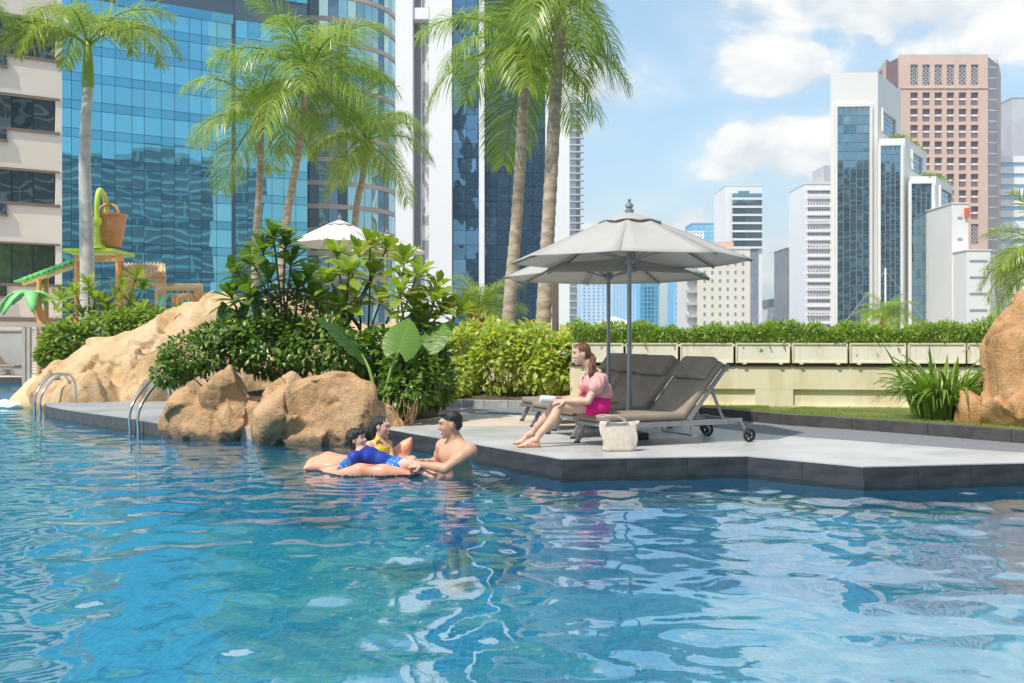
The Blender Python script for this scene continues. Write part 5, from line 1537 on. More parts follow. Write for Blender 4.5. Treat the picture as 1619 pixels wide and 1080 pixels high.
palm('tall coconut palm rising out of the lime shrubs with its crown cut by the frame', [W(856, 590, 19.3), W(862, 450, 19.3), W(870, 300, 19.3), W(880, 120, 19.3), W(889, -28, 19.3)], .165, .11, 2.3, spiral(15, 7, [0, 1, 9, 9, 2, 6, 7, 7, 7, 8, 8, 8], 0), 'coco', 7)
# feathery palm whose fronds reach in behind the ochre rock
palm('feathery palm behind the ochre rock reaching over the hedge', [W(1668, 560, 22), W(1672, 470, 22), W(1670, 420, 22)], .10, .07, 1.9, [(a, m, 1) for a, m in ((180, 1), (165, 2), (195, 3), (172, 4), (188, 5), (205, 2), (150, 3), (60, 2), (0, 2), (-60, 3), (100, 3), (178, 0))], 'royal', 8)
# small palm beyond the hedge
palm('small palm beyond the hedge in front of the stepped tower', [W(1398, 600, 36), W(1400, 540, 36), W(1400, 506, 36)], .14, .10, 1.35, spiral(16, 9, [0, 1, 1, 2, 2, 3, 3, 4]), 'coco', 9)
palm('young palm with low fronds behind the lime shrubs', [W(752, 600, 21.5), W(754, 540, 21.5), W(756, 505, 21.5)], .09, .07, 1.25, spiral(12, 10, [0, 1, 1, 2, 2, 3]), 'coco', 10)
# ------------------------------------------------------------------ parasols
def parasol(label, loc, rim_z, apex_z, rad, rot, mat='canvas', group=None, simple=False, base_z=DECK_Z):
    e = empty('parasol', (loc[0], loc[1], base_z), rot); tag(e, label, 'parasol', group)
    zr, za = rim_z - base_z, apex_z - base_z; n = 8; half = math.pi / n
    V, F = [], []; nr, nq = 10, 6; r0 = .10
    for i in range(nr + 1):
        t = i / nr; rr = r0 + (rad - r0) * t
        for j in range(nq + 1):
            q = j / nq * 2 - 1; a = half * q * .996
            chord = rr * math.cos(half) / math.cos(a)          # straight hems between the ribs
            z = za + (zr - za) * (t ** 1.08) - .035 * (1 - q * q) * math.sin(math.pi * min(1, t * .9 + .06)) * rad / 1.4
            V.append((chord * math.cos(a), chord * math.sin(a), z))
    m = nq + 1
    for i in range(nr):
        for j in range(nq): a = i * m + j; F.append((a, a + m, a + m + 1, a + 1))
    pme = np_mesh('canopy_panel', np.array(V), F, M[mat], True)
    hem = MB(); p0, p1 = V[nr * m], V[nr * m + nq]
    for k in range(n):
        o = obj('canopy_panel', pme, e, None, (0, 0, 2 * half * k)); s_ = o.modifiers.new('cloth', 'SOLIDIFY'); s_.thickness = .006; s_.offset = 0
    # vent cap with scalloped hem
    V, F = [], []; N_ = 48; rc = rad * .26
    for i in range(6):
        t = i / 5
        for k in range(N_):
            a = 2 * math.pi * k / N_; sc = .020 * abs(math.sin(a * n / 2)) - .01 if i == 5 else 0
            rr = .03 + (rc - .03) * t; V.append((rr * math.cos(a), rr * math.sin(a), za + .045 - (za - zr) * (rr / rad) ** 1.08 * 1.02 + sc))
    for i in range(5):
        for k in range(N_): a = i * N_ + k; b = i * N_ + (k + 1) % N_; F.append((a, a + N_, b + N_, b))
    o = obj('vent_cap', np_mesh('vent_cap', np.array(V), F, M[mat], True), e); s_ = o.modifiers.new('cloth', 'SOLIDIFY'); s_.thickness = .006
    mb = MB(); mb.lathe([(.05, 0), (.055, .03), (.03, .05), (.05, .07), (.045, .10), (.018, .115), (.018, .14), (.022, .15), (.008, .17)], 14, (0, 0, za + .035)); smooth_by_angle(mb.build('finial', M['pole'], e), 50)
    mb = MB(); mb.tube([(0, 0, .04), (0, 0, za)], .027, 14); smooth_by_angle(mb.build('pole', M['pole'], e), 60)
    if simple: return e
    mb = MB(); mb.tube([(0, 0, .06), (0, 0, .50)], .036, 14); smooth_by_angle(mb.build('pole_sleeve', M['pole'], e), 60)
    mb = MB(); mb.lathe([(.03, -.05), (.06, -.04), (.06, .04), (.03, .05)], 14, (0, 0, zr + .02)); smooth_by_angle(mb.build('runner_hub', M['pole'], e), 50)
    for k in range(n):
        a = half + 2 * half * k; c, s_ = math.cos(a), math.sin(a)
        mb = MB(); mb.bar((.05 * c, .05 * s_, za - .03), ((rad - .02) * c, (rad - .02) * s_, zr - .018), .014, .022); rb = mb.build('rib', M['pole'], e)
        tm = .55; mb = MB(); mb.bar((.06 * c, .06 * s_, zr + .02), (rad * tm * c, rad * tm * s_, za + (zr - za) * tm ** 1.08 - .035), .014, .018); mb.build('strut', M['pole'], rb)
    mb = MB(); mb.box((0, 0, .04), (.36, .36, .08), bev=.012); mb.build('base_block', M['granite'], e)
    return e
U1 = W(995, 640, 11.66); U2 = W(962, 630, 13.55)
parasol('light grey parasol with dark finial shading the loungers, the higher of two', (U1.x, U1.y), 2.262, 2.80, 1.42, R(12))
parasol('light grey parasol half hidden under the higher canopy', (U2.x, U2.y), 2.19, 2.72, 1.44, R(30))
F1 = W(537, 400, 24.5); F2 = W(612, 400, 27.5)
parasol('white parasol peeping over the frangipani bed', (F1.x, F1.y), 3.70, 4.28, 1.28, R(10), 'canvas_white', simple=True)
parasol('second white parasol mostly hidden behind the bed', (F2.x, F2.y), 3.78, 4.25, 1.1, R(25), 'canvas_white', simple=True)

# ------------------------------------------------------------------ loungers
def lounger_parts(e):
    Wd = .64; zr = .235
    for y in (0.0, Wd):
        mb = MB(); mb.bar((0.0, y, zr), (1.62, y, zr), .03, .055); mb.bar((1.60, y, zr), (1.80, y, zr + .006), .03, .055); mb.build('side_rail', M['alu'], e)
        mb = MB(); mb.bar((.15, y + (.004 if y else -.004), zr + .01), (.015, y, .012), .045, .034, up=(0, 1, 0)); l_ = mb.build('leg', M['alu'], e)
        mb = MB(); mb.box((.017, y, .010), (.055, .045, .02)); mb.build('foot_cap', M['black_rubber'], l_)
        mb = MB(); mb.bar((1.74, y + (.034 if y else -.034), zr + .01), (1.845, y + (.034 if y else -.034), .085), .03, .05, up=(0, 1, 0)); mb.build('rear_leg', M['alu'], e)
        wy = y + (.075 if y else -.075)
        wh = empty('wheel', (1.85, wy, .078)); wh.parent = e
        mb = MB(); N_ = 24
        mb.lathe([(.058, -.016), (.074, -.018), (.078, -.010), (.078, .010), (.074, .018), (.058, .016)], N_, (0, 0, 0), (0, 1, 0)); mb.F = mb.F[:-2]; mb.M = mb.M[:-2]
        V0 = len(mb.V); mb.F += [(5 * N_ + k, 5 * N_ + (k + 1) % N_, (k + 1) % N_, k) for k in range(N_)]; mb.M += [0] * N_
        smooth_by_angle(mb.build('tyre', M['black_rubber'], wh), 50)
        mb = MB(); mb.lathe([(.017, -.02), (.02, 0), (.017, .02)], 12, (0, 0, 0), (0, 1, 0))
        for k in range(5):
            a = k * 2 * math.pi / 5; mb.bar((.012 * math.cos(a), 0, .012 * math.sin(a)), (.062 * math.cos(a), 0, .062 * math.sin(a)), .012, .014, up=(0, 1, 0))
        mb.build('rim', M['black_rubber'], wh)
    for x in (.02, .55, 1.05, 1.79): mb = MB(); mb.bar((x, .0155, zr + .004), (x, Wd - .0155, zr + .004), .03, .035); mb.build('cross_bar', M['alu'], e)
    for k in range(9): mb = MB(); mb.bar((.10 + k * .108, .016, zr + .0225), (.10 + k * .108, Wd - .016, zr + .0225), .06, .012); mb.build('slat', M['alu'], e)
    mb = MB(); mb.box((.525, Wd / 2, zr + .073), (1.05, Wd - .015, .082), bev=.03); smooth_by_angle(mb.build('seat_cushion', M['taupe'], e), 60)
    # raised back
    bk = empty('backrest', (1.07, 0, zr + .03)); bk.parent = e; bk.rotation_euler = (0, R(-49), 0)
    for y in (.0, Wd): mb = MB(); mb.bar((0, y, .0), (.80, y, .0), .028, .04); mb.build('frame_bar', M['alu'], bk)
    mb = MB(); mb.tube([(.80, -.02, 0), (.80, Wd + .02, 0)], .016, 8); mb.build('top_bar', M['alu'], bk)
    mb = MB(); mb.box((.395, Wd / 2, .066), (.79, Wd - .012, .085), bev=.03); smooth_by_angle(mb.build('back_cushion', M['taupe'], bk), 60)
    mb = MB(); mb.box((.635, Wd / 2, .145), (.30, Wd - .03, .088), bev=.038); smooth_by_angle(mb.build('headrest', M['taupe'], bk), 60)
    for y in (.05, Wd - .05): mb = MB(); mb.bar((1.07 + .33, y, zr + .03 + .375), (1.58, y, zr + .02), .018, .03); mb.build('back_prop', M['alu'], e)
    mb = MB(); mb.tube(spline([(1.12, .03, zr - .03), (1.14, .03, .10), (1.20, .05, .085), (1.20, Wd - .05, .085), (1.14, Wd - .03, .10), (1.12, Wd - .03, zr - .03)], 6), .009, 6); smooth_by_angle(mb.build('stretcher_bar', M['alu'], e), 60)
LR = R(25)
def copy_tree(o, parent=None):
    c = o.copy(); COL.objects.link(c); c.parent = parent
    for ch in list(o.children): copy_tree(ch, c)
    return c
L1 = empty('sun_lounger', (.985, 10.58, DECK_Z), LR); lounger_parts(L1)
tag(L1, 'taupe cushioned sun lounger the woman sits on, beside the tote bag', 'sun lounger', 'taupe sun loungers on the deck')
for (x, y, lb) in ((.70, 11.68, 'taupe cushioned sun lounger next to the one the woman sits on, beyond the umbrella pole'), (.53, 12.72, 'taupe cushioned sun lounger third from the pool, beside the lower parasol pole'), (.40, 13.72, 'taupe cushioned sun lounger farthest from the pool, almost hidden by the others')):
    c = copy_tree(L1); c.location = (x, y, DECK_Z); c['label'] = lb
for (x, y, rz, lb) in ((-16.6, 34.2, 160, 'dark sun lounger on the far terrace left of the slatted railing'),):
    c = copy_tree(L1); c.location = (x, y, DECK_Z); c.rotation_euler = (0, 0, R(rz)); c['label'] = lb; c['group'] = 'far terrace loungers'

# ------------------------------------------------------------------ tote bag, towel
tb_ = empty('tote_bag', (1.115, 10.36, DECK_Z + .002), R(4)); tb_.scale = (.9, .9, .9); tag(tb_, 'cream woven tote bag standing on the deck against the lounger', 'bag')
V, F = [], []; nh, na = 10, 40
for i in range(nh + 1):
    t = i / nh; hw = .185 + .045 * t; hd = .085 - .05 * t ** 1.5
    for k in range(na):
        a = 2 * math.pi * k / na; ca, sa = math.cos(a), math.sin(a); p = 4.5 - 2 * t
        x = hw * math.copysign(abs(ca) ** (2 / p), ca); y = hd * math.copysign(abs(sa) ** (2 / p), sa)
        V.append((x + .012 * math.sin(t * 7 + k * .3), y + .008 * math.sin(k * .9 + t * 5), .335 * t + (.012 * math.sin(2 * a + .6) if t > .9 else 0)))
for i in range(nh):
    for k in range(na): a = i * na + k; b = i * na + (k + 1) % na; F.append((a, b, b + na, a + na))
F.append(tuple(range(na - 1, -1, -1)))
o = obj('bag_body', np_mesh('bag_body', np.array(V), F, M['tote'], True), tb_); s_ = o.modifiers.new('cloth', 'SOLIDIFY'); s_.thickness = .008
for (y0, lean) in ((-.035, (-.10, -.05)), (.035, (-.16, .02))):
    pts = [(-.10, y0, .30), (-.11 + lean[0] * .3, y0 + lean[1] * .4, .37), (-.10 + lean[0], y0 + lean[1], .40), (.02 + lean[0], y0 + lean[1] * 1.2, .415), (.09 + lean[0] * .4, y0 + lean[1] * .5, .37), (.10, y0, .30)]
    P = spline(pts, 6); mb = MB()
    for a, b in zip(P[:-1], P[1:]): mb.bar(a, b + (b - a) * .08, .026, .007, up=(0, .3, 1))
    mb.build('handle', M['tote'], tb_)
tw = empty('rolled_towel', (0, 0, 0)); tag(tw, 'rolled pale lavender towel held on the lap of the seated woman', 'towel')
mb = MB(); mb.lathe([(.004, -.095), (.020, -.097), (.022, -.090), (.036, -.097), (.046, -.088), (.049, -.06), (.0495, .06), (.046, .088), (.036, .097), (.022, .090), (.020, .097), (.004, .095)], 28, (0, 0, 0), (1, 0, 0))
smooth_by_angle(mb.build('roll', M['towel'], tw), 60)
TOWEL = tw

# ------------------------------------------------------------------ pool ladders
def ladder(label, rails, treads):
    p0 = Vector(rails[0][0]); e = empty('pool_ladder', p0); tag(e, label, 'ladder')
    for rl in rails:
        P = spline([Vector(p) - p0 for p in rl], 8); mb = MB(); mb.tube(P, .022, 10); obj('hand_rail', mb.mesh('hand_rail', M['steel'], True), e)
    for (a, b) in treads: mb = MB(); mb.bar(Vector(a) - p0, Vector(b) - p0, .08, .025); mb.build('tread', M['steel'], e)
def down(p, z): return (p[0], p[1], z)
a = [W(64, 660, 17.75), W(65, 628, 17.75), W(80, 604, 17.95), W(97, 593, 18.15), W(111, 594, 18.3), W(119, 608, 18.4)]
ra = [down(a[0], -.9)] + a + [down(W(120, 637, 18.45), DECK_Z)]
a2 = [Vector(p) + Vector((-.30, .42, 0)) for p in ra]
ladder('chrome pool ladder at the rounded tip of the island deck', [ra, a2], [(down(ra[0], -.3), down(a2[0], -.3)), (down(ra[0], -.6), down(a2[0], -.6))])
a = [W(206, 690, 14.55), W(206, 650, 14.55), W(222, 620, 14.75), W(243, 599, 15.0), W(260, 600, 15.15), W(268, 615, 15.2)]
rb_ = [down(a[0], -.9)] + a + [down(W(270, 660, 15.25), DECK_Z)]
b2 = [Vector(p) + Vector((.22, -.26, 0)) for p in rb_]
ladder('chrome pool ladder beside the peaked boulder', [rb_, b2], [(down(rb_[0], -.3), down(b2[0], -.3)), (down(rb_[0], -.6), down(b2[0], -.6))])

# ------------------------------------------------------------------ water play structure (left background)
PD = 30.0
def PW(u, v, d=PD): return W(u, v, d)
bt = empty('bucket_tower', PW(155, 520)); b0 = bt.location.copy(); b0.z = DECK_Z; bt.location = b0
tag(bt, 'orange play tower carrying a big tipping bucket under a lime arch', 'play tower')
def rel(u, v, d=PD): return PW(u, v, d) - b0
for (u, d) in ((122, 29.6), (187, 29.6), (128, 31.0), (190, 31.0)):
    p = rel(u, 404, d); mb = MB(); mb.tube([(p.x, p.y, 0), (p.x, p.y, p.z)], .085, 12); smooth_by_angle(mb.build('post', M['play_orange'], bt), 60)
for (d, v) in ((29.6, 409), (31.0, 409)):
    mb = MB(); mb.bar(rel(119, v, d), rel(194, v, d), .16, .17); mb.build('beam', M['play_orange'], bt)
mb = MB(); c = (rel(120, 400, 29.6) + rel(194, 400, 31)) / 2; mb.box(c, (1.50, 1.75, .12), bev=.04); mb.build('platform_rim', M['play_lime'], bt)
cb = rel(172, 365, 30.2)
mb = MB(); prof = [(.34, -.50), (.36, -.48), (.44, -.05), (.45, -.03), (.452, .0), (.50, .42), (.55, .43), (.56, .50), (.52, .51), (.46, .46), (.40, -.3), (.05, -.4)]
bk_ = mb.lathe(prof, 28).build('bucket', M['bucket'], bt, cb); smooth_by_angle(bk_, 35)
mb = MB(); mb.tube(spline([(-.33, 0, .48), (-.22, 0, .72), (0, 0, .80), (.22, 0, .72), (.33, 0, .48)], 6), .045, 8); mb.build('bucket_handle', M['bucket'], bk_)
mb = MB(); q = cb + Vector((-.10, -.62, 0)); mb.tube(spline([q + Vector((-.03, 0, -.58)), q + Vector((0, 0, 0)), q + Vector((0, 0, .7)), q + Vector((0, .10, 1.08)), q + Vector((-.03, .35, 1.18)), q + Vector((-.10, .8, 1.05)), q + Vector((-.18, 1.15, .6)), q + Vector((-.20, 1.24, -.58))], 6), .075, 10)
smooth_by_angle(mb.build('tipping_arch', M['play_lime'], bt), 60)
mb = MB(); mb.lathe([(.28, 0), (.26, .06), (.14, .16), (.09, .34), (.07, .36)], 16, q + Vector((-.02, 0, -.60))); mb.box(q + Vector((.02, -.02, .22)), (.24, .2, .2), bev=.05); smooth_by_angle(mb.build('arch_foot', M['play_lime'], bt), 50)
for (a_, b_) in (((122, 500), (100, 520)), ((187, 455), (205, 440))):
    mb = MB(); mb.tube([rel(*a_, 29.6), rel(*b_, 29.6)], .04, 8); mb.build('brace', M['play_sand'], bt)
# sloping walkway roof with green scallops
cw = empty('toy_walkway', Vector((PW(80, 520).x, 30.2, DECK_Z))); tag(cw, 'sloping orange walkway roof edged with green scallops', 'play structure'); c0 = cw.location
def relc(u, v, d=PD): return PW(u, v, d) - c0
for dd in (29.7, 30.9):
    mb = MB(); mb.bar(relc(36, 448, dd), relc(121, 416, dd), .10, .16); mb.build('rafter', M['play_orange'], cw)
    for k in range(10):
        t = (k + .5) / 10; c = relc(36 + 85 * t, 444 - 32 * t, dd - .02)
        mb = MB(); mb.lathe([(.10, -.03), (.10, .03)], 14, (0, 0, 0), (0, 1, 0)); mb.box((0, 0, -.07), (.19, .058, .14)); mb.build('scallop', M['play_green'], cw, c, (0, R(-20), 0))
mb = MB(); a_, b_ = relc(36, 447, 30.3), relc(121, 415, 30.3); mb.bar(a_, b_, 1.1, .04); mb.build('roof_sheet', M['play_green'], cw)
for (u, v, d) in ((62, 440, 29.7), (73, 436, 30.9)):
    p = relc(u, v, d); mb = MB(); mb.tube([(p.x, p.y, 0), (p.x, p.y, p.z)], .075, 12); smooth_by_angle(mb.build('post', M['play_orange'], cw), 60)
for (a_, b_) in (((64, 497), (84, 517)), ((86, 514), (118, 498))): mb = MB(); mb.tube([relc(*a_, 29.7), relc(*b_, 29.7)], .04, 8); mb.build('brace', M['play_sand'], cw)
# toy palm
def toy_palm(label, base, top, leaves, mat, sc=1.0):
    base = Vector(base); base.z = DECK_Z; top = Vector(top) - base
    e = empty('toy_palm', base); tag(e, label, 'toy palm')
    P = spline([Vector((0.25 * sc, 0, 0)), Vector((.2 * sc, 0, top.z * .5)), top], 12); mb = MB(); mb.tube(P, [.13 * sc * (1 + .14 * ((k % 4) / 3.)) for k in range(len(P))], 12); mb.build('trunk', M['play_orange'], e)
    for (a, dz, L) in leaves:
        V, F = [], []; n = 10
        for i in range(n + 1):
            t = i / n; x = L * t * (1 - .12 * t); z = .30 * L * math.sin(t * 2.2) * .7 - dz * L * t * t
            wd = L * .26 * math.sin(math.pi * min(1, t * .9 + .08)) ** .7 * (1 - .22 * (i % 2))
            V += [(x, wd, z - .10 * L * (wd / L) * 2.2), (x, 0, z), (x, -wd, z - .10 * L * (wd / L) * 2.2)]
        for i in range(n): q_ = i * 3; F += [(q_, q_ + 1, q_ + 4, q_ + 3), (q_ + 1, q_ + 2, q_ + 5, q_ + 4)]
        o = obj('leaf', np_mesh('leaf', np.array(V), F, M[mat], True), e, top, (0, 0, R(a))); s_ = o.modifiers.new('thick', 'SOLIDIFY'); s_.thickness = .05
toy_palm('green plastic toy palm with orange ringed trunk by the walkway posts', PW(62, 520, 29.2), PW(48, 462, 29.2), [(185, .75, 1.05), (230, .9, .9), (150, .5, 1.0), (300, .9, .8), (20, .8, .9), (80, .6, .9)], 'play_green')
toy_palm('mint green toy palm by the rope frame', PW(282, 520, 30.5), PW(276, 466, 30.5), [(180, .9, .75), (235, .9, .7), (300, .9, .7), (0, .9, .7), (90, .7, .7)], 'play_mint')
# hut with corrugated roof and rope frame
ht = empty('play_hut', Vector((PW(225, 520, 31).x, 31, DECK_Z))); tag(ht, 'sand coloured play hut with corrugated roof beside the bucket tower', 'play hut'); h0 = ht.location
def relh(u, v, d=31): return PW(u, v, d) - h0
V, F = [], []; n = 40
for i in range(n + 1):
    t = i / n; top_ = relh(196 + 64 * t, 416, 31.6); bot = relh(196 + 66 * t, 437, 30.3); wv = .035 * math.sin(t * 2 * math.pi * 11)
    V += [tuple(top_ + Vector((0, 0, wv))), tuple(bot + Vector((0, 0, wv)))]
for i in range(n): F.append((2 * i, 2 * i + 1, 2 * i + 3, 2 * i + 2))
o = obj('corrugated_roof', np_mesh('corrugated_roof', np.array(V), F, M['play_sand'], True), ht); s_ = o.modifiers.new('thick', 'SOLIDIFY'); s_.thickness = .03
for (u, d) in ((200, 30.5), (250, 30.5), (205, 31.6), (257, 31.6)):
    p = relh(u, 430, d); mb = MB(); mb.tube([(p.x, p.y, 0), (p.x, p.y, p.z)], .10, 12); smooth_by_angle(mb.build('post', M['play_sand'], ht), 60)
for v in (440, 450): mb = MB(); mb.tube([relh(198, v, 30.45), relh(262, v, 30.45)], .06, 10); mb.build('rail', M['play_sand'], ht)
rf_ = empty('rope_frame', Vector((PW(285, 520, 30).x, 30, DECK_Z))); tag(rf_, 'orange tube frame with short hanging ropes and a pointed spout', 'play structure'); r0_ = rf_.location
def relr(u, v, d=30): return PW(u, v, d) - r0_
for v, d in ((456, 30), (452, 30.8)): mb = MB(); mb.tube([relr(250, v, d), relr(320, v, d)], .075, 10); smooth_by_angle(mb.build('top_tube', M['play_sand'], rf_), 60)
for k in range(7): p = relr(262 + 9 * k, 455, 30.1); mb = MB(); mb.tube([p, p + Vector((.02, 0, -.28))], .018, 6); mb.build('rope', M['canvas_white'], rf_)
for (u, v0) in ((282, 470), (306, 470), (276, 470)):
    p = relr(u, v0, 29.6); mb = MB(); mb.tube([(p.x, p.y, 0), (p.x, p.y, p.z)], .075, 10); smooth_by_angle(mb.build('post', M['play_orange'], rf_), 60)
mb = MB(); mb.tube(spline([relr(282, 485, 29.6), relr(283, 472, 29.6), relr(289, 468, 29.6), relr(300, 468, 29.6), relr(306, 473, 29.6), relr(307, 487, 29.6)], 6), .08, 10); smooth_by_angle(mb.build('arch_tube', M['play_orange'], rf_), 60)
mb = MB(); mb.lathe([(.16, 0), (.17, .1), (.12, .2), (.005, .34)], 12, relr(312, 468, 29.7), (1, 0, .1)); mb.build('spout', M['play_orange'], rf_)

# slatted railing and grey screen
rl_ = empty('slatted_railing', Vector((PW(60, 540, 26).x, 26, DECK_Z))); tag(rl_, 'brown metal railing with thin horizontal slats left of the shrubs', 'railing'); q0 = rl_.location
def relq(u, v, d=26): return PW(u, v, d) - q0
for u in (38.5, 46, 98):
    p = relq(u, 516); mb = MB(); mb.box((p.x, 0, p.z / 2), (.09, .09, p.z)); mb.build('post', M['rail_metal'], rl_)
for k in range(15):
    v = 521 + 4.6 * k; a_, b_ = relq(47.6, v), relq(96.4, v)
    mb = MB(); mb.bar(a_, b_, .03, .022); mb.build('slat', M['rail_metal'], rl_)
mb = MB(); mb.bar(relq(-60, 515), relq(99, 515), .10, .07); mb.build('top_rail', M['rail_metal'], rl_)
gs = empty('grey_screen', Vector((PW(10, 560, 34.8).x, 34.8, DECK_Z))); tag(gs, 'plain grey rendered screen wall on the far terrace', 'wall')
mb = MB(); mb.box((-1.4, .3, .75), (4.2, .25, 1.5)); mb.build('panel', M['concrete'], gs); mb = MB(); mb.box((-1.4, .3, 1.53), (4.3, .34, .058)); mb.build('coping', M['rail_metal'], gs)

# flagpole and brown post
p = W(1400, 424, 38); fp = empty('flagpole', (p.x, p.y, -12.0)); tag(fp, 'thin white flagpole with guy wires beyond the hedge', 'flagpole')
mb = MB(); mb.tube([(0, 0, 0), (0, 0, p.z + 12)], [.06, .035], 8); mb.build('pole', M['white_clad'], fp)
for sx in (-1, 1): mb = MB(); mb.tube([(0, 0, p.z + 11.9), (sx * 2.6, 0, p.z + 8.6)], .008, 4); mb.build('guy_wire', M['grey_clad'], fp)
p = W(878, 448, 19.9); bp_ = empty('brown_post', (p.x, p.y, DECK_Z)); tag(bp_, 'square brown post just behind the tall palm trunk', 'post')
mb = MB(); mb.box((0, 0, p.z / 2), (.13, .13, p.z)); mb.build('shaft', M['frame_brown'], bp_); mb = MB(); mb.box((0, 0, p.z + .025), (.17, .17, .049)); mb.build('cap', M['frame_brown'], bp_)
# ------------------------------------------------------------------ people: continuous bodies from blended limbs
def nrm(v): v = np.array(v, float); return v / np.linalg.norm(v)
class Head:
    """head prims and face paint in a frame: f forward, s to the person's left, u up"""
    def __init__(self, c, f, up=(0, 0, 1), sc=1.0):
        self.c = np.array(c, float); self.f = nrm(f); up = np.array(up, float)
        self.u = nrm(up - self.f * (up @ self.f)); self.s = np.cross(self.u, self.f); self.sc = sc
        self.R = np.stack([self.f, self.s, self.u], 1)
    def p(self, a, b, c): return self.c + self.sc * (self.f * a + self.s * b + self.u * c)
    def add(self, S, k=.016):
        sc = self.sc
        def e(a, b, c, r, kk=k): S.ell(self.p(a, b, c), np.array(r) * sc, self.R, kk * sc)
        e(-.012, 0, .022, (.096, .074, .092)); e(.018, 0, -.018, (.070, .062, .085)); e(.026, 0, -.062, (.054, .046, .048))
        e(.060, 0, -.094, (.022, .022, .018)); e(.074, 0, .036, (.020, .046, .014), .012)
        S.cap(self.p(.080, 0, .018), self.p(.100, 0, -.020), .009 * sc, .0125 * sc, .012 * sc)
        S.cap(self.p(.092, .012, -.022), self.p(.092, -.012, -.022), .008 * sc, .008 * sc, .008 * sc)
        for b in (-1, 1):
            e(.050, .036 * b, -.022, (.026, .020, .024)); e(-.008, .075 * b, -.004, (.020, .009, .031), .006)
            S.ell(self.p(.086, .031 * b, .014), np.array((.012, .016, .010)) * sc, self.R, .010 * sc, sub=True)
        e(.076, 0, -.056, (.016, .026, .016), .01)
    def paint(self, P, idx, eye, lips, teeth, skin_ok=None):
        q = (P - self.c) @ self.R / self.sc
        front = q[:, 0] > .055
        for b in (-1, 1):
            m = front & (((q[:, 1] - .031 * b) / .0105) ** 2 + ((q[:, 2] - .013) / .0048) ** 2 < 1); idx[m] = eye
            m = front & (np.abs(q[:, 1] - .031 * b) < .021) & (np.abs(q[:, 2] - .034 - .003 * np.cos((q[:, 1] - .031 * b) * 60)) < .0026); idx[m] = eye
        mz = q[:, 2] + .054 - 6.0 * q[:, 1] ** 2
        m = front & (np.abs(q[:, 1]) < .029) & (np.abs(mz) < .0125); idx[m] = lips
        m = front & (np.abs(q[:, 1]) < .024) & (np.abs(mz) < .0065); idx[m] = teeth
def hand(S, w, d, palm_n, sc=1.0, curl=.6, thumb=1):
    """w wrist, d pointing direction, palm_n direction the palm faces"""
    w = np.array(w, float); d = nrm(d); n = np.array(palm_n, float); n = nrm(n - d * (n @ d)); s = np.cross(d, n) * thumb
    pc = w + d * .045 * sc; Rm = np.stack([d, s, n], 1)
    S.ell(pc, np.array((.050, .040, .015)) * sc, Rm, .012)
    for i, (off, L) in enumerate(((-.028, .060), (-.009, .076), (.010, .080), (.029, .070))):
        b = w + d * .082 * sc + s * off * sc; a1 = curl * .5; a2 = curl * 1.3
        j1 = b + (d * math.cos(a1) + n * math.sin(a1)) * L * .48 * sc; j2 = j1 + (d * math.cos(a2) + n * math.sin(a2)) * L * .5 * sc
        S.chain([b - d * .02 * sc, b, j1, j2], [.0095 * sc, .0092 * sc, .0086 * sc, .0072 * sc], .004)
    t0 = w + d * .02 * sc + s * .030 * sc; t1 = t0 + (d * .6 + s * .7 + n * .3) * .038 * sc; t2 = t1 + (d * .9 + s * .1 + n * .5) * .034 * sc
    S.chain([t0, t1, t2], [.013 * sc, .011 * sc, .0085 * sc], .008)
def body_obj(name, S, mats, e, painter=None, level=0.0, cut=None, smooth=1, disp=None):
    V, Q = S.mesh(level, cut, smooth)
    if disp is not None: V = V + vnormals(V, Q) * disp(V)[:, None]
    idx = np.zeros(len(Q), int)
    if painter: painter(V[Q].mean(1), idx)
    me = np_mesh(name, V - np.array(e.location), Q, mats, True, idx)
    return obj(name, me, e)
A_ = lambda v: np.array(v, float)
def Pw(u, v, d): return A_(W(u, v, d))

# ---------- seated woman
wd_ = 10.93
e = empty('person', tuple(Pw(940, 655, wd_))); tag(e, 'person in pink ruffled top and magenta shorts sitting on the lounger, laughing', 'person')
SKIN = [M['skin_fair'], M['eye_dark'], M['lips'], M['teeth']]
hip = Pw(944, 640, wd_); wai = Pw(950, 622, wd_); chs = Pw(942, 604, wd_); nkb = Pw(937, 590, wd_); nkt = Pw(928, 573, wd_)
H = Head(Pw(918.5, 560, wd_), (-.95, -.22, -.10), (-.12, 0, 1), 1.0)
side = nrm(np.cross((0, 0, 1), (-1, -.12, 0)))          # towards the camera = her left
shN, shF = Pw(944, 599, wd_) + side * .165, Pw(938, 597, wd_) - side * .165
def torso_w(S):
    S.ell(hip, (.135, .165, .115), (0, 0, 0), .04)
    S.chain([hip, wai, chs], [.118, .108, .112], .05)
    S.ell(hip + side * .07, (.11, .09, .11), None, .04); S.ell(hip - side * .07, (.11, .09, .11), None, .04)
    S.ell(wai + side * .03, (.09, .12, .08), None, .04)
    S.ell(chs, (.095, .145, .11), (0, R(12), 0), .04); S.ell(chs + A_((-.075, 0, -.02)) + side * .06, (.05, .055, .05), None, .03); S.ell(chs + A_((-.075, 0, -.02)) - side * .06, (.05, .055, .05), None, .03)
    S.cap(shN, shF, .052, .052, .04); S.cap(nkb + A_((.01, 0, -.02)), chs, .07, .09, .04)
S = SDF(.0055); torso_w(S); H.add(S)
S.chain([nkb, nkt, H.p(-.01, 0, -.05)], [.052, .046, .050], .025)
hpN, hpF = hip + side * .085, hip - side * .075
knN, knF = Pw(884, 643, 10.80), Pw(878, 638, 10.98); anN, anF = Pw(847, 696, 10.72), Pw(840, 686, 11.05)
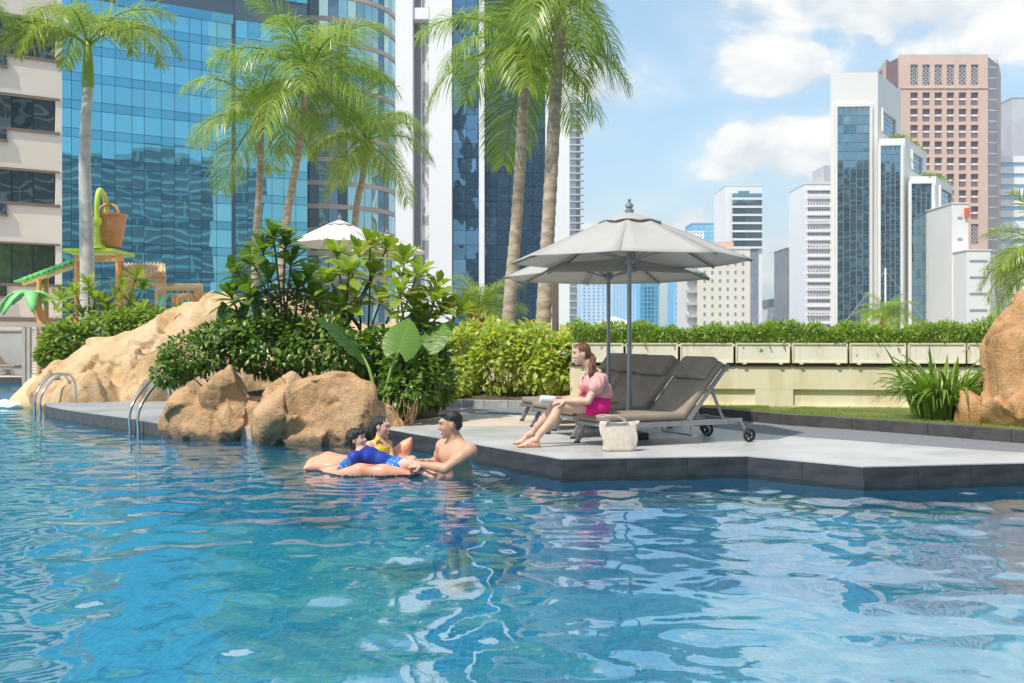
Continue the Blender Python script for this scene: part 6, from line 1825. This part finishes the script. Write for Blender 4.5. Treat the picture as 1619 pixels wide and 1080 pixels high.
for (h_, k_, a_) in ((hpN, knN, anN), (hpF, knF, anF)):
    S.chain([h_, h_ * .5 + k_ * .5 + A_((0, 0, .004)), k_], [.092, .079, .056], .03)
    cal = k_ * .68 + a_ * .32 + A_((.022, 0, -.01)); S.chain([k_, cal, k_ * .25 + a_ * .75, a_], [.053, .056, .037, .030], .02)
    fl = A_((-.99, -.10, 0)); heel = a_ + A_((.02, 0, -.055)); heel[2] = DECK_Z + .034; toe = heel + fl * .185; toe[2] = DECK_Z + .021; ball = heel + fl * .13; ball[2] = DECK_Z + .028
    S.chain([a_, heel + A_((0, 0, .01))], [.030, .029], .02); S.chain([a_ + fl * .03, ball, toe], [.028, .027, .015], .02); S.cap(heel, ball, .027, .03, .015)
    for q in range(5):
        o_ = nrm(np.cross(fl, (0, 0, 1))) * (.030 - .015 * q); S.cap(ball + o_ * .9, toe + o_ * 1.05 + fl * (.018 - .006 * abs(q - 1)), .010, .0085, .005)
elN, elF = Pw(930, 634, 10.68), Pw(912, 630, 11.14); wrN, wrF = Pw(893, 634, 10.76), Pw(890, 630, 10.98)
for (s_, el_, w_) in ((shN, elN, wrN), (shF, elF, wrF)):
    S.chain([s_, s_ * .5 + el_ * .5, el_], [.050, .043, .036], .02); S.chain([el_, el_ * .6 + w_ * .4, w_], [.037, .035, .024], .02)
hand(S, wrN, (-.97, .05, -.05), (0, .6, -.8), .95, .7, 1); hand(S, wrF, (-.95, -.25, .05), (0, -.5, -.85), .95, .7, -1)
body_obj('body', S, SKIN, e, lambda P, i: H.paint(P, i, 1, 2, 3))
# blouse with ruffled cap sleeves, shorts
S2 = SDF(.006); torso_w(S2)
for (s_, el_) in ((shN, elN), (shF, elF)): S2.cap(s_, s_ * .66 + el_ * .34, .054, .074, .02)
wz = wai[2] - .045
body_obj('blouse', S2, [M['blouse_pink']], e, level=.011, cut=lambda G: np.maximum(wz - G[..., 2], G[..., 2] - (nkb[2] - .012) + .55 * np.abs((G[..., 1] - nkb[1])) * 0 + np.clip(.05 - np.abs((G - nkb) @ side), 0, 1) * 1.2),
         disp=lambda V: .010 * np.sin(V[:, 0] * 95 + V[:, 1] * 70) * np.clip((V[:, 2] - chs[2] + .05) * 8, 0, 1) + .009 * fbm(V * np.array([1, 1, .5]), 16, 2))
S3 = SDF(.006); S3.ell(hip, (.135, .165, .115), None, .04); S3.chain([hip, wai], [.118, .112], .05)
S3.ell(hip + side * .07, (.11, .09, .11), None, .04); S3.ell(hip - side * .07, (.11, .09, .11), None, .04); S3.ell(wai + side * .03, (.09, .12, .08), None, .04)
for (h_, k_) in ((hpN, knN), (hpF, knF)): S3.cap(h_, h_ * .60 + k_ * .40, .095, .092, .03)
legd = nrm(knN - hpN)
body_obj('shorts', S3, [M['shorts_magenta']], e, level=.012, cut=lambda G: np.maximum(G[..., 2] - wz - .012, (G - hpN) @ legd - .155), disp=lambda V: .004 * fbm(V, 16, 2))
# hair: swept back, low ponytail over the shoulder
S4 = SDF(.006); S4.ell(H.p(-.022, 0, .034), np.array((.098, .080, .094)), H.R, .02); S4.ell(H.p(-.06, 0, -.01), np.array((.055, .07, .07)), H.R, .02)
S4.ell(H.p(.07, 0, -.05), (.075, .10, .105), H.R, .02, sub=True)
pt = [H.p(-.095, .0, -.03), H.p(-.115, .03, -.07), H.p(-.085, .095, -.14), H.p(-.05, .12, -.22), H.p(-.03, .115, -.29)]
S4.chain([H.p(-.07, 0, 0)] + pt, [.05, .034, .042, .036, .028, .010], .02); S4.ell(H.p(-.112, .0, -.045), (.045, .045, .04), None, .02)
body_obj('hair', S4, [M['hair_brown']], e, disp=lambda V: .004 * np.sin(V[:, 0] * 210 + V[:, 2] * 60 + 3 * fbm(V, 10, 2)))
for (a_, nm) in ((anN, 'sandal'), (anF, 'sandal')):
    fl = A_((-.99, -.10, 0)); heel = a_ + A_((.02, 0, 0)); heel[2] = DECK_Z + .009
    S5 = SDF(.005); S5.chain([heel + fl * -.01, heel + fl * .12, heel + fl * .195], [.030, .036, .032], .02)
    sd_ = nrm(np.cross(fl, (0, 0, 1)))
    V, Q = S5.mesh(cut=lambda G: np.abs(G[..., 2] - DECK_Z - .009) - .008)
    so = obj(nm, np_mesh(nm, V - A_(e.location), Q, M['sandal_tan'], True), e)
    mb = MB()
    for (c, r_, up_) in ((heel + fl * .115, .034, .046), (a_ + A_((0, 0, -.012)), .036, .0)):
        c = c - A_(e.location)
        mb.tube([Vector(c + sd_ * r_ * math.cos(t) + A_((0, 0, 1)) * ((up_ or 0) * max(0, math.sin(t)) + (0.004 if up_ else 0)) + (fl * r_ * math.sin(t) if not up_ else 0)) for t in np.linspace(0, math.pi if up_ else 2 * math.pi, 18)], .0065, 6)
    obj('strap', mb.mesh('strap', M['sandal_tan'], True), so)
TOWEL.location = Vector(Pw(866, 632, 10.90)); TOWEL.rotation_euler = (0, R(4), R(8)); TOWEL.scale = (.92, .92, .92)

# ---------- inflatable raft
rz_ = .055
rf = empty('inflatable_raft', (Pw(605, 742, 10.1)[0], 10.1, 0)); tag(rf, 'coral pink inflatable ray shaped raft with an upright fin carrying the children', 'pool raft')
S = SDF(.014)
def at0(u, d, z): p = Pw(u, 540, d); p[2] = z; return p
S.ell(at0(598, 10.15, -.01), (.58, .40, .075), None, .06)
S.chain([at0(556, 10.25, .04), at0(520, 10.30, .08), at0(495, 10.25, .05), at0(482, 10.15, .03)], [.085, .085, .06, .025], .08)
S.ell(at0(527, 10.3, .07), (.22, .22, .075), (0, R(-6), 0), .07)
S.chain([at0(541, 9.80, .02), at0(570, 9.78, .05), at0(605, 9.80, .04), at0(650, 9.84, .005), at0(690, 9.92, -.01)], [.055, .075, .07, .05, .035], .04)
S.chain([at0(606, 10.62, .02), at0(628, 10.60, .10), at0(641, 10.58, .20), at0(649, 10.57, .29)], [.10, .09, .065, .022], .05)
S.cap(at0(612, 10.58, .02), at0(642, 10.57, .06), .10, .06, .05)
S.chain([at0(660, 10.0, -.01), at0(700, 9.97, .01), at0(720, 9.92, .03), at0(733, 9.88, .02)], [.07, .055, .04, .018], .04)
V, Q = S.mesh(smooth=2)
V = V + vnormals(V, Q) * (.012 * fbm(V, 5, 2))[:, None]
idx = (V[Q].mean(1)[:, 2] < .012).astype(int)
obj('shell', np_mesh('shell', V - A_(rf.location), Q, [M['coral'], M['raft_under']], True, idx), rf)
mb = MB(); pts = [Vector(at0(u, d, z)) - rf.location for u, d, z in ((545, 9.765, .07), (570, 9.755, .115), (605, 9.77, .10), (650, 9.82, .045))]; mb.tube(spline(pts, 8), .007, 6); obj('seam', mb.mesh('seam', M['coral'], True), rf)

# ---------- man standing in the pool
md = 9.88
e = empty('person', tuple(at0(722, md, -1.1))); tag(e, 'bare chested person standing in the pool holding the raft, smiling at the children', 'person')
SKT = [M['skin_tan'], M['eye_dark'], M['lips'], M['teeth']]
fac = nrm((-.78, -.62, 0)); sdm = nrm(np.cross((0, 0, 1), fac))            # to his left (towards the camera)
chs = Pw(722, 722, md); nkb = Pw(723, 703, md); H = Head(Pw(711, 672, md - .02), (-.97, -.20, -.10), (-.08, 0, 1), 1.13)
shN, shF = Pw(722, 711, md) + sdm * .215, Pw(720, 709, md) - sdm * .205
wst = Pw(727, 765, md + .03)
S = SDF(.006)
S.ell(chs, (.13, .205, .16), tuple(Euler((0, 0, math.atan2(fac[1], fac[0])))), .05)
S.chain([chs, wst, wst + A_((0, 0, -.25))], [.14, .125, .14], .06); S.ell(wst, (.115, .155, .2), (0, 0, math.atan2(fac[1], fac[0])), .05)
for b in (1, -1): S.ell(chs + fac * .085 + sdm * .085 * b + A_((0, 0, .02)), (.055, .085, .06), (0, 0, math.atan2(fac[1], fac[0])), .04)
S.cap(shN, shF, .068, .068, .05); S.chain([nkb + A_((.005, 0, -.03)), Pw(719, 694, md), H.p(-.015, 0, -.05)], [.085, .064, .062], .035)
S.cap(nkb, shN * .75 + nkb * .25, .062, .06, .04); S.cap(nkb, shF * .75 + nkb * .25, .062, .06, .04)
H.add(S)
elN, elF = Pw(704, 741, 9.66), Pw(690, 733, 10.15); wrN, wrF = Pw(668, 735, 9.74), Pw(674, 730, 10.02)
for (s_, el_, w_) in ((shN, elN, wrN), (shF, elF, wrF)):
    S.ell(s_, (.075, .075, .078), None, .03); S.chain([s_, s_ * .55 + el_ * .45, el_], [.068, .060, .046], .03); S.chain([el_, el_ * .65 + w_ * .35, w_], [.047, .048, .031], .02)
hand(S, wrN, (-.97, .10, .05), (.05, .75, -.6), 1.12, .9, 1); hand(S, wrF, (-.95, -.2, .05), (.05, -.5, -.8), 1.12, .9, -1)
hpm = wst + A_((0, 0, -.25))
for b in (1, -1):
    kn = hpm + sdm * .10 * b + A_((0, 0, -.42)); S.chain([hpm + sdm * .09 * b, kn, A_((kn[0], kn[1], FLOOR_Z + .06))], [.10, .065, .045], .03)
    S.cap((kn[0], kn[1], FLOOR_Z + .04), A_((kn[0], kn[1], FLOOR_Z + .03)) + fac * .17, .045, .035, .02)
body_obj('body', S, SKT, e, lambda P, i: H.paint(P, i, 1, 2, 3))
S4 = SDF(.006); S4.ell(H.p(-.022, 0, .050), np.array((.098, .078, .080)) * 1.13, H.R, .02); S4.ell(H.p(-.055, 0, .0), np.array((.058, .072, .062)) * 1.13, H.R, .02); S4.ell(H.p(.045, 0, .105), np.array((.05, .05, .028)) * 1.13, H.R, .02)
S4.ell(H.p(.085, 0, -.035), np.array((.085, .11, .105)) * 1.13, H.R, .012, sub=True)
for b in (-1, 1): S4.ell(H.p(-.005, .082 * b, -.035), np.array((.03, .03, .05)) * 1.13, H.R, .01, sub=True)
body_obj('hair', S4, [M['hair_black']], e, disp=lambda V: .0055 * fbm(V * np.array([1, 1, .35]), 85, 2) - .002)
S5 = SDF(.008); S5.ell(hpm + A_((0, 0, .03)), (.125, .165, .13), (0, 0, math.atan2(fac[1], fac[0])), .05)
for b in (1, -1): S5.cap(hpm + sdm * .09 * b, hpm + sdm * .105 * b + A_((0, 0, -.3)), .105, .10, .03)
body_obj('swim_shorts', S5, [M['rash_blue']], e, level=.008)

# ---------- boy in blue rash guard lying back on the raft
e = empty('person', tuple(at0(600, 10.05, .10))); tag(e, 'child in a blue patterned rash guard lying back on the coral raft', 'person')
SKC = [M['skin_child'], M['eye_dark'], M['lips'], M['teeth']]
bd = 10.02
H = Head(Pw(565, 695, bd), (.93, -.34, .14), (-.20, 0, 1), .92)
chs = Pw(580, 723, bd); hip = Pw(622, 737, bd + .02); nkb = Pw(573, 713, bd)
shN, shF = Pw(560, 724, bd - .14), Pw(588, 717, bd + .15)
S = SDF(.0055); H.add(S); S.chain([nkb, H.p(-.01, 0, -.05)], [.048, .046], .02)
def torso_b(S):
    S.chain([chs, chs * .5 + hip * .5 + A_((0, 0, .006)), hip], [.088, .080, .086], .04); S.ell(chs, (.085, .125, .075), (0, R(22), R(-10)), .04); S.cap(shN, shF, .048, .048, .03); S.ell(hip, (.09, .115, .075), None, .04)
    S.cap(nkb, chs, .055, .08, .03); S.cap(shN, nkb, .05, .05, .03); S.cap(shF, nkb, .05, .05, .03)
torso_b(S)
elN, elF = Pw(545, 736, 9.88), Pw(610, 729, 10.24); wrN, wrF = Pw(538, 742, 9.98), Pw(638, 733, 10.12)
def arms_b(S, a=1.0, grow=0.0):
    for (s_, el_, w_) in ((shN, elN, wrN), (shF, elF, wrF)):
        S.chain([s_, el_, el_ + (w_ - el_) * a], [.047 + grow, .038 + grow, .028 + grow], .02)
arms_b(S)
hand(S, wrN, (-.4, .3, -.35), (0, .2, -1), .78, .5, 1); hand(S, wrF, (.98, -.1, .05), (0, -.2, -1), .78, .5, -1)
knN, knF = Pw(649, 733, 9.86), Pw(668, 739, 10.10); anN, anF = Pw(674, 749, 9.76), Pw(704, 746, 9.98)
hN, hF = hip + A_((.02, -.08, 0)), hip + A_((.02, .07, 0))
for (h_, k_, a_, fl) in ((hN, knN, anN, nrm((.85, -.2, -.35))), (hF, knF, anF, nrm((.9, -.15, .45)))):
    S.chain([h_, h_ * .5 + k_ * .5, k_], [.078, .066, .050], .03); S.chain([k_, k_ * .65 + a_ * .35, a_], [.048, .046, .030], .02)
    S.chain([a_, a_ + fl * .07, a_ + fl * .14], [.032, .030, .018], .015)
    sd_ = nrm(np.cross(fl, (0, .4, 1)))
    for q in range(5): S.cap(a_ + fl * .115 + sd_ * (.024 - .012 * q), a_ + fl * .155 + sd_ * (.026 - .013 * q), .009, .007, .005)
body_obj('body', S, SKC, e, lambda P, i: H.paint(P, i, 1, 2, 3))
S2 = SDF(.0065); torso_b(S2); arms_b(S2, .86, .002)
def pb_(P, idx):
    dN = np.minimum(np.linalg.norm(P - (shN + (elN - shN) * np.clip((P - shN) @ (elN - shN) / ((elN - shN) @ (elN - shN)), 0, 1)[:, None]), axis=1), np.linalg.norm(P - (elN + (wrN - elN) * .5), axis=1) - .06)
    dF = np.minimum(np.linalg.norm(P - (shF + (elF - shF) * np.clip((P - shF) @ (elF - shF) / ((elF - shF) @ (elF - shF)), 0, 1)[:, None]), axis=1), np.linalg.norm(P - (elF + (wrF - elF) * .5), axis=1) - .08)
    idx[(dN < .062) | (dF < .062)] = 1
    idx[(P[:, 0] > hip[0] - .02) & (idx == 0)] = 1
    t = (P - shF) @ nrm(elF - shF); idx[(dF < .062) & (t > .13)] = 2
nk_n = nrm(H.p(-.01, 0, -.06) - chs); nk_o = nkb + nk_n * .022
body_obj('rash_guard', S2, [M['rash_blue'], M['rash_floral'], M['rash_light']], e, pb_, level=.009, cut=lambda G: np.where(np.linalg.norm(G - nk_o, axis=-1) < .12, (G - nk_o) @ nk_n, -1.0), disp=lambda V: .004 * fbm(V, 14, 3))
S3 = SDF(.0065); S3.ell(hip, (.10, .13, .085), None, .04)
for (h_, k_) in ((hN, knN), (hF, knF)): S3.cap(h_, h_ * .6 + k_ * .4, .078, .072, .03)
body_obj('swim_shorts', S3, [M['rash_floral']], e, level=.010)
S4 = SDF(.0055); h9 = .92
S4.ell(H.p(-.025, 0, .040), np.array((.105, .086, .092)) * h9, H.R, .02); S4.ell(H.p(-.055, 0, -.035), np.array((.060, .080, .085)) * h9, H.R, .02); S4.ell(H.p(.04, 0, .075), np.array((.062, .062, .038)) * h9, H.R, .02)
for b in (-1, 1): S4.cap(H.p(-.03, .068 * b, .03), H.p(-.035, .066 * b, -.075), .026, .018, .02)
S4.ell(H.p(.095, 0, -.04), np.array((.088, .12, .105)) * h9, H.R, .012, sub=True)
body_obj('hair', S4, [M['hair_black']], e, disp=lambda V: .004 * np.sin(V[:, 0] * 190 + 4 * fbm(V, 12, 2)))

# ---------- girl in yellow behind him
e = empty('person', tuple(at0(602, 10.42, .08))); tag(e, 'child in a yellow flowered swimsuit with tied back hair sitting on the raft', 'person')
gd = 10.42
H = Head(Pw(604, 675, gd), (.92, -.36, -.10), (.12, 0, 1), .93)
nkb = Pw(599, 699, gd); chs = Pw(600, 711, gd); hip = Pw(600, 735, gd)
sdg = nrm((.55, -.75, 0))
shN, shF = Pw(600, 703, gd) + A_((-.10, -.06, 0)), Pw(600, 703, gd) + A_((.085, .06, 0))
S = SDF(.0055); H.add(S); S.chain([nkb, H.p(-.012, 0, -.05)], [.042, .042], .02)
def torso_g(S):
    S.chain([chs, chs * .45 + hip * .55, hip], [.082, .075, .095], .05); S.ell(chs, (.105, .08, .09), (0, 0, R(30)), .04); S.cap(shN, shF, .040, .040, .04); S.cap(nkb + A_((0, 0, -.01)), chs, .05, .07, .03); S.ell(hip, (.13, .12, .085), None, .04)
torso_g(S)
elN, elF = Pw(588, 723, 10.30), Pw(618, 722, 10.42); wrN, wrF = Pw(598, 739, 10.22), Pw(626, 738, 10.34)
for (s_, el_, w_) in ((shN, elN, wrN), (shF, elF, wrF)): S.chain([s_, el_, w_], [.040, .032, .024], .02)
hand(S, wrN, (.7, -.3, -.4), (0, .1, -1), .75, .4, 1); hand(S, wrF, (.8, -.2, -.3), (0, .1, -1), .75, .4, -1)
for yy in (-.07, .06):
    h_ = hip + A_((.03, yy, 0)); k_ = h_ + A_((.30, .04, .03)); S.chain([h_, k_, k_ + A_((.12, .05, -.18))], [.075, .05, .035], .03)
body_obj('body', S, SKC, e, lambda P, i: H.paint(P, i, 1, 2, 3))
S2 = SDF(.006); torso_g(S2)
zt = chs[2] + .055; fw = nrm((.85, -.5, 0)); sv = nrm(np.cross((0, 0, 1), fw))
body_obj('swimsuit', S2, [M['swim_yellow']], e, level=.007, cut=lambda G: np.minimum(G[..., 2] - zt + .02, np.maximum(G[..., 2] - zt - .07, np.abs(np.abs((G - chs) @ sv) - .062) - .013)))
for b in (-1, 1):
    s = SDF(.006); c = chs + sv * .064 * b + A_((0, 0, .075)) + fw * .03
    for q in range(6): s.ell(c + A_((.012 * math.cos(q * 1.1), .012 * math.sin(q * 1.1), -.045 + .018 * q)), (.022, .022, .012), (q, .4 * q, 0), .01)
    V, Q = s.mesh(); obj('ruffle', np_mesh('ruffle', V - A_(e.location), Q, M['swim_yellow'], True), e)
S4 = SDF(.0055); S4.ell(H.p(-.024, 0, .032), np.array((.100, .081, .090)) * .93, H.R, .02); S4.ell(H.p(-.055, 0, -.01), np.array((.056, .070, .07)) * .93, H.R, .02)
S4.chain([H.p(-.08, 0, -.02), H.p(-.105, 0, -.07), H.p(-.095, .01, -.125)], [.045, .036, .022], .02)
S4.ell(H.p(.078, 0, -.045), np.array((.080, .11, .11)) * .93, H.R, .015, sub=True)
body_obj('hair', S4, [M['hair_black']], e, disp=lambda V: .003 * np.sin(V[:, 0] * 200 + V[:, 2] * 80))

# ------------------------------------------------------------------ city haze
hm = bpy.data.materials.new('haze'); hm.use_nodes = True
for n in list(hm.node_tree.nodes): hm.node_tree.nodes.remove(n)
HN = NT(hm.node_tree)
ho = HN.n('ShaderNodeOutputMaterial'); hv_ = HN.n('ShaderNodeVolumePrincipled')
hv_.inputs['Color'].default_value = (0.90, 0.97, 1.0, 1); hv_.inputs['Density'].default_value = 0.0005; hv_.inputs['Anisotropy'].default_value = 0.2
hm.node_tree.links.new(hv_.outputs[0], ho.inputs['Volume'])
mb = MB(); mb.box((0, 250, 51), (4000, 3500, 134)); tag(mb.build('haze', hm), kind='stuff')
bpy.context.view_layer.update()
